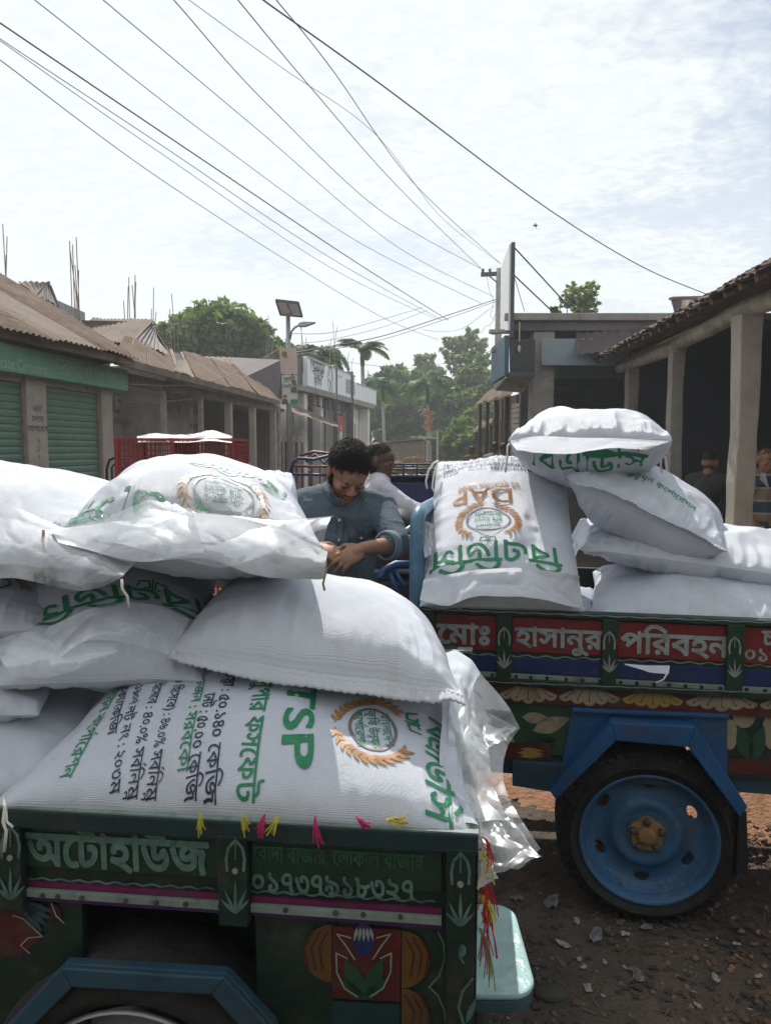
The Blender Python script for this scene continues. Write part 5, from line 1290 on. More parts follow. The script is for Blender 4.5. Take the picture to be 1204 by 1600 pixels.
def tufts(name, c, R, test, n, ln, rad, m, parent, seed, s=1.0, curly=1.0, hug=.5, k=4):
    """short tapering locks on the head ellipsoid where test(direction) holds"""
    Rn = random.Random(seed); V = []; F = []; cnt = 0
    while cnt < n:
        d = Vector((Rn.gauss(0, 1), Rn.gauss(0, 1), Rn.gauss(0, 1))).normalized()
        if not test(d): continue
        cnt += 1
        if d.z > -.15: base = Vector((0, .014, .030)) + Vector((d.x * .076, d.y * .096, d.z * .090))
        else: base = Vector((0, -.014, -.03)) + Vector((d.x * .068, d.y * .087, d.z * .096))
        nrm = d; tng = Vector((Rn.gauss(0, 1), Rn.gauss(0, 1), Rn.gauss(0, 1) - .3)); tng = (tng - nrm * tng.dot(nrm)).normalized(); bn = nrm.cross(tng)
        p = base - nrm * .004; L_ = ln * Rn.uniform(.6, 1.2); b = len(V); ph = Rn.uniform(0, 6.28); K_ = k
        for i in range(K_ + 1):
            q = i / K_; a = ph + q * 4.5 * curly; r_ = rad * (1 - q * .7)
            pt = p + nrm * L_ * (q * (1 - hug * .5 * q)) * (1 - hug * .35) + (tng * math.cos(a) + bn * math.sin(a)) * L_ * .30 * curly * q + tng * L_ * hug * q
            for j in range(3):
                t = 2.09 * j; V.append(Vector(c) + R @ ((pt + (tng * math.cos(t) + bn * math.sin(t)) * r_) * s))
        for i in range(K_):
            for j in range(3): F.append((b + i * 3 + j, b + i * 3 + (j + 1) % 3, b + (i + 1) * 3 + (j + 1) % 3, b + (i + 1) * 3 + j))
    mb = MB(); mb.add(V, F); o = mb.build(name, m, parent, True); o['kind'] = 'stuff'; return o
def eyes(T, R, s, parent, closed):
    for sx in (-1, 1):
        if closed:
            mb = MB(); mb.tube([T(sx * .018, -.092, -.003), T(sx * .030, -.0945, -.008), T(sx * .042, -.088, -.004)], .0018 * s, 5); mb.build('eyelash', HAIR, parent)
        else:
            mb = MB(); mb.ball(T(sx * .030, -.084, .002), .0095 * s, 10, 8); mb.build('eye', mat('eye_white', (.5, .47, .44), .3) if 'eye_white' not in bpy.data.materials else bpy.data.materials['eye_white'], parent, True)
            mb = MB(); mb.ball(T(sx * .030, -.0905, .001), .0045 * s, 8, 6); mb.build('iris', HAIR, parent, True)
        mb = MB(); mb.tube([T(sx * .014, -.094, .018), T(sx * .030, -.0965, .024), T(sx * .048, -.082, .020)], [.003 * s, .0035 * s, .0018 * s], 6); mb.build('eyebrow', HAIR, parent)
def human(label, base, J, headc, headR, shirt, trousers, skin=None, voxel=.006, sleeve='short', hands=None, closed=False, hair=(1500, .022, .0020, 1.0), beard=0, group=None, extra_shirt=None, wr=.004, build_=1.0):
    """J: world joints: hip_l hip_r knee_l knee_r foot_l foot_r sh_l sh_r el_l el_r wr_l wr_r neck waist chest"""
    skin = skin or SKIN
    t = thing('person', label, 'person', base, group)
    g = lambda k: Vector(J[k]); B = build_
    hp_, T = head_parts(headc, headR)
    nk = g('neck'); sk = Vector(headc) + headR @ Vector((0, .02, -.055))
    torso = [('c', (g('hip_l') + g('hip_r')) / 2, g('waist'), .115 * B, .110 * B), ('c', g('waist'), g('chest'), .112 * B, .122 * B), ('c', g('sh_l').lerp(nk, .35) - Vector((0, 0, .06)), g('sh_r').lerp(nk, .35) - Vector((0, 0, .06)), .088 * B, .088 * B), ('c', g('chest'), nk - Vector((0, 0, .05)), .12 * B, .075 * B), ('c', g('sh_l'), nk, .050, .045), ('c', g('sh_r'), nk, .050, .045)]
    body = hp_ + torso + [('c', nk, sk, .054, .050)]
    for q in 'lr':
        body += [('c', g('hip_' + q), g('knee_' + q), .080, .052), ('c', g('knee_' + q), g('foot_' + q), .052, .036), ('e', g('foot_' + q) + Vector((0, -.06, -.03)), (.042, .115, .035), None), ('c', g('sh_' + q), g('el_' + q), .050, .037), ('c', g('el_' + q), g('wr_' + q), .038, .026)]
    if hands: 
        for h in hands: body += hand(*h[:3], **(h[3] if len(h) > 3 else {}))
    fused('body', body, voxel, skin, t, 4)
    m_ = .012
    S = [(('c', p[1], p[2], p[3] + m_, p[4] + m_) if p[0] == 'c' else p) for p in torso[:4]] + [('c', g('sh_' + q), nk.lerp(g('sh_' + q), .22) + Vector((0, .012, -.004)), .068, .062) for q in 'lr'] + [('c', nk + Vector((0, .025, -.03)), nk + Vector((0, .01, -.10)), .066, .09)]
    for q in 'lr':
        e = g('el_' + q) if sleeve != 'long' else g('el_' + q)
        e2 = g('sh_' + q).lerp(g('el_' + q), .62) if sleeve == 'short' else e
        S += [('c', g('sh_' + q), e2, .064, .058)]
        if sleeve in ('rolled', 'long'):
            k = .22 if sleeve == 'rolled' else .9; w = e.lerp(g('wr_' + q), k)
            S += [('c', e, w, .056, .054 if sleeve == 'rolled' else .04)]
    if extra_shirt: S += extra_shirt
    so = fused('shirt', S, max(voxel, .006), shirt, t, 5, wr=wr, wseed=int(abs(base[0]) * 100) + 3)
    Tr = [('c', (g('hip_l') + g('hip_r')) / 2 + Vector((0, 0, .02)), (g('hip_l') + g('hip_r')) / 2, .13, .13)]
    for q in 'lr': Tr += [('c', g('hip_' + q), g('knee_' + q), .098, .075), ('c', g('knee_' + q), g('foot_' + q) + Vector((0, 0, .03)), .075, .062)]
    fused('trousers', Tr, .012, trousers, t, 4, wr=.004)
    hairline = lambda d: d.z > -.05 + .36 * max(0, -d.y) and (d.z > .25 or d.y > -.25) or (d.y > .15 and d.z > -.55)
    n, ln, rad, cur = hair
    mb = MB(); mb.ball(Vector(headc) + headR @ Vector((0, .022, .036)), (.074, .090, .086), 18, 12, headR @ Matrix.Rotation(.25, 3, 'X')); mb.build('hair_mass', HAIR, t, True) if n > 0 else None
    if n: tufts('hair', headc, headR, hairline, n, ln, rad, HAIR, t, 5, curly=cur, hug=.72)
    if beard:
        jaw = lambda d: d.z < -.18 and d.y < .25 and not (d.z > -.62 and abs(d.x) < .38 and d.y < -.6 and d.z > -.45) 
        tufts('beard', headc, headR, jaw, beard, .007, .0013, HAIR, t, 9, curly=.5, hug=.8, k=2)
        mb = MB(); mb.tube([T(-.026, -.090, -.050), T(-.012, -.100, -.043), T(0, -.102, -.042), T(.012, -.100, -.043), T(.026, -.090, -.050)], [.003, .0045, .004, .0045, .003], 6); mb.build('moustache', HAIR, t)
    eyes(T, headR, 1, t, closed)
    return t, T
def rot(p, y=0, r=0): return Matrix.Rotation(y, 3, 'Z') @ Matrix.Rotation(p, 3, 'X') @ Matrix.Rotation(r, 3, 'Y')
def at_(o, **k): return {q: (o[0] + v[0], o[1] + v[1], v[2]) for q, v in k.items()}
# man counting or peeling something between his fingers, head bowed
SHIRT = mat('blue_grey_chambray', (.082, .120, .155), .8, var=.12, vscale=30, bump=.5, bscale=120, col2=(.115, .16, .195), c2lo=.5, c2hi=.7, c2scale=5)
o = (-.19, 3.12)
J = at_(o, hip_l=(-.10, .03, .93), hip_r=(.10, .03, .93), knee_l=(-.12, 0, .50), knee_r=(.12, 0, .50), foot_l=(-.13, .02, .08), foot_r=(.13, .02, .08), waist=(-.01, .02, 1.08), chest=(-.005, .015, 1.28), neck=(.0, -.02, 1.46), sh_l=(-.180, .01, 1.405), sh_r=(.175, .0, 1.395), el_l=(-.245, -.10, 1.18), el_r=(.235, -.17, 1.262), wr_l=(-.095, -.31, 1.262), wr_r=(.105, -.335, 1.268))
hc = (o[0] + .040, o[1] - .115, 1.555); hR = rot(.72, .26, .08)
wl_, wr_ = Vector(J['wr_l']), Vector(J['wr_r'])
hands_ = [(wl_, (.95, -.25, -.12), (-.05, -.55, .8), dict(curl=(.35, .40, .5, .6), thumb=-1)), (wr_, (-.80, -.30, -.42), (.10, -.75, .65), dict(curl=(.30, .35, .45, .55), thumb=1, spread=.6))]
man, T = human('bearded man with curly black hair in a blue-grey shirt, head bowed over his hands', (o[0], o[1], 0), J, hc, hR, SHIRT, mat('dark_trousers', (.05, .05, .06), .9), voxel=.0038, sleeve='rolled', hands=hands_, closed=True, hair=(6800, .030, .0018, 1.0), beard=950, wr=.0052,
    extra_shirt=[('c', (o[0] - .10, o[1] + .0, .98), (o[0] + .10, o[1], .98), .12, .12), ('c', (o[0] - .145, o[1] + .01, 1.32), (o[0] - .10, o[1] + .01, 1.0), .085, .10), ('c', (o[0] + .13, o[1] + .01, 1.32), (o[0] + .10, o[1] + .01, 1.0), .08, .10), ('c', (o[0] - .235, o[1] - .05, 1.22), (o[0] - .17, o[1], 1.10), .055, .06)])
# collar, placket, pocket, rolled cuffs
mb = MB(); nk = Vector(J['neck'])
for sx in (-1, 1): mb.tube([nk + Vector((sx * .012, -.085, -.045)), nk + Vector((sx * .05, -.060, .005)), nk + Vector((sx * .066, .0, .030)), nk + Vector((sx * .04, .055, .045)), nk + Vector((0, .068, .048))], [.010, .014, .016, .016, .014], 8)
mb.build('collar', SHIRT, man, True)
from mathutils.bvhtree import BVHTree
_sh = [c for c in man.children if c.name.startswith('shirt')][0]
_bv = BVHTree.FromPolygons([Vector(v_.co) + man.location for v_ in _sh.data.vertices], [tuple(f.vertices) for f in _sh.data.polygons])
def front(x, z, d=.0):
    h = _bv.ray_cast(Vector((o[0] + x, 0, z)), Vector((0, 1, 0))); y = h[0].y if h[0] else o[1] - .12
    return Vector((o[0] + x, y - d, z))
def patch(name, cs, d, m=SHIRT, th=.004):
    q = decal(name, [orient_all([np.array(cs, float)])], lambda v_: np.array([tuple(front(a_, b_, d)) for a_, b_ in v_]), m, man, .012)
    md = q.modifiers.new('s', 'SOLIDIFY'); md.thickness = th; return q
patch('placket', [(-.014, 1.37), (.016, 1.37), (.014, 1.02), (-.016, 1.02)], .004)
patch('chest_pocket', [(.045, 1.30), (.135, 1.305), (.134, 1.20), (.090, 1.180), (.046, 1.195)], .003)
patch('pocket_flap', [(.042, 1.312), (.138, 1.317), (.138, 1.285), (.090, 1.265), (.042, 1.280)], .007)
for z in (1.355, 1.275, 1.20, 1.12): c_ = front(0, z, .008); mb = MB(); mb.lathe([(.006, 0), (.006, -.003), (.0001, -.003)], c_, (0, 1, 0), 10); mb.build('button', M['post'] if 'post' in M else SHIRT, man)
c_ = front(.09, 1.278, .011); mb = MB(); mb.lathe([(.005, 0), (.005, -.003), (.0001, -.003)], c_, (0, 1, 0), 10); mb.build('button', M['post'], man)
for q in 'lr':
    e, w = Vector(J['el_' + q]), Vector(J['wr_' + q]); d = (w - e).normalized(); c0 = e + d * .055
    mb = MB(); mb.lathe([(.052, -.022), (.060, -.018), (.062, 0), (.059, .018), (.050, .020)], c0, d, 20, closed=True); mb.build('rolled_cuff', mat('faded_cuff', (.16, .22, .27), .85) if q == 'l' else bpy.data.materials['faded_cuff'], man, True)
pc = thing('paper_scrap', 'tiny folded slip pinched between the bearded man\'s fingers', 'paper slip', tuple(wl_ + Vector((.13, -.04, -.03))))
mb = MB(); mb.box(wl_ + Vector((.125, -.045, -.03)), (.03, .004, .02), rz=.3, ry=.5); mb.build('slip', M['post'], pc)

# rider in a pale shirt leaning to the handlebar
o = (-.085, 5.05)
J = at_(o, hip_l=(-.02, .09, .98), hip_r=(-.02, -.09, .98), knee_l=(.30, .14, .78), knee_r=(.30, -.14, .78), foot_l=(.22, .14, .40), foot_r=(.22, -.14, .40), waist=(-.02, 0, 1.10), chest=(.02, 0, 1.28), neck=(.035, 0, 1.46), sh_l=(.03, .16, 1.39), sh_r=(.06, -.17, 1.39), el_l=(.20, .22, 1.26), el_r=(.22, -.24, 1.27), wr_l=(.40, .24, 1.18), wr_r=(.41, -.24, 1.17))
rider, _ = human('short-haired man in a pale shirt seen from the side, leaning on a cycle handlebar', (o[0], o[1], 0), J, (o[0] + .045, o[1] - .01, 1.565), rot(.15, 1.35, 0), mat('pale_lilac_shirt', (.50, .50, .56), .8, var=.1, vscale=10), mat('beige_lungi', (.42, .32, .24), .9), SKIN2, .007, 'long', [(J['wr_l'], (.9, 0, -.4), (.3, 0, .9), dict(curl=(1.2, 1.2, 1.2, 1.2), thumb=-1)), (J['wr_r'], (.9, 0, -.4), (.3, 0, .9), dict(curl=(1.2, 1.2, 1.2, 1.2), thumb=1))], hair=(3200, .016, .0024, .8))
def bystander(label, x, y, h, shirt, yaw, sk=SKIN2, lean=0, arm=.3, hr=(700, .012, .003, .5), vox=.012):
    k = h / 1.68; c, s_ = math.cos(yaw), math.sin(yaw)
    W = lambda a, b, z: (x + a * c - b * s_, y + a * s_ + b * c, z * k)
    J = dict(hip_l=W(-.10, 0, .92), hip_r=W(.10, 0, .92), knee_l=W(-.11, -.02, .5), knee_r=W(.11, -.02, .5), foot_l=W(-.12, 0, .07), foot_r=W(.12, 0, .07), waist=W(0, 0, 1.05), chest=W(0, -lean * .5, 1.25), neck=W(0, -lean, 1.43), sh_l=W(-.18, -lean, 1.37), sh_r=W(.18, -lean, 1.37), el_l=W(-.24, -lean - arm * .3, 1.10), el_r=W(.24, -lean - arm * .3, 1.10), wr_l=W(-.20, -lean - arm, .95 + arm * .3), wr_r=W(.20, -lean - arm, .95 + arm * .3))
    hd = [(J['wr_' + q], Vector(J['wr_' + q]) - Vector(J['el_' + q]), (s_ * .5, -c * .5, .6), dict(curl=(.4, .4, .5, .6), thumb=(-1 if q == 'l' else 1))) for q in 'lr']
    return human(label, (x, y, 0), J, W(0, -lean - .02, 1.56), rot(.15 + lean, yaw), shirt, mat('dim_trousers', (.06, .06, .07), .9) if 'dim_trousers' not in bpy.data.materials else bpy.data.materials['dim_trousers'], sk, vox, 'short', hd, hair=hr)[0]
cl = lambda n, c: mat(n, c, .85, var=.1, vscale=10)
p = P(773, 692, 15); bystander('passer-by with close-cropped greying hair by the rusty stall, just over the DAP sack', p.x, 15, 1.78, cl('grey_shirt', (.25, .25, .26)), math.pi - .3)
p = P(737, 697, 19); bystander('small dark-haired passer-by further down the street, left of the cropped head', p.x, 19, 1.70, cl('brown_shirt', (.16, .10, .08)), math.pi + .3)
p = P(790, 690, 13.2); bystander('figure in dark clothes in the rusty stall\'s shade, beside the cropped passer-by', p.x, 13.4, 1.75, cl('dark_shirt', (.06, .05, .07)), 2.2)
p = P(372, 700, 11.5); bystander('thin man in a white shirt standing on the veranda behind the red crates', p.x, 11.5, 1.72, cl('white_shirt', (.55, .55, .58)), -.8)
# man in a striped polo behind the thick post
p = P(1188, 720, 6.9)
st = mat('striped_polo', (.30, .22, .16), .85); N_, L_ = st.node_tree.nodes, st.node_tree.links
t_ = N_.new('ShaderNodeTexCoord'); w_ = N_.new('ShaderNodeSeparateXYZ'); L_.new(t_.outputs['Object'], w_.inputs[0]); mm = N_.new('ShaderNodeMath'); mm.operation = 'MULTIPLY'; mm.inputs[1].default_value = 4.2; L_.new(w_.outputs['Z'], mm.inputs[0])
fr_ = N_.new('ShaderNodeMath'); fr_.operation = 'FRACT'; L_.new(mm.outputs[0], fr_.inputs[0]); cr = N_.new('ShaderNodeValToRGB'); L_.new(fr_.outputs[0], cr.inputs[0]); cr.color_ramp.interpolation = 'CONSTANT'
e_ = cr.color_ramp.elements; e_[0].color = (.28, .20, .14, 1); e_[1].position = .35; e_[1].color = (.42, .40, .34, 1)
for ps_, c_ in ((.42, (.05, .07, .13, 1)), (.85, (.42, .40, .34, 1)), (.92, (.28, .20, .14, 1))): q = e_.new(ps_); q.color = c_
L_.new(cr.outputs[0], N_['Principled BSDF'].inputs['Base Color'])
polo = bystander('man in a striped polo with an open pale collar, behind the thick right post', p.x + .03, 6.9, 1.66, st, .15, SKIN, 0, .15, (1400, .016, .0025, .8), .008)
mb = MB()
for sx in (-1, 1): mb.prism([(p.x + .03 + sx * .012, 6.9 - .14, 1.28), (p.x + .03 + sx * .085, 6.9 - .115, 1.36), (p.x + .03 + sx * .07, 6.9 - .10, 1.42), (p.x + .03 + sx * .045, 6.9 - .115, 1.42)], (0, .008, 0))
mb.build('collar', mat('pale_collar', (.45, .5, .46), .8), polo)
bystander('person in a black top turning away, in the dark between the two right posts', P(1100, 740, 7.4).x, 7.4, 1.62, cl('black_top', (.02, .02, .025)), 2.3, SKIN, .10, .5, (1000, .02, .003, .8))
# ------------------------------------------------------------------ trailers
def wavy(x0, y0, x1, y1, w, amp, n=60, k=9):
    return stroke([(x0 + (x1 - x0) * i / n, y0 + (y1 - y0) * i / n + amp * math.sin(i / n * k * 6.28)) for i in range(n + 1)], w)
def motif(x, y0, y1, w):
    """painted lotus bud above a fan of leaves (photo pixels)"""
    h = y1 - y0; g = []
    for sg in (-1, 1):
        g.append(stroke([(x, y0 + .02 * h), (x + sg * w * .30, y0 + .12 * h), (x + sg * w * .40, y0 + .25 * h), (x + sg * w * .36, y0 + .40 * h)], w * .12))
    g.append(stroke([(x, y0 + .06 * h), (x, y0 + .26 * h)], w * .05))
    for a, l in ((-1.57, .42), (-1.15, .34), (-2.0, .34), (-.8, .26), (-2.35, .26)):
        g.append([leaf(x, y0 + .93 * h, l * h, w * .075, a)])
    return g
def rivets(pl, mb, pts, off, r=.006):
    for x, y in pts:
        c = pl.hit(x, y, off); mb.lathe([(r, 0), (r * .9, -.003), (r * .35, -.004), (.0001, -.002)], c, pl.n * 1, 10)

# ---- far trailer: red panels -------------------------------------------------
RTp = Plane((.13, 2.547), (math.cos(math.radians(10.8)), -math.sin(math.radians(10.8))))
o = RTp.at(.9, 0, .6)
T = thing('goods_trailer', 'blue and green goods trailer with red lettered side panels and a blue wheel', 'trailer', (o.x, o.y, 0))
S = RTp.sof; Z = RTp.zof
zt, zb = Z(951, 959), Z(951, 1071)
s0, s1 = S(655), 2.25
W = 1.08
mb = MB(); RTp.box(mb, s0, s1, Z(951, 968), zt, -.012, .045); mb.build('top_rail', M['dgreen_p'], T, bevel=.003)
mb = MB(); RTp.box(mb, s0, s1, Z(951, 1078), Z(951, 1068), -.012, .05); mb.build('lower_rail', M['dgreen_p'], T, bevel=.003)
mb = MB(); RTp.box(mb, s0, s1, Z(951, 1068), Z(951, 968), .012, .02); mb.build('side_board', M['green_p'], T)
for i, (a, b) in enumerate(((679, 775.5), (799, 940), (963, 1134), (1161, 1262), (1290, 1420))):
    mb = MB(); RTp.box(mb, S(a), S(b), Z(951, 1026), Z(951, 971), .003, .007); mb.build('red_panel', M['red_p'], T, bevel=.002)
    mb = MB(); RTp.box(mb, S(a) - .002, S(b) + .002, Z(951, 1060), Z(951, 1035), .004, .006); mb.build('blue_band', M['blue_p'], T, bevel=.002)
    mb = MB(); RTp.box(mb, S(a) - .002, S(b) + .002, Z(951, 1068), Z(951, 1061), -.004, .012); mb.build('riveted_strip', M['mint'], T, bevel=.001)
    mb = MB(); x = a + 8
    while x < b: mb.lathe([(.0065, 0), (.006, -.004), (.0001, -.005)], RTp.at(S(x), Z(951, 1064.6), -.004), RTp.n, 8); x += 27 + RNG.uniform(-4, 4)
    mb.build('rivets', M['black'], T)['kind'] = 'stuff'
for a, b in ((653, 679), (775.5, 799), (940, 963), (1134, 1161), (1262, 1290)):
    mb = MB(); RTp.box(mb, S(a), S(b), Z(951, 1072), Z(951, 967), -.014, .024)
    p = mb.build('side_post', M['green_p'], T, bevel=.003)
    if a > 660:
        x = (a + b) / 2; k = (x - 951) * .040
        flatdecal('painted_motif', RTp, motif(x, 986 + k, 1056 + k, 22), M['whitemark'], p, -.0165)
K = lambda x, y: (x, y + (x - 951) * .040)
def kline(x0, x1, y, w, amp, k): return wavy(*K(x0, y), *K(x1, y), w, amp, 60, k)
g = [kline(660, 1250, 963, 1.6, .7, 16)]
flatdecal('painted_line', RTp, g, M['whitemark'], T, -.0145)
for a, b in ((679, 775), (800, 939), (964, 1133), (1162, 1260)):
    flatdecal('painted_line', RTp, [kline(a, b, 1030.5, 1.7, 1.4, (b - a) / 30)], M['whitemark'], T, .009)
flatdecal('painted_line', RTp, [kline(700, 1250, 1073, 1.2, .5, 14)], M['whitemark'], T, -.0145)
em = lambda px: px / FPX * 2.5
text_on(RTp, 'মোঃ', 683, 1004, em(48), M['silver'], T, .0005, .030, width=em(84))
text_on(RTp, 'হাসানুর', 805, 1008, em(44), M['silver'], T, .0005, .028, width=em(134))
text_on(RTp, 'পরিবহন', 969, 1019, em(48), M['silver'], T, .0005, .028, width=em(157))
text_on(RTp, 'চা', 1190, 1008, em(34), M['silver'], T, .0005, .03)
text_on(RTp, '০১৭৪৮', 1161, 1032, em(30), M['silver'], T, .0005, .02)
# scalloped half flowers below the rail
mb = MB(); RTp.box(mb, s0, s1, Z(951, 1108), Z(951, 1078), .012, .02); mb.build('valance_board', M['redart'], T)
for i, (a, b) in enumerate(((781, 869), (874, 967), (973, 1066), (1072, 1182), (1188, 1290))):
    n = 5; c = (a + b) / 2; g = []
    for k in range(n):
        x = a + (b - a) * (k + .5) / n; w = (b - a) / n
        yy = 1079 + (x - 951) * .04; h = 25 - 6 * abs(k - 2) / 2
        t = np.linspace(0, math.pi, 9)
        pts = [(c + (x - c) * .45 - w * .25, yy)] + [(x + math.cos(math.pi - q) * w * .56, yy + h * .62 + math.sin(q) * h * .42) for q in t] + [(c + (x - c) * .45 + w * .25, yy)]
        m_ = MB(); m_.prism([RTp.hit(px, py, .0085 - .0007 * (k % 2)) for px, py in pts], RTp.n * .003)
        m_.build('painted_petal', M['ypetal'] if i == 2 else M['cream_p'], T)
        g.append(stroke([(c + (x - c) * .6, yy + 2), (x, yy + h * .75)], 1.0)); g.append([ellipse(x, yy + h * .72, 1.3, 1.6, 8)])
    flatdecal('petal_veins', RTp, g, M['redart'], T, .0065)
# under-boards with painted leaves
mb = MB(); RTp.box(mb, S(742), S(905), Z(951, 1192), Z(951, 1108), .03, .02); bl = mb.build('under_board', M['greenart'], T)
mb = MB(); RTp.box(mb, S(1135), s1, Z(951, 1205), Z(951, 1108), .03, .02); br = mb.build('under_board', M['dgreen_p'], T)
flatdecal('painted_leaf', RTp, [[leaf(832, 1142, 62, 13, -.32)], [leaf(815, 1120, 46, 9, .1)], [ellipse(795, 1168, 10, 18, 16)]], M['cream_p'], bl, .028)
flatdecal('painted_leaf', RTp, [[leaf(870, 1158, 42, 7, math.pi + .25)], [leaf(870, 1158, 50, 6, math.pi - .05)], [leaf(872, 1164, 46, 6, math.pi - .3)]], M['green_p'], bl, .0275)
flatdecal('painted_panel', RTp, [[np.array([(790, 1160), (860, 1162), (860, 1188), (790, 1186)])]], M['redart'], bl, .0270)
flatdecal('painted_leaf', RTp, [[leaf(808, 1176, 42, 4, .05)], [leaf(812, 1182, 38, 3, -.02)], [leaf(812, 1170, 38, 3, .1)]], M['ypetal'], bl, .0255)
flatdecal('painted_petal', RTp, [[ellipse(1140, 1148, 12, 24, 16)], [ellipse(1206, 1142, 16, 30, 16)], [ellipse(1162, 1118, 18, 20, 16)]], M['cream_p'], br, .028)
flatdecal('painted_petal', RTp, [[leaf(1172, 1190, 60, 13, -1.9)], [leaf(1174, 1190, 60, 13, -1.25)]], M['greenart'], br, .0265)
flatdecal('painted_panel', RTp, [[np.array([(1136, 1184), (1206, 1188), (1206, 1212), (1136, 1210)])]], M['redart'], br, .0255)
# chassis
mb = MB(); RTp.box(mb, s0 + .05, s1, Z(951, 1232), Z(951, 1200), .05, .06); mb.build('chassis_beam', M['fblue_p'], T, bevel=.004)
mb = MB(); RTp.box(mb, s0 + .05, s1, Z(951, 1232), Z(951, 1200), W - .1, .06); mb.build('chassis_beam', M['fblue_p'], T, bevel=.004)
mb = MB(); RTp.box(mb, s0, s1, zb - .045, zb, .03, W - .06); mb.build('bed_floor', M['black'], T)
mb = MB(); RTp.box(mb, s0, s1, zb - .05, zt - .02, W, .03); mb.build('far_side_board', M['green_p'], T)
mb = MB(); RTp.box(mb, s1 - .03, s1, zb - .05, zt, .02, W - .02); mb.build('tailboard', M['green_p'], T)
# blue end hoop with bars
h0, h1 = s0 - .015, 1.42
c = []
def hp(v, z): return RTp.at(h0, z, v)
pts = [hp(.03, .80), hp(.03, h1 - .06), hp(.05, h1 - .018), hp(.10, h1), hp(.85, h1), hp(.92, h1 - .02), hp(.95, h1 - .08), hp(.95, .80)]
pts = [hp(.03, .80), hp(.03, 1.1), hp(.03, h1 - .07), hp(.038, h1 - .035), hp(.06, h1 - .010), hp(.10, h1), hp(.5, h1), hp(.85, h1), hp(.91, h1 - .02), hp(.95, h1 - .08), hp(.95, .80)]
mb = MB(); mb.tube(pts, .026, 12); hoop = mb.build('end_rail', M['railblue'], T, True)
for v in (.15, .28, .42, .56, .70, .83): m_ = MB(); m_.beam(hp(v, .82), hp(v, h1 - .01), .02, .02); m_.build('end_bar', M['railblue'], T)
for z in (1.12, 1.27): m_ = MB(); m_.beam(hp(.04, z), hp(.94, z), .02, .025); m_.build('end_bar', M['railblue'], T)
mb = MB(); RTp.box(mb, h0 - .012, h0 + .012, .80, 1.08, .03, .92); mb.build('headboard', M['fblue_p'], T)
# front drawbar frame seen left of the hoop: blue curved tube rails
mb = MB(); mb.tube([P(592, 905, 2.75), P(600, 890, 2.78), P(618, 881, 2.8), P(650, 881, 2.8)], .014, 8); mb.build('front_tube', M['lblue_p'], T, True)
mb = MB(); mb.tube([P(585, 893, 2.95), P(640, 893, 2.9)], .010, 8); mb.build('front_tube', M['mint'], T, True)
mb = MB(); mb.tube([P(605, 888, 2.8), P(622, 925, 2.75)], .011, 8); mb.tube([P(614, 888, 2.8), P(632, 915, 2.75)], .008, 8); mb.build('front_tube', M['lblue_p'], T, True)
mb = MB(); mb.box(P(612, 866, 3.25), (.22, .35, .13)); mb.build('driver_seat', mat('maroon_seat', (.16, .035, .03), .5, var=.2), T, bevel=.03)
mb = MB(); mb.box(P(612, 845, 3.25), (.24, .36, .012)); mb.build('seat_trim', M['mint'], T, bevel=.004)
mb = MB(); mb.box(P(614, 895, 3.3) - Vector((0, 0, .10)), (.3, .5, .22)); mb.build('engine_cover', M['dsteel'], T, bevel=.02)

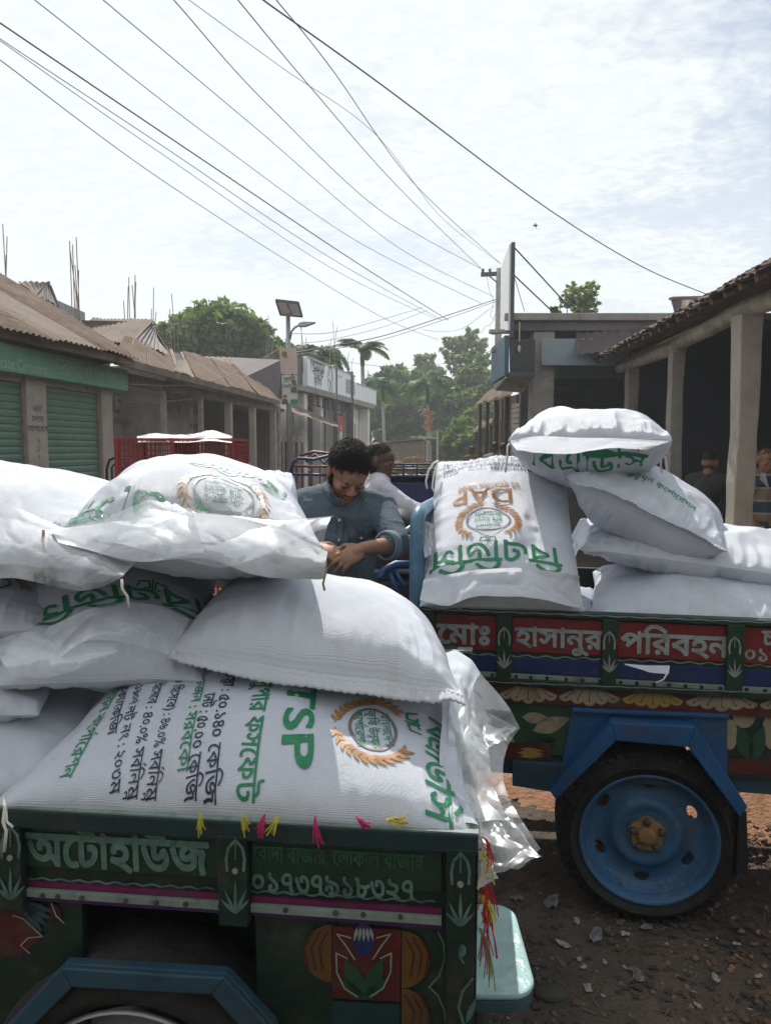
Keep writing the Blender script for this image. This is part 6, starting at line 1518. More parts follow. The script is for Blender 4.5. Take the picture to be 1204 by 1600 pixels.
# wheels
def wheel(pl, px, py, off, R, parent, full=True):
    c = pl.hit(px, py, off); c.z = R; ax = -pl.n
    wl_ = bpy.data.objects.new('wheel', None); link(wl_, parent); wl_.location = pinv(parent) @ c
    def b(mb, *a, **k):                         # built in world coordinates, hung under the wheel
        return mb.build(*a, **k)
    w = .095
    mb = MB()
    rr = .224
    prof = [(rr, w * .7), (rr + .012, w * .95), (rr + .045, w * 1.12), (R - .05, w * 1.08), (R - .02, w * .92), (R - .004, w * .7), (R, w * .3), (R, -w * .3), (R - .004, -w * .7), (R - .03, -w), (rr + .045, -w * 1.12), (rr, -w * .8)]
    mb.lathe(prof, c, ax, 64)
    b(mb, 'tyre', M['rubber'], wl_, smooth=True)
    mb = MB()                                     # tread blocks and sidewall ribs
    e1 = pl.d; e2 = Vector((0, 0, 1))
    for k in range(56):
        t = 2 * math.pi * k / 56; rd = e1 * math.cos(t) + e2 * math.sin(t); tg = -e1 * math.sin(t) + e2 * math.cos(t)
        for sgx in (-1, 1):
            p = c + rd * (R - .002) + ax * (sgx * w * .48)
            vs = [p + tg * (i * .011) + ax * (j * w * .36) + rd * (kk * .007) for kk in (-1, 1) for j in (-1, 1) for i in (-1, 1)]
            mb.add(vs, [(0, 2, 3, 1), (4, 5, 7, 6), (0, 1, 5, 4), (2, 6, 7, 3), (0, 4, 6, 2), (1, 3, 7, 5)])
    for k in range(40):
        t = 2 * math.pi * (k + .3) / 40; rd = e1 * math.cos(t) + e2 * math.sin(t)
        mb.beam(c + rd * (R - .045) + ax * w * 1.05, c + rd * (R - .012) + ax * w * .88, .012, .008, up=tuple(ax))
    b(mb, 'tread', M['rubber'], wl_)['kind'] = 'stuff'
    # rim: rolled edge
    mb = MB(); mb.lathe([(rr - .014, w * .60), (rr - .004, w * .92), (rr + .006, w * 1.02), (rr + .010, w * .98), (rr + .004, w * .80), (rr - .004, w * .5), (rr - .02, w * .2), (rr - .02, -w * .8), (rr + .004, -w)], c, ax, 64)
    b(mb, 'rim_edge', M['rimblue'], wl_, smooth=True)
    # dished disc with hand holes
    holes = []
    for k in range(6):
        t = 2 * math.pi * (k + .07) / 6 + math.pi / 2 - .12; r = .172
        e = ellipse(r * math.cos(t), r * math.sin(t), .026, .016, 16, t + math.pi / 2)
        holes.append(orient_all([e])[0][::-1])
    outer = orient_all([ellipse(0, 0, rr - .012, rr - .012, 64)])
    def f(v):
        r = np.hypot(v[:, 0], v[:, 1])
        d = np.interp(r, [0, .055, .075, .105, .118, .135, .17, .20, rr - .02, rr - .010], [.035, .035, .036, .046, .040, .018, .012, .020, .045, .060])
        return np.array(c) + np.outer(v[:, 0], np.array(e1)) + np.outer(v[:, 1], np.array(e2)) + np.outer(d, np.array(ax))
    d = decal('rim_disc', [outer + holes], f, M['rimblue'], wl_, .0115)
    md = d.modifiers.new('s', 'SOLIDIFY'); md.thickness = .005; md.offset = 0
    # hub plate with nuts
    n5 = [(math.cos(t) * r_, math.sin(t) * r_) for k in range(5) for t, r_ in ((2 * math.pi * k / 5 + .35, .066), (2 * math.pi * (k + .3) / 5 + .35, .060), (2 * math.pi * (k + .5) / 5 + .35, .054), (2 * math.pi * (k + .7) / 5 + .35, .060))]
    mb = MB(); mb.prism([c + e1 * x + e2 * y + ax * .055 for x, y in n5], -ax * .02)
    mb.lathe([(.034, .055), (.032, .068), (.018, .073), (.0005, .074)], c, ax, 20)
    b(mb, 'hub_plate', M['brass'], wl_, bevel=.004)
    for k in range(5):
        t = 2 * math.pi * k / 5 + .35; p = c + (e1 * math.cos(t) + e2 * math.sin(t)) * .051 + ax * .055
        mb = MB(); mb.lathe([(.0125, 0), (.0125, .014), (.009, .017), (.006, .022), (.0003, .023)], p, ax, 6); b(mb, 'wheel_nut', M['dsteel'], wl_)
    return wl_
wheel(RTp, 1006, 1304, .115, .304, T)
def inner_wheel(pl, px, py, off, R, parent):
    c = pl.hit(px, py, 0) + pl.n * off
    wl_ = bpy.data.objects.new('wheel', None); link(wl_, parent); wl_.location = pinv(parent) @ c
    mb = MB(); mb.lathe([(.23, .07), (R - .03, .09), (R, .05), (R, -.05), (R - .03, -.09), (.23, -.07)], c, pl.n, 40, closed=True); mb.build('tyre', M['rubber'], wl_, smooth=True)
    mb = MB(); mb.lathe([(.235, .05), (.1, .0), (.0005, .0)], c, pl.n, 30); mb.build('rim_disc', M['lblue_p'], wl_, smooth=True)
inner_wheel(RTp, 1006, 1304, W - .12, .308, T)
mb = MB(); cc_ = RTp.hit(1006, 1307, .06); mb.tube([cc_, cc_ + RTp.n * (W - .15)], .035, 10); mb.build('axle', M['dsteel'], T, True)
# fender: bent plate with lip, blue backing box
def fender(pl, parent, outer, inner, depth, m):
    mb = MB()
    for i in range(len(outer) - 1):
        pl.slab(mb, [outer[i], outer[i + 1], inner[i + 1], inner[i]], -.045 + .0005 * i, .012)
        a, b = pl.hit(*outer[i], -.045), pl.hit(*outer[i + 1], -.045)
        up = (b - a).cross(pl.n).normalized()
        mb.prism([a + pl.n * .013, b + pl.n * .013, b + pl.n * depth, a + pl.n * depth], up * .006 if up.z < 0 else -up * .006)
    return mb.build('mudguard', m, parent, bevel=.003)
fender(RTp, T, [(858, 1236), (955, 1130), (1086, 1136), (1168, 1262)], [(868, 1250), (962, 1158), (1075, 1168), (1156, 1278)], .24, M['lblue_p'])
mb = MB(); RTp.slab(mb, [(893, 1110), (1136, 1119), (1136, 1240), (1126, 1240), (1088, 1142), (955, 1136), (905, 1190), (872, 1222)], .02, .015); mb.build('guard_backing', M['lblue_p'], T, bevel=.003)
mb = MB(); RTp.slab(mb, [(893, 1107), (1139, 1117), (1139, 1123), (893, 1113)], .0, .03); mb.build('guard_rim', M['lblue_p'], T, bevel=.002)
mb = MB(); RTp.slab(mb, [(800, 1190), (895, 1196), (860, 1238), (800, 1228)], .01, .03); mb.build('guard_stay', M['fblue_p'], T, bevel=.002)
mb = MB(); RTp.slab(mb, [(1154, 1274), (1166, 1270), (1168, 1368), (1150, 1362)], .0, .16); mb.build('mud_flap', M['black'], T)
# faded strip of cloth tucked on blue band
tr = thing('plastic_scrap', 'thin pale plastic strip with a loose tail on the red lettered trailer\'s blue band', 'plastic scrap', RTp.hit(1010, 1050, -.02))
sheet('strip_sheet', [(974, 1037, 2.36), (1010, 1040, 2.35), (1046, 1040, 2.34)], [(976, 1039, 2.345), (1020, 1052, 2.33), (1044, 1054, 2.32)], M['hemw'], tr, crumple=.003, n=30, k=10)
mb = MB(); mb.tube([P(1042, 1052, 2.32), P(1036, 1062, 2.32), P(1024, 1067, 2.32)], .0025, 6); mb.build('loose_tail', M['thread'], tr, True)

# ---- near trailer: dark green with worn lettering -----------------------------
LTp = Plane((-.75, 1.38), (math.cos(math.radians(6.2)), -math.sin(math.radians(6.2))))
o = LTp.at(.2, 0, .5)
N = thing('goods_trailer', 'near dark green goods trailer with worn white lettering and lotus panels', 'trailer', (o.x, o.y, 0))
S = lambda x, y=1400: LTp.sof(x, y); Z = LTp.zof
X0 = -.75
xr = S(746)
rz = Z(360, 1290)
zt2 = .955
mb = MB(); LTp.box(mb, X0, xr, Z(360, 1308), zt2, -.014, .05); mb.build('top_rail', M['teal_p'], N, bevel=.003)
mb = MB(); LTp.box(mb, X0, xr, zt2 + .0005, zt2 + .004, -.012, .046); mb.build('rail_cap', M['mint'], N)
L = lambda x, y: (x, y + (x - 360) * .0585)
zl = [Z(360, y) for y in (1308, 1377, 1407, 1419, 1432)]
mb = MB(); LTp.box(mb, X0, xr, Z(360, 1436), Z(360, 1308), .014, .02); mb.build('side_board', M['dgreen_p'], N)
for a, b in ((-280, -8), (42, 345), (391, 690)):
    mb = MB(); LTp.box(mb, S(a), S(b), zl[1], zl[0] - .001, .004, .009); mb.build('lettered_panel', M['green_p'], N, bevel=.002)
    mb = MB(); LTp.box(mb, S(a), S(b), Z(360, 1411), Z(360, 1402), .006, .007); mb.build('painted_strip', M['pink_p'], N)
    mb = MB(); LTp.box(mb, S(a), S(b), Z(360, 1423), Z(360, 1411.5), -.002, .014); mb.build('riveted_strip', M['mint'], N, bevel=.001)
    mb = MB(); LTp.box(mb, S(a), S(b), Z(360, 1432), Z(360, 1423.4), .006, .007); mb.build('painted_strip', M['purp_p'], N)
    flatdecal('painted_line', LTp, [wavy(*L(a + 3, 1391), *L(b - 12, 1391), 3.2, 1.6, 90, (b - a) / 30)], M['faded'], N, .012)
for a, b in ((-45, 42), (345, 390), (697, 741)):
    mb = MB(); LTp.box(mb, S(a), S(b), Z(360, 1440), Z(360, 1300), -.016, .026); p = mb.build('side_post', M['dgreen_p'], N, bevel=.003)
    x = (a + b) / 2 if a > 0 else 16; k = (x - 360) * .0585
    flatdecal('painted_motif', LTp, motif(x, 1310 + k, 1437 + k, 36), M['faded'], p, -.0185)
    mb = MB(); rivets(LTp, mb, [(x, 1361 + k)], -.017, .0065); mb.build('bolt', M['steel'], p)
mb = MB()
for x in (66, 90, 128, 196, 244, 290, 344, 446, 524, 567, 625): rivets(LTp, mb, [L(x, 1417)], -.003, .0052)
mb.build('rivets', M['dsteel'], N)['kind'] = 'stuff'
def flat_text(txt, x0, y0, x1, h, m, bold, tilt=0):
    a0, z0 = LTp.sz(x0, y0, .0); a1, z1 = LTp.sz(x1, y0 + (x1 - x0) * .0585, .0)
    text_on(LTp, txt, x0, y0, h, m, N, .0015, bold, width=a1 - a0, tilt=math.atan2(z1 - z0, a1 - a0))
flat_text('অটোহাউজ', 44, 1350, 328, .098, M['faded'], .034)
flat_text('০১৭৩৭৯১৮৩২৭', 392, 1392, 648, .060, M['faded'], .024)
flat_text('বোদা বাজার, লোকাল বাজার', 396, 1345, 662, .046, M['faded2'], .022)
# body below
zf = .28
mb = MB(); LTp.box(mb, S(697), S(741), zf, Z(360, 1441), -.010, .05); mb.build('corner_post', M['dgreen_p'], N, bevel=.004)
flatdecal('painted_motif', LTp, [stroke([(724, 1600), (716, 1575), (722, 1550), (738, 1530)], 4), [leaf(728, 1600, 46, 5, -1.2)], stroke([(722, 1478), (718, 1495), (724, 1505)], 3), [ellipse(722, 1486, 6, 10, 14)]], M['faded'], N, -.0125)
mb = MB(); LTp.box(mb, S(395), S(697), zf, Z(360, 1436), .016, .02); ub = mb.build('under_board', M['dgreen_p'], N)
mb = MB(); LTp.slab(mb, [(519, 1448), (626, 1455), (624, 1566), (519, 1560)], .009, .005); lp = mb.build('lotus_panel', M['redart'], N)
mb = MB(); LTp.slab(mb, [(519, 1566), (624, 1571), (624, 1680), (519, 1670)], .009, .005); mb.build('lotus_panel', M['teal_p'], N)
def halfdisc(cx, cy, rx, ry, side):
    t = np.linspace(-math.pi / 2, math.pi / 2, 14); return np.stack([cx + side * rx * np.cos(t), cy + ry * np.sin(t)], 1)
for (cx_, cy_, sd_) in ((518, 1490, -1), (627, 1500, 1), (627, 1590, 1)):
    flatdecal('painted_petal', LTp, [[halfdisc(cx_, cy_, 44, 45, sd_)]], M['yell_p'], ub, .0125)
    flatdecal('petal_veins', LTp, [stroke([(cx_ + sd_ * q, cy_ - 34), (cx_ + sd_ * (q + 14), cy_ - 8), (cx_ + sd_ * (q + 8), cy_ + 26)], 3.2) for q in (6, 18, 29)], M['redart'], ub, .0105)
flatdecal('painted_outline', LTp, [stroke([(684, 1457), (693, 1475), (694, 1500), (686, 1525), (670, 1543), (684, 1556), (694, 1580), (696, 1600)], 2.4)], M['faded'], ub, .012)
cxx = 568
for sg in (-1, 1):
    flatdecal('painted_leaf', LTp, [[leaf(cxx, 1560, 70, 13, -math.pi / 2 + sg * .45)], [leaf(cxx, 1562, 50, 9, -math.pi / 2 + sg * .85)]], M['greenart'], lp, .0065 - .0003 * sg)
    flatdecal('painted_outline', LTp, [stroke([(cxx + sg * 10, 1558), (cxx + sg * 30, 1545), (cxx + sg * 42, 1520), (cxx + sg * 43, 1490), (cxx + sg * 26, 1498)], 2.2) + stroke([(cxx + sg * 14, 1500), (cxx + sg * 28, 1478), (cxx + sg * 42, 1460), (cxx + sg * 20, 1466)], 2.2)], M['whitemark'], lp, .005 - .0003 * sg)
flatdecal('painted_bud', LTp, [[ellipse(cxx, 1468, 17, 26, 20)]], M['blue_p'], lp, .0058)
flatdecal('painted_bud', LTp, [[leaf(cxx + q * 5, 1450, 22, 2.6, math.pi / 2 + q * -.12)] for q in (-2, -1, 0, 1, 2)], M['whitemark'], lp, .0052)
# left under board with red flower
mb = MB(); LTp.box(mb, X0, S(120), zf, Z(360, 1436), .016, .02); ul = mb.build('under_board', M['dgreen_p'], N)
flatdecal('painted_petal', LTp, [[np.array([(-40, 1405), (28, 1408), (66, 1462), (40, 1490), (-10, 1500), (-40, 1490)])], [leaf(78, 1412, 34, 8, 1.0)]], M['redart'], ul, .0125)
flatdecal('painted_petal', LTp, [[leaf(34, 1412 + q * 1.5, 52, 6, .25 + q * .22)] for q in range(4)], M['fblue_p'], ul, .0095)
flatdecal('painted_outline', LTp, [stroke([(66, 1464), (36, 1436), (20, 1431)], 1.8) + stroke([(66, 1464), (44, 1466), (32, 1478), (46, 1490)], 1.8), stroke([(80, 1412), (88, 1432), (100, 1443)], 1.8)], M['whitemark'], ul, .0085)
mb = MB(); LTp.box(mb, X0, X0 + .01, zf, .9, .0, 1.15); mb.build('end_board', M['green_p'], N)
# cavity: bed, inner structure
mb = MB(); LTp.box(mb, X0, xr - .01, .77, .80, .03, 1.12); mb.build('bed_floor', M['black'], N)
mb = MB(); LTp.box(mb, X0, xr, .62, zt2 - .01, 1.15, .03); mb.build('far_side_board', M['dgreen_p'], N)
mb = MB(); LTp.box(mb, xr - .03, xr, .50, zt2 - .008, .03, 1.12); mb.build('tailboard', M['dgreen_p'], N)
mb = MB(); LTp.box(mb, X0, xr, .52, .60, .22, .06); mb.build('chassis_beam', M['teal_p'], N)
mb = MB(); LTp.box(mb, X0, xr, .52, .60, .95, .06); mb.build('chassis_beam', M['teal_p'], N)
# far rail end showing at the right with its painted yellow edge
mb = MB(); mb.box(P(712, 1024, 2.36), (.085, .05, .05), rz=-.11); mb.build('rail_end', M['teal_p'], N, bevel=.003)
mb = MB(); mb.box(P(712, 1015, 2.36), (.09, .055, .006), rz=-.11); mb.build('rail_end_cap', M['ypetal'], N)
mb = MB(); mb.beam(P(662, 1016, 2.36), P(738, 1016, 2.34), .04, .008); mb.build('rail_cap', M['mint'], N)
fender(LTp, N, [(-40, 1660), (95, 1514), (350, 1530), (425, 1612), (450, 1680)], [(-10, 1668), (112, 1544), (330, 1556), (392, 1625), (420, 1690)], .035, M['fblue_p'])
cN = (238, 1760)
def near_wheel():
    c = LTp.hit(*cN, .07); wl_ = bpy.data.objects.new('wheel', None); link(wl_, N); wl_.location = pinv(N) @ c; ax = -LTp.n; R = c.z if False else .33; w = .09
    c = Vector((c.x, c.y, .33)); wl_.location = pinv(N) @ c
    mb = MB(); mb.lathe([(.225, w * .7), (.26, w * 1.1), (R - .05, w * 1.08), (R - .012, w * .85), (R, w * .3), (R, -w * .3), (R - .012, -w * .85), (.26, -w * 1.1), (.225, -w * .7)], c, ax, 64); mb.build('tyre', M['rubber'], wl_, smooth=True)
    mb = MB(); mb.lathe([(.228, w * 1.0), (.236, w * .95), (.228, w * .85), (.20, w * .35), (.12, w * .3), (.10, w * .6), (.0005, w * .6)], c, ax, 48); mb.build('rim_disc', M['steel'], wl_, smooth=True)
    c2 = c + LTp.n * .95
    mb = MB(); mb.lathe([(.225, w), (R, w * .6), (R, -w * .6), (.225, -w)], c2, ax, 40, closed=True); mb.build('tyre', M['rubber'], N, smooth=True)
    mb = MB(); mb.tube([c, c2], .035, 10); mb.build('axle', M['dsteel'], N, True)
near_wheel()
mb = MB(); LTp.box(mb, S(115), S(398), .30, .80, .30, .02); mb.build('shade_board', M['black'], N)  # black board stands in for the shade under the bed
# canvas between mudguard and tyre
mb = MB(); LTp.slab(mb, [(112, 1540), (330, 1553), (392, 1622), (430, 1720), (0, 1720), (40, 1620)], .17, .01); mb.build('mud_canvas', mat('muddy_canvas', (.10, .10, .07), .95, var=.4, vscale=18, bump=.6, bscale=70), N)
# pale enamel step plate sticking out behind the corner
def rr_poly(x0, x1, y0, y1, r, z):
    out = []
    for cx_, cy_, a in ((x1 - r, y0 + r, -90), (x1 - r, y1 - r, 0), (x0 + .01, y1 - .01, 90), (x0 + .01, y0 + .01, 180)):
        rad = r if cx_ > (x0 + x1) / 2 else .01
        for k in range(9 if rad > .02 else 2):
            t = math.radians(a + 90 * k / (8 if rad > .02 else 1)); out.append(Vector((cx_ + rad * math.cos(t), cy_ + rad * math.sin(t), z)))
    return out
a_ = PZ(742, 1562, .55); b_ = PZ(821, 1500, .55); c_ = PZ(800, 1418, .55)
st = thing('step_plate', 'pale teal enamelled metal plate with rounded corners, jutting out behind the dark green trailer\'s corner', 'metal plate', (b_.x - .1, b_.y, 0))
mb = MB(); mb.prism(rr_poly(a_.x - .06, b_.x + .004, a_.y, c_.y, .05, .56), (0, 0, -.014)); mb.build('plate_top', M['tealplate'], st, bevel=.006)
mb = MB(); mb.prism(rr_poly(a_.x - .06, b_.x + .001, a_.y + .003, c_.y - .003, .05, .545), (0, 0, -.028)); mb.build('plate_skirt', mat('faded_teal', (.03, .09, .11), .5, var=.3), st, bevel=.004)
mb = MB(); mb.tube([(b_.x - .10, b_.y, .48), (b_.x - .10, b_.y, 0)], .02, 10); mb.box((b_.x - .10, b_.y, .01), (.14, .14, .02)); mb.build('leg', M['dsteel'], st)
# tufts of coloured yarn
def tuft(parent_label, p, pts, col, n=14, spread=.0022, r=.0014):
    t = thing('yarn_tuft', parent_label, 'yarn tuft', p); mb = MB()
    for i in range(n):
        q = [Vector(p)]; ox = Vector((RNG.gauss(0, spread), RNG.gauss(0, spread), RNG.gauss(0, spread)))
        L_ = RNG.uniform(.7, 1.1)
        for k, d in enumerate(pts): q.append(Vector(p) + Vector(d) * L_ + ox * (k + 1) * .8)
        mb.tube(q, r, 4, cap=False)
    mb.build('strands', M[col], t)
    return t
for (x, y, dx, dy, c_, lab) in ((314, 1268, 0, 32, 'yarn_y', 'leftmost yellow yarn tuft hanging over the dark green tailboard rail'), (380, 1270, 2, 30, 'yarn_y', 'yellow yarn tuft hanging over the middle lotus post of the dark green trailer'),
        (414, 1272, -8, 34, 'yarn_m', 'magenta yarn tuft just left of the slanting yellow one on the rail'), (436, 1274, -14, 26, 'yarn_y', 'yellow yarn tuft slanting beside the magenta one on the rail'),
        (492, 1276, 6, 40, 'yarn_m', 'long magenta yarn tuft hanging alone on the dark green trailer rail'), (556, 1276, 20, 14, 'yarn_m', 'magenta yarn tuft bent to the right on the dark green trailer rail'), (604, 1280, 28, 4, 'yarn_y', 'rightmost yellow yarn tuft, lying almost flat along the trailer rail')):
    Y = LTp.hit(x, y, -.02).y - .004; p = P(x, y, Y); e = P(x + dx, y + dy, Y - .006) - p; tuft(lab, p, [e * .35 + Vector((0, -.006, .002)), e * .7 + Vector((0, -.006, 0)), e], c_)
ex = LTp.at(xr + .006, .9, .02)
for (x, y, x2, y2, c_, lab, n_) in ((753, 1308, 772, 1352, 'yarn_r', 'crimson yarn cord curling off the top corner of the dark green trailer', 5), (748, 1330, 762, 1380, 'yarn_y', 'yellow yarn below the crimson cord at the trailer corner', 6), (750, 1372, 764, 1440, 'yarn_r', 'thick red yarn bunch halfway down the trailer corner', 16),
        (748, 1400, 766, 1440, 'yarn_y', 'yellow yarn mixed into the red bunch at the trailer corner', 14), (752, 1425, 762, 1505, 'yarn_m', 'dark magenta yarn hanging in front of the pale teal plate', 9), (748, 1450, 764, 1532, 'yarn_g', 'greenish frayed yarn, lowest of the bunch at the trailer corner', 12)):
    p = P(x, y, 1.27); e = P(x2, y2, 1.26) - p; tuft(lab, p, [e * .3 + Vector((.008, 0, .006)), e * .65 + Vector((.006, 0, 0)), e], c_, n_, .004, .0011)
sc_ = thing('plastic_scrap', 'small white plastic bunch hanging among the coloured yarn at the trailer corner', 'plastic scrap', P(758, 1360, 1.27))
sheet('bunch_sheet', [(748, 1335, 1.28), (756, 1345, 1.28), (766, 1352, 1.28)], [(748, 1392, 1.265), (760, 1384, 1.26), (777, 1374, 1.26)], M['hemw'], sc_, crumple=.010, seed=91, freq=18, n=40, k=40)
# ------------------------------------------------------------------ fertiliser sacks
class Sack:
    """filled sack: seam quad FL FR BR BL (near-left, near-right, far-right, far-left), humps above and below it"""
    def __init__(s, label, C, hu, hd, seed, group, bend=(0, 0), wr=1.0, pw=2.5, ex_=.52, nu=112, nv=84, lean=0, pinch=.05, twist=0, lump=1.0, cat='sack'):
        C = [Vector(c) for c in C]
        s.C = C; s.lu = ((C[1] - C[0]).length + (C[2] - C[3]).length) / 2; s.lv = ((C[3] - C[0]).length + (C[2] - C[1]).length) / 2
        s.seed = seed; s.ex = ex_
        u = np.linspace(-1, 1, nu + 1); v = np.linspace(-1, 1, nv + 1)
        # finer towards the seams
        u = np.sign(u) * (1 - (1 - np.abs(u)) ** 1.25); v = np.sign(v) * (1 - (1 - np.abs(v)) ** 1.25)
        s.u, s.v = u, v
        U, Vv = np.meshgrid(u, v, indexing='ij')
        c0, c1, c2, c3 = [np.array(c) for c in C]
        n0 = np.cross(c1 - c0, c3 - c0) + np.cross(c2 - c1, c3 - c2); n0 /= np.linalg.norm(n0)
        if n0[2] < 0: n0 = -n0
        s.n0 = n0
        # edges drawn in between the corners, corners stand out as ears
        pu = 1 - pinch * (1 - Vv ** 2) * (1 + .25 * vn(Vv * 2.2, 0 * Vv + 5, seed)); pv = 1 - pinch * .9 * (1 - U ** 2) * (1 + .25 * vn(U * 2.2, 0 * U + 9, seed))
        a, b = U * pu, Vv * pv
        W = lambda c, x, y: c[None, None] * (x * y)[..., None]
        base = W(c0, (1 - a) / 2, (1 - b) / 2) + W(c1, (1 + a) / 2, (1 - b) / 2) + W(c2, (1 + a) / 2, (1 + b) / 2) + W(c3, (1 - a) / 2, (1 + b) / 2)
        base = base + n0 * (bend[0] * (U ** 2) + bend[1] * (Vv ** 2) + .006 * lump * vn(U * 1.5, Vv * 1.5, seed + 3))[..., None]
        prof = ((1 - np.abs(U) ** pw).clip(0) * (1 - np.abs(Vv) ** pw).clip(0)) ** s.ex
        ex, ey = (1 - np.abs(U)) * s.lu / 2, (1 - np.abs(Vv)) * s.lv / 2       # metres from the seams
        s.top, s.bot = None, None
        for side, h in ((1, hu), (-1, hd)):
            sdd = seed + (0 if side > 0 else 50)
            xm, ym = U * s.lu / 2, Vv * s.lv / 2
            low = fbm(xm * 6.5, ym * 6.5, sdd, 2) * .010 * lump + vn(xm * 14, ym * 14, sdd + 5) * .0035 * lump
            # puckers running in from each seam
            wu = ridge(xm * 26 + .25 * vn(xm * 9, ym * 9, sdd + 1), ym * 4.5, sdd + 2, 2) * np.exp(-ey / .085) * (1 - np.exp(-ey / .010))
            wv = ridge(ym * 26 + .25 * vn(xm * 9, ym * 9, sdd + 1), xm * 4.5, sdd + 4, 2) * np.exp(-ex / .075) * (1 - np.exp(-ex / .010))
            dc = np.sqrt((ex) ** 2 + (ey) ** 2)
            diag = ridge((xm + ym * np.sign(U * Vv)) * 15, (xm - ym * np.sign(U * Vv)) * 3, sdd + 6, 2) * np.exp(-dc / .12)
            fold = .0105 * ridge(xm * 3.1 + .5 * ym * math.cos(sdd) * 3, ym * 2.2 - xm * math.sin(sdd), sdd + 12, 2) * prof ** .5
            fine = fold + ridge(xm * 12 + 3, ym * 9, sdd + 8, 3) * .0016
            hh = side * (h * prof + (low + fine) * prof ** .5 + wr * (.0085 * wu + .0085 * wv + .007 * diag * prof ** .4))
            g = base + n0 * hh[..., None]
            if lean: g = g + np.array([0, -lean, 0]) * (np.abs(hh))[..., None]
            if side > 0: s.top = g
            else: s.bot = g
        # seam shared
        s.bot[0], s.bot[-1], s.bot[:, 0], s.bot[:, -1] = s.top[0], s.top[-1], s.top[:, 0], s.top[:, -1]
        loc = Vector(tuple((s.top.mean((0, 1)) + s.bot.mean((0, 1))) / 2)); loc.z = float(s.bot[..., 2].min())
        s.obj = thing('fertiliser_sack', label, cat, loc, group)
        A, B = len(u), len(v)
        uvm = np.stack([U * s.lu / 2 + 1, Vv * s.lv / 2 + 1], -1).reshape(-1, 2)
        V = np.vstack([s.top.reshape(-1, 3), s.bot.reshape(-1, 3)])
        F = np.vstack([grid_faces(A, B), grid_faces(A, B, A * B)[:, ::-1]])
        s.body = np_mesh('bag_body', V, F, M['pp'], s.obj, uv=np.vstack([uvm, uvm + .37]))
        s.loc = loc
    def sample(s, um, vm, side=1):
        """um, vm in metres from the centre -> points, normals"""
        U = np.clip(um / (s.lu / 2), -.999, .999); Vv = np.clip(vm / (s.lv / 2), -.999, .999)
        G = s.top if side > 0 else s.bot
        i = np.clip(np.searchsorted(s.u, U) - 1, 0, len(s.u) - 2); j = np.clip(np.searchsorted(s.v, Vv) - 1, 0, len(s.v) - 2)
        fu = (U - s.u[i]) / (s.u[i + 1] - s.u[i]); fv = (Vv - s.v[j]) / (s.v[j + 1] - s.v[j]); fu = fu[:, None]; fv = fv[:, None]
        a, b, c, d = G[i, j], G[i + 1, j], G[i, j + 1], G[i + 1, j + 1]
        p = (a * (1 - fu) + b * fu) * (1 - fv) + (c * (1 - fu) + d * fu) * fv
        n = np.cross(b - a, c - a); n /= np.linalg.norm(n, axis=1)[:, None] + 1e-9
        n *= np.sign((n * s.n0).sum(1) * side)[:, None]
        return p, n
    def print(s, name, groups, m, org, rot, side=1, off=.0022, grid=.011, label=None, flip=False):
        """org: (u, v) metres, rot: direction of the text's x axis in the sack's plane"""
        c, q = math.cos(rot), math.sin(rot)
        def f(v):
            x, y = v[:, 0], v[:, 1]
            if flip: x = -x
            p, n = s.sample(org[0] + x * c - y * q, org[1] + x * q + y * c, side)
            return p + n * off
        return decal(name, groups, f, m, s.obj, grid, label)
    def uv(s, px, py, side=1):
        G = s.top if side > 0 else s.bot
        d = G - np.array([0, 0, CH]); w = d[..., 1] * CA - d[..., 2] * SA; up = d[..., 1] * SA + d[..., 2] * CA
        X = 602 + FPX * d[..., 0] / w; Y = 800 - FPX * up / w
        n = np.cross(np.gradient(G, axis=0), np.gradient(G, axis=1)); n *= np.sign((n * s.n0).sum(-1) * side)[..., None]
        e = (X - px) ** 2 + (Y - py) ** 2 + np.where((n * -d).sum(-1) > 0, 0, 900)
        i, j = np.unravel_index(np.argmin(e), e.shape)
        return np.array([s.u[i] * s.lu / 2, s.v[j] * s.lv / 2])
    def line(s, txt, a, b, em, bold, m, side=1, width=None, grid=.014):
        """a line of print from photo pixel a to photo pixel b"""
        A, B = s.uv(*a, side), s.uv(*b, side); d = B - A; L = np.hypot(*d); r = math.atan2(d[1], d[0])
        cs = ctext(txt, em, bold); w = max(c[:, 0].max() for c in cs); cs = [c * np.array([L / w, 1]) for c in cs]
        if side < 0:
            c_, q_ = math.cos(r), math.sin(r)
            def f(v): p, n = s.sample(A[0] + v[:, 0] * c_ + v[:, 1] * q_, A[1] + v[:, 0] * q_ - v[:, 1] * c_, -1); return p + n * .0024
            return decal('printed_lettering', [cs], f, M[m], s.obj, grid)
        return s.print('printed_lettering', [cs], M[m], tuple(A), r, side, grid=grid)
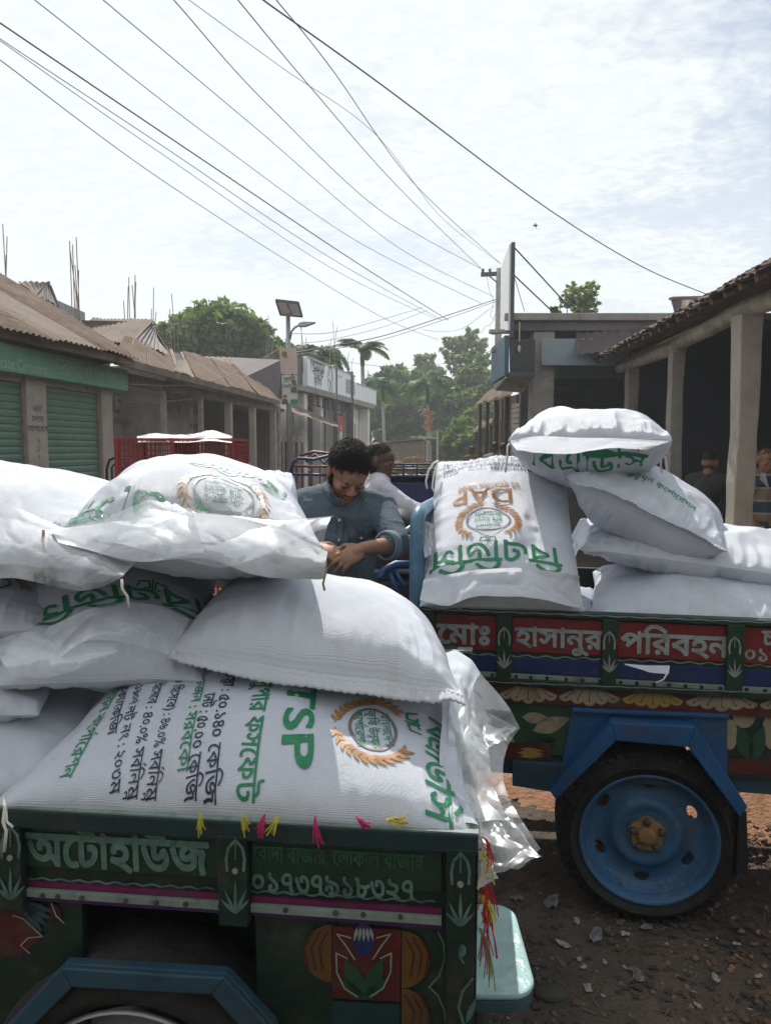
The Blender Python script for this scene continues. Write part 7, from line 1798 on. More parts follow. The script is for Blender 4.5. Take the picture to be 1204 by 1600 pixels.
    def hem(s, edges, w=.035, wavy=.008, double=False):
        """flat sewn strip beyond the seam; edge: 'n' near, 'f' far, 'l', 'r'"""
        for e in edges:
            L = {'n': s.top[:, 0], 'f': s.top[:, -1], 'l': s.top[0], 'r': s.top[-1]}[e]
            inn = {'n': s.top[:, 6], 'f': s.top[:, -7], 'l': s.top[6], 'r': s.top[-7]}[e]
            inb = {'n': s.bot[:, 6], 'f': s.bot[:, -7], 'l': s.bot[6], 'r': s.bot[-7]}[e]
            d = L - (inn + inb) / 2; d /= np.linalg.norm(d, axis=1)[:, None] + 1e-9
            d[:4] = d[4]; d[-4:] = d[-5]
            n = len(L); t = np.linspace(0, 1, n); rows = []; K = 7
            for k in range(K):
                q = k / (K - 1)
                p = L + d * (w * q - .006)[..., None] if False else L + d * (w * q - .006)
                p = p + s.n0 * (wavy * q * fbm(t * 5, 0 * t + q * 1.5, s.seed + 21, 3) + .002 * np.sin(t * 260) * (q > .3))[:, None] + np.array([0, 0, -1.0]) * (w * .25 * q * q)
                rows.append(p)
            G = np.stack(rows, 1)
            uv = np.stack(np.meshgrid(t * s.lu, np.linspace(0, w, K), indexing='ij'), -1).reshape(-1, 2)
            o = np_mesh('hem', G.reshape(-1, 3), grid_faces(n, K), M['hemw'], s.obj, uv=uv)
            md = o.modifiers.new('s', 'SOLIDIFY'); md.thickness = .003; md.offset = 0
            # stitches along the hem
            mb = MB(); c0 = (G[:, 2] + G[:, 3]) / 2
            arc = np.concatenate([[0], np.cumsum(np.linalg.norm(np.diff(c0, axis=0), axis=1))])
            st = np.arange(.006, arc[-1], .011)
            for a in st:
                p = [np.interp(a, arc, c0[:, k]) for k in range(3)]; q = [np.interp(a + .007, arc, c0[:, k]) for k in range(3)]
                nn = s.n0 * .0026
                mb.beam(Vector(p) + Vector(nn), Vector(q) + Vector(nn), .0016, .0014)
            mb.build('stitching', M['thread'], s.obj)['kind'] = 'stuff'
    def tail(s, p, pts, m='thread', r=.0018):
        mb = MB(); mb.tube([Vector(p)] + [Vector(p) + Vector(q) for q in pts], r, 6); mb.build('loose_thread', M[m], s.obj, True)

R90 = math.pi / 2
def corner(*p): return [P(*q) for q in p]
def emblem(s, org, rot, side=1, sc=1.0, ring_m='ink_r', gm='ink_g', bm='ink_b', txt=('বাংলাদেশ', 'কৃষি উন্নয়ন', 'কর্পোরেশন'), sy=1.0):
    S = lambda cs: [c * sc * np.array([1, sy]) for c in cs]
    s.print('printed_ring', [S(ring(0, 0, .085, .062, .007))], M[ring_m], org, rot, side)
    ears(s, org, rot, side, .112 * sc, .088 * sc * sy, 12, .030 * sc, .0052 * sc, m=bm)
    for k, t in enumerate(txt):
        s.print('printed_lettering', [S(ctext(t, .030, 0, 'c', 0, .018 - k * .031, .8))], M[gm], org, rot, side, grid=.02)
def smallmark(s, org, rot, side=1, sc=1.0):
    cs = stroke([(-.035, .012), (-.03, -.010), (-.008, -.012), (-.005, .01), (-.018, .012)], .005) + stroke([(.035, .012), (.03, -.010), (.008, -.012), (.005, .01), (.018, .012)], .005) + stroke([(0, .016), (0, -.018)], .004)
    s.print('printed_mark', [[c * sc for c in cs]], M['ink_g'], org, rot, side)

SG_L = 'fertiliser sacks piled on the near trailer'
SG_R = 'fertiliser sacks piled on the red lettered trailer'
# ---- near trailer -----------------------------------------------------------
# bottom layer
s = Sack('plain white sack low at the photo\'s left edge, under the printed ones', corner((-330, 1275, 1.42), (120, 1262, 1.44), (230, 1085, 1.98), (-120, 1090, 2.0)), .13, .10, 3, SG_L, wr=.6)
s = Sack('white sack at the left edge with a sliver of green print near its corner', corner((-330, 1120, 1.5), (60, 1120, 1.56), (150, 980, 2.2), (-120, 980, 2.3)), .09, .09, 5, SG_L)
s.print('printed_stripe', [stroke([(.02, .0), (.16, .02)], .012)], M['ink_g'], (.10, -.20), .1)
s6 = Sack('sack wedged behind the upright TSP sack, only a strip of black print showing', corner((130, 1075, 1.66), (470, 1085, 1.62), (430, 960, 2.1), (150, 960, 2.2)), .10, .08, 7, SG_L)
for t, x, m_ in (('উৎপাদন', 186, 'ink_g'), ('ক্রয় নম্বর', 205, 'ink_k'), ('পণ্য বিক্রয় মূল্য', 232, 'ink_k'), ('২০০০০৯ মেঃ', 258, 'ink_k')):
    s6.line(t, (x, 984), (x - 4, 1052), .036, .005, m_)
s9 = Sack('sack at the far left with part of a ringed emblem in dark ink', corner((-330, 1000, 1.6), (75, 985, 1.70), (130, 880, 2.3), (-200, 880, 2.4)), .085, .08, 9, SG_L)
s9.print('printed_ring', [ring(0, 0, .10, .075, .010)], M['ink_r'], (.10, -.16), math.pi + .2)
for k, t in enumerate(['বাংলাদেশ', 'কৃষি']): s9.print('printed_lettering', [ctext(t, .034, .002, 'c', 0, .014 - k * .034)], M['ink_g'], (.10, -.16), math.pi + .2, grid=.02)
s9.print('printed_wreath', [[c] for c in wreath(0, 0, .135, -R90 - .2, -R90 - 1.6, 9, .035, .005) + wreath(0, 0, .135, -R90 + .2, -R90 + 1.6, 9, .035, .005)], M['ink_b'], (.10, -.16), math.pi + .2)['kind'] = 'stuff'

# TSP sack against the tailboard
s1 = Sack('front sack printed TSP in heavy green letters, leaning on the lettered tailboard', corner((0, 1262, 1.375), (742, 1310, 1.275), (712, 1085, 1.74), (215, 1030, 1.86)), .105, .09, 13, SG_L, wr=.75, lump=.8, pinch=.03)
for t, a, b, em_, bo, m_ in (('TSP', (452, 1066), (436, 1206), .088, .020, 'ink_g'), ('সুপার ফসফেট', (402, 1064), (366, 1264), .056, .009, 'ink_g'), ('বস্তা : ৫০.১৪০ কেজি', (352, 1050), (316, 1266), .036, .007, 'ink_k'), ('নেট : ৫০.০০ কেজি', (322, 1085), (288, 1262), .036, .007, 'ink_k'),
        ('ওজন : সরবকো', (310, 1060), (276, 1208), .033, .005, 'ink_g'), ('(K₂O হিসেবে) : ৪৬.০% সর্বনিম্ন', (280, 1046), (226, 1258), .030, .005, 'ink_k'), ('P₂O₅ হিসেবে : ৪০.০% সর্বনিম্ন', (252, 1044), (202, 1256), .030, .005, 'ink_k'), ('১৪.২৬-১৯০৭ লট নং : ২০৩ম', (224, 1046), (172, 1244), .028, .005, 'ink_k'),
        ('মূল্য ৫০ টাকা/কেজি', (205, 1044), (168, 1150), .028, .005, 'ink_k'), ('উন্নয়ন কর্পোরেশন', (180, 1075), (90, 1220), .036, .005, 'ink_g'), ('বিএডিসি', (672, 1118), (664, 1284), .075, .012, 'ink_g')):
    s1.line(t, a, b, em_, bo, m_)
ec = tuple(s1.uv(584, 1140)); A_, B_2 = s1.uv(452, 1066), s1.uv(436, 1206); rt = math.atan2(*(B_2 - A_)[::-1])
s1.print('printed_ring', [ring(0, 0, .074, .052, .007)], M['ink_r'], ec, rt)
for k_, t in enumerate(['বাংলাদেশ', 'কৃষি উন্নয়ন', 'কর্পোরেশন']): s1.print('printed_lettering', [ctext(t, .029, .002, 'c', 0, .020 - k_ * .029)], M['ink_g'], ec, rt, grid=.02)
def ears(s, org, rot, side, r, ry, n, l, w, a=2.3, cy=0, m='ink_b'):
    for sg in (-1, 1):
        lf = wreath(0, cy, r, -R90 + sg * .18, -R90 + sg * a, n, l, w, ry=ry)
        st = stroke([(r * math.cos(-R90 + sg * (.1 + (a - .1) * i / 14)), cy + ry * math.sin(-R90 + sg * (.1 + (a - .1) * i / 14))) for i in range(15)], .003)
        o = s.print('printed_wreath', [st] + [[c] for c in lf], M[m], org, rot, side, grid=.02)
        if o: o['kind'] = 'stuff'
ears(s1, ec, rt, 1, .098, .080, 12, .026, .0045)
smallmark(s1, tuple(s1.uv(642, 1130)), rt)
s1.hem('l', .028, .004)
s1.tail(P(6, 1246, 1.33), [(.012, -.02, -.01), (.01, -.025, -.035), (.018, -.03, -.05), (.012, -.03, -.09)], r=.003)
s1.tail(P(8, 1252, 1.33), [(.012, -.02, -.03), (.028, -.03, -.035)], r=.0025)

# plain sack over it
s2 = Sack('plain white sack with a double-stitched hem, lying across the TSP sack', corner((268, 1018, 1.61), (722, 1086, 1.46), (650, 992, 2.20), (345, 950, 2.28)), .185, .07, 17, SG_L, wr=1.5, pw=2.7, ex_=.50, pinch=.03)
s2.hem('n', .036, .002)
s5 = Sack('sack with large upside-down green lettering and torn liner, under the two top left sacks', corner((-10, 1075, 1.56), (318, 1065, 1.60), (345, 885, 2.25), (60, 860, 2.35)), .10, .09, 23, SG_L, wr=.9)
s5.line('বিএডিসি', (318, 950), (36, 962), .125, .016, 'ink_g')
smallmark(s5, tuple(s5.uv(237, 917)), math.pi, sc=1.2)
s4 = Sack('plain bulging sack at the left edge, topmost there, with a milky liner hanging out', corner((-330, 830, 1.72), (172, 850, 1.66), (255, 792, 2.45), (-150, 760, 2.6)), .135, .10, 29, SG_L, wr=1.5)
s4.print('printed_stripe', [ring(0, 0, .12, .07, .010)], M['ink_g'], (.15, -.14), 0, side=-1)
s4.tail(P(68, 828, 1.60), [(0, -.005, -.03), (.004, -.006, -.07), (.008, -.004, -.105), (.006, -.002, -.125)], 'jute', .0035)
s3 = Sack('topmost glossy sack on the near trailer, faded emblem, clear liner along its mouth', corner((84, 836, 1.66), (508, 872, 1.62), (462, 800, 2.32), (215, 785, 2.42)), .185, .115, 31, SG_L, wr=1.7, pw=2.5)
s3.line('বিএডিসি', (445, 838), (128, 788), .105, .013, 'ink_g_glare')
emblem(s3, tuple(s3.uv(352, 764)), math.pi, sc=.85, ring_m='ink_r_glare', gm='ink_g_glare', bm='ink_b_glare')
s3.line('বিএডিসি', (452, 778), (300, 720), .055, .007, 'ink_g_glare')
s3.tail(P(505, 872, 1.6), [(.006, -.01, -.008), (.006, -.012, -.03), (.0, -.012, -.055), (.003, -.01, -.07)], 'jute', .0028)

s8 = Sack('small crumpled white sack just left of the bowed man, behind the near pile', corner((385, 790, 2.35), (470, 800, 2.3), (462, 765, 2.6), (400, 760, 2.65)), .07, .12, 37, SG_L, wr=2.0, lump=2.5, nu=60, nv=50)
s8b = Sack('plain sack under the crumpled one, mostly hidden behind the plain top sack', corner((300, 870, 2.2), (480, 880, 2.15), (470, 830, 2.5), (320, 825, 2.5)), .10, .15, 39, SG_L, nu=60, nv=50)
# liners and flaps: parts of the sacks whose mouths they line
sheet('bag_flap', [(78, 828, 1.655), (200, 812, 1.66), (330, 800, 1.66), (420, 818, 1.64), (512, 862, 1.60)], [(95, 838, 1.60), (200, 882, 1.575), (320, 868, 1.57), (410, 905, 1.56), (505, 905, 1.585)], M['hemw'], s3.obj, crumple=.005, seed=4, freq=10, bulge=(0, -.02, 0))
sheet('plastic_liner', [(150, 818, 1.66), (230, 775, 1.70), (330, 800, 1.68), (430, 815, 1.66), (522, 806, 1.62)], [(150, 835, 1.57), (260, 868, 1.54), (350, 892, 1.54), (420, 868, 1.535), (502, 852, 1.56)], M['film'], s3.obj, crumple=.006, seed=8, freq=4, bulge=(0, -.02, 0))
sheet('plastic_liner', [(82, 832, 1.60), (150, 812, 1.60), (230, 826, 1.60), (300, 795, 1.61)], [(92, 846, 1.55), (150, 862, 1.54), (230, 880, 1.54), (320, 862, 1.54)], M['filmw'], s3.obj, crumple=.004, seed=18, freq=5)
sheet('plastic_liner', [(-120, 780, 1.68), (10, 785, 1.67), (75, 815, 1.64), (150, 845, 1.62), (212, 880, 1.60)], [(-120, 925, 1.52), (10, 900, 1.52), (80, 915, 1.52), (130, 928, 1.52), (188, 908, 1.54)], M['filmw'], s4.obj, crumple=.006, seed=12, freq=4, bulge=(0, -.03, 0))
sheet('bag_flap', [(-120, 800, 1.70), (20, 808, 1.67), (90, 835, 1.64), (165, 862, 1.62)], [(-120, 905, 1.60), (10, 880, 1.58), (80, 888, 1.58), (140, 885, 1.59)], M['hemw'], s4.obj, crumple=.006, seed=13, freq=8, bulge=(0, -.02, 0))
sheet('plastic_liner', [(75, 980, 1.60), (140, 950, 1.62), (190, 940, 1.63), (250, 945, 1.63), (296, 968, 1.62)], [(60, 1055, 1.50), (130, 1000, 1.51), (180, 1000, 1.52), (230, 1010, 1.52), (272, 1025, 1.53)], M['filmc'], s5.obj, crumple=.006, seed=22, freq=5, bulge=(0, -.02, 0))
sheet('bag_flap', [(-5, 1000, 1.58), (40, 985, 1.58), (110, 998, 1.57), (188, 1000, 1.56)], [(20, 1055, 1.49), (65, 1062, 1.48), (110, 1052, 1.48), (186, 1020, 1.51)], M['filmw'], s5.obj, crumple=.005, seed=23, freq=5, bulge=(0, -.015, 0))
s5.tail(P(190, 905, 1.53), [(.002, -.004, -.02), (.012, -.004, -.035), (.014, -.002, -.06)], r=.0028)

# empty woven flap and big clear liner hanging off the right end
sheet('bag_flap', [(690, 1022, 1.75), (712, 1015, 1.76), (738, 1032, 1.74), (750, 1052, 1.72)], [(680, 1282, 1.31), (706, 1288, 1.30), (738, 1290, 1.29), (746, 1292, 1.29)], M['pp'], s1.obj, crumple=.010, seed=41, freq=9, mid=[(690, 1130, 1.50), (712, 1130, 1.50), (716, 1140, 1.49), (722, 1150, 1.48)], uvs=1)
sheet('bag_flap', [(700, 1055, 1.62), (720, 1060, 1.62), (730, 1090, 1.6)], [(700, 1285, 1.30), (745, 1290, 1.30), (790, 1285, 1.30)], M['filmw'], s1.obj, crumple=.010, seed=43, freq=9)
sheet('plastic_liner', [(748, 1050, 1.70), (775, 1080, 1.66), (795, 1105, 1.62), (812, 1138, 1.58)], [(740, 1290, 1.33), (775, 1352, 1.30), (812, 1362, 1.28), (846, 1326, 1.28)], M['filmc'], s1.obj, n=110, k=130, crumple=.011, seed=51, freq=5, mid=[(712, 1150, 1.5), (740, 1180, 1.47), (766, 1200, 1.46), (788, 1215, 1.45)])
sheet('plastic_liner', [(715, 1120, 1.52), (760, 1112, 1.54), (808, 1138, 1.56)], [(705, 1165, 1.46), (745, 1170, 1.45), (782, 1150, 1.47)], M['filmc'], s1.obj, crumple=.012, seed=57, freq=12)
sheet('plastic_liner', [(735, 1230, 1.42), (770, 1250, 1.40), (800, 1270, 1.38)], [(750, 1362, 1.26), (780, 1358, 1.26), (842, 1335, 1.26)], M['filmc'], s1.obj, n=70, k=60, crumple=.014, seed=59, freq=11)

# ---- red lettered trailer -----------------------------------------------------
r6 = Sack('flat sack under the DAP sack with small dark print along its edge', corner((655, 972, 2.60), (940, 985, 2.52), (930, 925, 3.0), (690, 920, 3.1)), .06, .06, 61, SG_R)
r6.print('printed_lettering', [ctext('প্রস্তুতকারক', .05, .004), ], M['ink_k'], (.20, .03), R90, grid=.02)
r6.print('printed_lettering', [ctext('আমদানিকারক', .045, .004), ], M['ink_k'], (.25, .03), R90 * 1.1, grid=.02)
r5 = Sack('plain bulging sack lying along the tailboard rail at the right, bottom of the pile', corner((915, 975, 2.52), (1380, 1010, 2.28), (1340, 905, 2.98), (925, 895, 3.15)), .15, .08, 63, SG_R, wr=2.0, pinch=.03)
r4 = Sack('long plain sack in the middle of the pile, its right end in full sun', corner((905, 858, 2.66), (1400, 925, 2.36), (1330, 858, 3.1), (905, 812, 3.3)), .085, .11, 65, SG_R, wr=2.0)
r7 = Sack('crumpled half-empty white sack at the right edge under the thick post', corner((1110, 868, 2.95), (1400, 880, 2.7), (1380, 845, 3.3), (1150, 840, 3.5)), .06, .05, 67, SG_R, wr=2.2, lump=2.4)
r3 = Sack('sack with pale green print sloping down to the right beneath the top sack', corner((888, 742, 2.62), (1130, 862, 2.50), (1126, 822, 3.15), (945, 708, 3.30)), .105, .20, 69, SG_R, wr=1.6)
r3.line('উন্নয়ন কর্পোরেশন', (975, 745), (1085, 800), .055, .004, 'ink_g')
r3.hem('n', .045, .006)
r1 = Sack('upright sack printed DAP in brown above a wheat-ringed emblem, beside the blue end rail', corner((655, 948, 2.50), (912, 955, 2.44), (880, 722, 3.02), (682, 722, 3.08)), .125, .12, 71, SG_R, wr=1.5, pinch=.02)
r1.line('বিএডিসি', (872, 858), (672, 870), .125, .014, 'ink_g')
emblem(r1, tuple(r1.uv(762, 810)), math.pi, sc=.95)
smallmark(r1, tuple(r1.uv(762, 843)), math.pi, sc=.8)
r1.line('DAP', (802, 764), (708, 775), .10, .013, 'ink_b')
r1.line('ডাই অ্যামোনিয়াম ফসফেট', (812, 753), (716, 762), .045, .003, 'ink_b')
for k_, t in enumerate(['উৎপাদনকারী দেশ : চীন', 'ব্যবহারের নিয়ম ও মাত্রা', 'জমি তৈরির সময় শেষ চাষে সমান ভাবে', 'ছিটিয়ে দিতে হবে শুকনো স্থানে রাখুন', 'হুক ব্যবহার করবেন না', 'প্রস্তুতকারক কোম্পানি লিঃ']):
    r1.line(t, (862 - 3 * k_, 742 - 5 * k_), (692, 746 - 5 * k_), .026, .002, 'ink_k', grid=.02)
sheet('bag_flap', [(662, 905, 2.50), (740, 890, 2.46), (820, 886, 2.44), (905, 900, 2.42)], [(655, 938, 2.44), (700, 950, 2.42), (745, 930, 2.40), (830, 934, 2.38), (908, 950, 2.40)], M['hemw'], r1.obj, crumple=.010, seed=77, freq=7)
r1.tail(P(684, 720, 2.95), [(-.02, -.02, -.01), (-.04, -.03, -.04), (-.05, -.03, -.08), (-.045, -.03, -.11)], r=.004)
r1.tail(P(684, 722, 2.95), [(-.01, -.02, -.02), (-.02, -.03, -.06), (-.025, -.03, -.10), (-.01, -.03, -.13)], r=.004)
r2 = Sack('topmost sack of the right pile, green letters showing under its folded hem', corner((793, 690, 2.66), (1050, 690, 2.58), (1022, 684, 3.22), (832, 680, 3.28)), .12, .18, 73, SG_R, wr=1.6, ex_=.42)
r2.line('বিএডিসি', (826, 722), (1008, 725), .062, .009, 'ink_g', -1)
sheet('bag_flap', [(797, 688, 2.64), (840, 680, 2.62), (900, 684, 2.60), (960, 684, 2.58), (1046, 689, 2.56)], [(806, 702, 2.56), (850, 708, 2.53), (890, 708, 2.52), (960, 699, 2.51), (1010, 702, 2.52)], M['hemw'], r2.obj, crumple=.004, seed=79, freq=8)
r2.tail(P(797, 692, 2.76), [(-.012, -.01, -.01), (-.014, -.015, -.06), (-.02, -.015, -.11)], r=.0035)
r2.tail(P(1030, 706, 2.70), [(.004, -.01, -.02), (0, -.012, -.05), (.008, -.012, -.075)], r=.004)
r2.tail(P(1032, 706, 2.70), [(.012, -.01, -.02), (.016, -.012, -.05), (.02, -.012, -.07)], r=.004)
fold = thing('plastic_scrap', 'twisted white plastic knot poking out between the DAP sack and the lower sacks', 'plastic scrap', P(915, 885, 2.6))
sheet('knot_sheet', [(893, 835, 2.62), (905, 812, 2.62), (920, 808, 2.62)], [(898, 868, 2.5), (912, 850, 2.5), (918, 822, 2.5)], M['hemw'], fold, crumple=.012, seed=81, freq=14, n=40, k=30)
scr = thing('plastic_scrap', 'crumpled white plastic caught between the blue end rail and the DAP sack', 'plastic scrap', P(668, 850, 2.62))
sheet('scrap_sheet', [(655, 812, 2.62), (668, 815, 2.62), (678, 820, 2.62)], [(664, 872, 2.55), (668, 870, 2.55), (674, 862, 2.55)], M['hemw'], scr, crumple=.014, seed=83, freq=14, n=40, k=30)
# ------------------------------------------------------------------ things in the middle distance
# far blue cart with brick load
YC = 7.6
x0, x1 = P(588, 740, YC).x, P(735, 740, YC).x
fc = thing('goods_cart', 'far blue cart with tube railings and a load of broken bricks, beyond the rider', 'cart', ((x0 + x1) / 2, YC, 0))
zb_, zr_ = P(640, 742, YC).z, P(640, 725, YC).z
mb = MB(); mb.box(((x0 + x1) / 2, YC + .02, zb_ - .19), (x1 - x0, .04, .38)); mb.build('side_board', M['blue_p'], fc, bevel=.004)
mb = MB(); mb.box(((x0 + x1) / 2, YC + .6, zb_ - .05), (x1 - x0, 1.2, .05)); mb.build('bed_floor', M['fblue_p'], fc)
mb = MB(); mb.box(((x0 + x1) / 2, YC - .003, zb_ - .30), (x1 - x0, .01, .02)); mb.build('red_line', M['red_p'], fc)
mb = MB(); mb.box(((x0 + x1) / 2, YC - .003, zb_ - .33), (x1 - x0, .01, .008)); mb.build('white_line', M['mint'], fc)
for z in (zr_, zr_ - .055): 
    for yy in (YC, YC + 1.2): mb = MB(); mb.tube([(x0, yy, z), (x1, yy, z)], .011, 8); mb.build('rail', M['fblue_p'], fc, True)
for k in range(8):
    x = x0 + (x1 - x0) * k / 7
    for yy in (YC, YC + 1.2): mb = MB(); mb.tube([(x, yy, zb_ - .03), (x, yy, zr_)], .011, 8); mb.build('rail_post', M['fblue_p'], fc, True)
for xx in (x0 + .2, x1 - .2):
    mb = MB(); mb.lathe([(.0005, -.03), (.2, -.03), (.23, -.06), (.30, -.06), (.32, 0), (.30, .06), (.23, .06), (.2, .03), (.0005, .03)], (xx, YC + .15, .32), (0, 1, 0), 28); mb.build('wheel', M['rubber'], fc, True)
    mb = MB(); mb.beam((xx, YC + .15, .32), (xx, YC + .15, zb_ - .3), .05, .05); mb.build('strut', M['dsteel'], fc)
bm = MB(); bm.box((0, 0, 0), (.12, .08, .06)); bme = bm.build('brick', mat('broken_brick', (.36, .24, .16), .95, var=.35, vscale=12, bump=.8, bscale=40), None, bevel=.008)
bl = [bme]
for k in range(21): q = bme.copy(); link(q); bl.append(q)
for k, q in enumerate(bl):
    col = (k * 5) % 13; lay = k // 13
    q.location = (x0 + .12 + col * .062 + RNG.uniform(-.02, .02), YC + .16 + .25 * (k % 2) + RNG.uniform(0, .1), zb_ + .03 + lay * .058 + (.06 if 2 < col < 6 else 0) * (lay > 0)); q.rotation_euler = (RNG.uniform(-.4, .4), RNG.uniform(-.4, .4), RNG.uniform(0, 3))
    tag(q, 'broken brick in the load of the far blue cart', 'brick', 'bricks loaded on the far blue cart')
# cycle under the rider
cy_ = thing('cargo_cycle', 'cargo cycle ridden by the pale-shirted man, with curved handlebar and red lamp', 'cycle', (.25, 4.9, 0))
B_ = lambda name, m_, pts, r, n=8: (lambda mb: (mb.tube(pts, r, n), mb.build(name, m_, cy_, True)))(MB())
B_('handlebar', M['steel'], [(.34, 4.68, 1.14), (.42, 4.72, 1.16), (.46, 4.82, 1.20), (.44, 5.0, 1.21), (.46, 5.16, 1.20), (.40, 5.28, 1.16)], .013)
B_('head_tube', M['fblue_p'], [(.46, 5.0, 1.20), (.50, 5.0, .95), (.56, 5.0, .60)], .022)
B_('top_tube', M['fblue_p'], [(.50, 5.0, .98), (.05, 5.0, .90)], .018); B_('down_tube', M['fblue_p'], [(.52, 5.0, .85), (.15, 5.0, .42), (.05, 5.0, .90)], .018)
mb = MB(); mb.ball((.50, 4.96, 1.10), (.055, .055, .055), 14, 10); mb.build('head_lamp', M['steel'], cy_, True)
mb = MB(); mb.ball((.44, 4.80, 1.245), (.030, .022, .030), 12, 8); mb.build('red_lamp', mat('red_lens', (.6, .05, .02), .3), cy_, True)
mb = MB(); mb.ball((.38, 5.1, 1.24), (.03, .03, .026), 12, 8); mb.build('bell', M['steel'], cy_, True)
mb = MB(); mb.ball((.0, 5.0, .92), (.13, .08, .045), 14, 10); mb.build('saddle', M['black'], cy_, True)
for xx, yy in ((.60, 5.0), (-.35, 5.35), (-.35, 4.65)):
    mb = MB(); mb.lathe([(.31, -.016), (.335, -.012), (.34, 0), (.335, .012), (.31, .016)], (xx, yy, .34), (0, 1, 0), 36, closed=True); w_ = mb.build('wheel', M['rubber'], cy_, True)
    mb = MB(); mb.lathe([(.30, -.012), (.312, 0), (.30, .012)], (xx, yy, .34), (0, 1, 0), 36, closed=True); mb.lathe([(.0005, -.03), (.03, -.03), (.03, .03), (.0005, .03)], (xx, yy, .34), (0, 1, 0), 12)
    for k in range(18): a = k * 6.283 / 18; mb.beam((xx, yy, .34), (xx + .3 * math.cos(a), yy, .34 + .3 * math.sin(a)), .003, .003)
    mb.build('rim', M['steel'], cy_)
B_('rear_axle', M['dsteel'], [(-.35, 4.65, .34), (-.35, 5.35, .34)], .02); B_('chain_stay', M['fblue_p'], [(.12, 5.0, .42), (-.35, 5.0, .34)], .018); B_('seat_stay', M['fblue_p'], [(.05, 5.0, .88), (-.35, 5.0, .38)], .015)
mb = MB(); mb.box((-.55, 5.0, .52), (.7, .8, .05)); mb.build('cargo_bed', M['wood'], cy_)
# motorbike-like engine clutter behind the man: shiny parts of a power tiller
tl_ = thing('power_tiller', 'black and chrome motor of the hauling vehicle between the two men', 'engine', (.12, 3.7, 0))
mb = MB(); mb.ball(P(622, 818, 3.6), (.085, .16, .075), 16, 10); mb.build('fuel_tank', M['black'], tl_, True)
mb = MB(); mb.box(P(624, 850, 3.6), (.16, .22, .12)); mb.box(P(626, 880, 3.6) - Vector((0, 0, .25)), (.2, .3, .6)); mb.build('engine_block', M['dsteel'], tl_, bevel=.012)
for k in range(5): mb = MB(); c0 = P(618, 838 + k * 5, 3.45); mb.box(c0, (.13, .05, .006)); mb.build('cooling_fin', M['steel'], tl_)
mb = MB(); mb.tube([P(605, 800, 3.5), P(622, 803, 3.45), P(638, 815, 3.4), P(634, 835, 3.4)], .008, 8); mb.build('control_cable', M['black'], tl_, True)
mb = MB(); mb.tube([P(618, 835, 3.4), P(630, 832, 3.35), P(645, 822, 3.35)], .012, 8); mb.ball(P(633, 843, 3.35), .022, 10, 8); mb.build('lever', M['steel'], tl_, True)
mb = MB(); mb.tube([P(618, 800, 3.5), P(612, 796, 3.5), P(608, 800, 3.5)], .012, 8); mb.build('tank_cap', M['steel'], tl_, True)
mb = MB(); a = P(622, 880, 3.6); mb.lathe([(.0005, -.05), (.2, -.05), (.26, -.07), (.28, 0), (.26, .07), (.2, .05), (.0005, .05)], (a.x, a.y + .3, .28), (1, 0, 0), 28); mb.build('drive_wheel', M['rubber'], tl_, True)
# blue and red cycle van on the left
cv = thing('cycle_van', 'cycle van with blue and red painted tube frame, left of the bowed man', 'cycle van', (-.7, 8.2, 0))
yy = 8.2
def tb_(name, pts, m_, r=.014): mb = MB(); mb.tube([P(x, y, yy + d) for x, y, d in pts], r, 8); mb.build(name, m_, cv, True)
tb_('hood_rail', [(452, 745, 0), (458, 722, 0), (466, 716, 0), (490, 718, 0), (514, 712, 0), (540, 714, 0)], M['blue_p'], .018)
tb_('hood_rail', [(468, 712, .3), (490, 706, .3), (515, 709, .3), (532, 705, .3)], M['red_p'], .018)
tb_('hood_rail', [(478, 722, .1), (492, 710, .1), (506, 724, .1), (520, 708, .1), (536, 720, .1)], M['blue_p'], .016)
tb_('side_rail', [(455, 728, 0), (500, 729, 0), (545, 729, 0)], M['red_p'], .014); tb_('side_rail', [(455, 741, 0), (500, 742, 0), (545, 742, 0)], M['blue_p'], .016)
for x in (457, 472, 486, 500, 515, 530): tb_('upright', [(x, 727, 0), (x, 790, 0)], M['blue_p'] if x % 2 else M['red_p'], .011)
a, b = P(455, 790, yy), P(545, 790, yy); mb = MB(); mb.box(((a.x + b.x) / 2, yy + .4, a.z), (b.x - a.x, .9, .06)); mb.build('deck', M['wood'], cv)
for xx in (a.x + .1, b.x - .1):
    mb = MB(); mb.lathe([(.31, -.016), (.34, 0), (.31, .016)], (xx, yy + .4, .34), (0, 1, 0), 28, closed=True); mb.build('wheel', M['rubber'], cv, True)
    mb = MB(); mb.beam((xx, yy + .4, .34), (xx, yy + .4, a.z), .04, .04); mb.build('strut', M['dsteel'], cv)
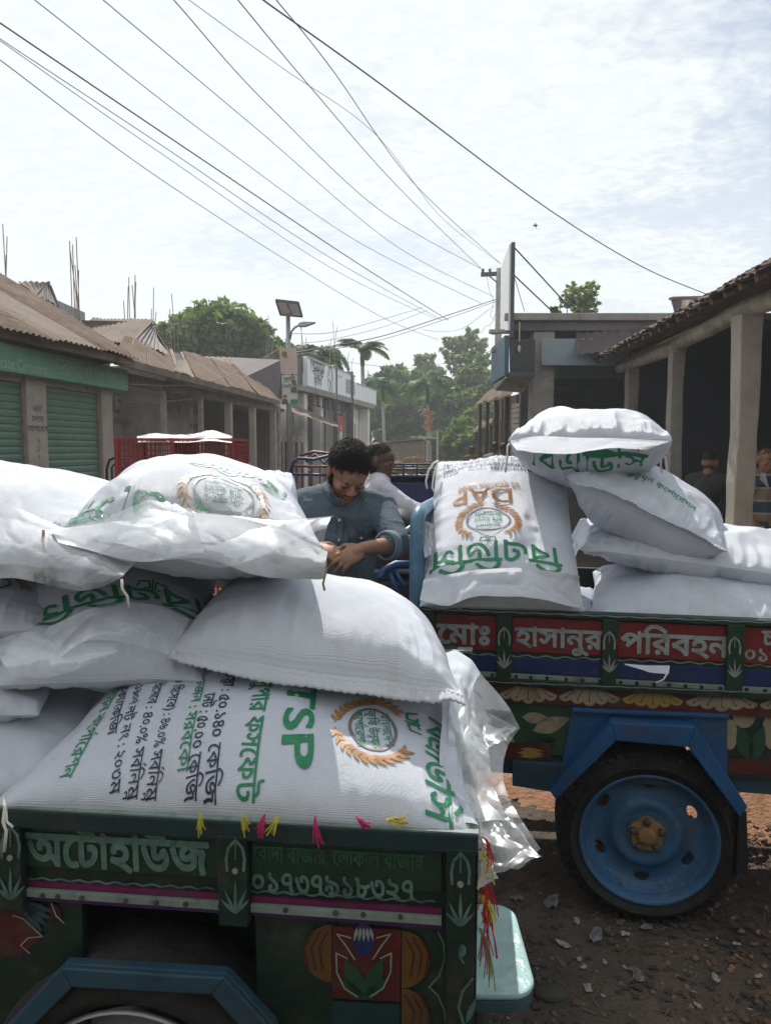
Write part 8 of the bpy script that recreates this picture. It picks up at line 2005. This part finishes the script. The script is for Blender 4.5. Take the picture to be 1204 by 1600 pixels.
# poultry crates
cw, cd, chh = .43, .62, .285
def crate():
    t = thing('poultry_crate', 'x', 'crate', (0, 0, 0), 'stacked red poultry crates')
    mb = MB()
    for z in (0.012, chh - .012):
        for s_ in (-1, 1): mb.box((0, s_ * cd / 2, z), (cw, .022, .022)); mb.box((s_ * cw / 2, 0, z), (.022, cd, .022))
    mb.build('rim', M['crate'], t)
    mb = MB()
    for s_ in (-1, 1):
        for k in range(12): mb.box((-cw / 2 + cw * (k + .5) / 12, s_ * cd / 2, chh / 2), (.007, .008, chh - .03))
        for k in range(5): mb.box((0, s_ * cd / 2, chh * (k + 1) / 6), (cw, .006, .007))
        for k in range(12): mb.box((s_ * cw / 2, -cd / 2 + cd * (k + .5) / 12, chh / 2), (.008, .007, chh - .03))
        for k in range(5): mb.box((s_ * cw / 2, 0, chh * (k + 1) / 6), (.006, cd, .007))
    o = mb.build('lattice', M['crate'], t); o['kind'] = 'stuff'
    mb = MB(); mb.box((0, 0, .006), (cw - .02, cd - .02, .008)); mb.build('floor', M['crate'], t)
    for sx in (-1, 1):
        for sy in (-1, 1): mb = MB(); mb.box((sx * cw / 2, sy * cd / 2, chh / 2), (.03, .03, chh)); mb.build('corner_post', M['crate'], t)
    return t
cr0 = crate(); XC = P(288, 700, 6.0).x
nm_ = ['bottom', 'second', 'third', 'fourth', 'fifth', 'top']
for j in range(6):
    for i, side in enumerate(('left', 'right')):
        c_ = cr0 if (i, j) == (0, 0) else copy_tree(cr0)
        c_.location = (XC + (i - .5) * (cw + .012) + RNG.uniform(-.006, .006), 6.0 + .06 * i, .002 + j * (chh + .003)); c_.rotation_euler.z = RNG.uniform(-.02, .02)
        c_['label'] = f'red lattice poultry crate, {nm_[j]} of the {side} stack' + (' under the pale cloth' if j == 5 else '')
ct = thing('cloth_cover', 'pale crumpled cloth and plastic laid over the red poultry crates', 'cloth', (XC, 6.0, 1.73))
sheet('cover_sheet', [(214, 692, 5.66), (250, 690, 5.66), (290, 692, 5.66), (330, 688, 5.66), (362, 692, 5.66)], [(214, 683, 6.3), (250, 678, 6.3), (290, 682, 6.3), (330, 673, 6.3), (362, 682, 6.3)], M['tarp'], ct, crumple=.014, seed=5, freq=6, n=60, k=30, mid=[(214, 684, 6.0), (250, 679, 6.0), (290, 684, 6.0), (330, 674, 6.0), (362, 683, 6.0)])
# metal chair by the shutters
chr_ = thing('metal_chair', 'black metal chair with arched back, between green shutter and red crates', 'chair', (P(182, 725, 7.2).x, 7.2, 0))
def ch(name, pts, r=.011): mb = MB(); mb.tube(pts, r, 8); mb.build(name, M['black'], chr_, True)
c0 = P(182, 714, 7.2); xx = c0.x; zt_ = c0.z
ch('back_frame', [(xx - .10, 7.2, .45), (xx - .10, 7.2, zt_ - .12), (xx - .07, 7.2, zt_ - .03), (xx, 7.2, zt_), (xx + .07, 7.2, zt_ - .03), (xx + .10, 7.2, zt_ - .12), (xx + .10, 7.2, .45)], .013)
ch('back_arch', [(xx - .05, 7.2, .5), (xx - .05, 7.2, zt_ - .10), (xx, 7.2, zt_ - .05), (xx + .05, 7.2, zt_ - .10), (xx + .05, 7.2, .5)]); ch('back_rod', [(xx, 7.2, .5), (xx, 7.2, zt_ - .05)], .008)
mb = MB(); mb.box((xx, 7.0, .46), (.36, .36, .03)); mb.build('seat', M['black'], chr_, bevel=.008)
for sx in (-1, 1):
    for sy in (-1, 1): ch('leg', [(xx + sx * .16, 7.0 + sy * .16, .45), (xx + sx * .17, 7.0 + sy * .17, 0)])
# unseen shop row added behind the viewer to block sky light from there
rb = thing('sky_blocking_row', 'plain plastered shop row behind the viewer, outside the photograph', 'building', (0, -5.5, 0))
mb = MB(); mb.box((0, -6.5, 2.9), (26, 3, 5.8)); mb.build('wall', M['wall'], rb)
for k in range(6): mb = MB(); mb.box((-10 + k * 4, -4.98, 1.3), (2.6, .06, 2.6)); mb.build('roller_shutter', M['shut'], rb)
mb = MB(); mb.box((0, -4.2, 3.0), (26, 1.8, .12)); mb.build('awning', M['tindark'], rb)
# ------------------------------------------------------------------ thin air haze
def haze(d):
    mb = MB(); mb.box((0, 60, 8.5), (170, 170, 20)); o = mb.build("haze", M["black"], None)
    m = bpy.data.materials.new('haze'); m.use_nodes = True; N, L = m.node_tree.nodes, m.node_tree.links
    N.remove(N['Principled BSDF']); v = N.new('ShaderNodeVolumePrincipled'); v.inputs['Density'].default_value = d; v.inputs['Color'].default_value = (.9, .95, 1, 1); v.inputs['Anisotropy'].default_value = .3
    L.new(v.outputs[0], N['Material Output'].inputs['Volume']); o.data.materials.clear(); o.data.materials.append(m); o['kind'] = 'stuff'

haze(.0025)
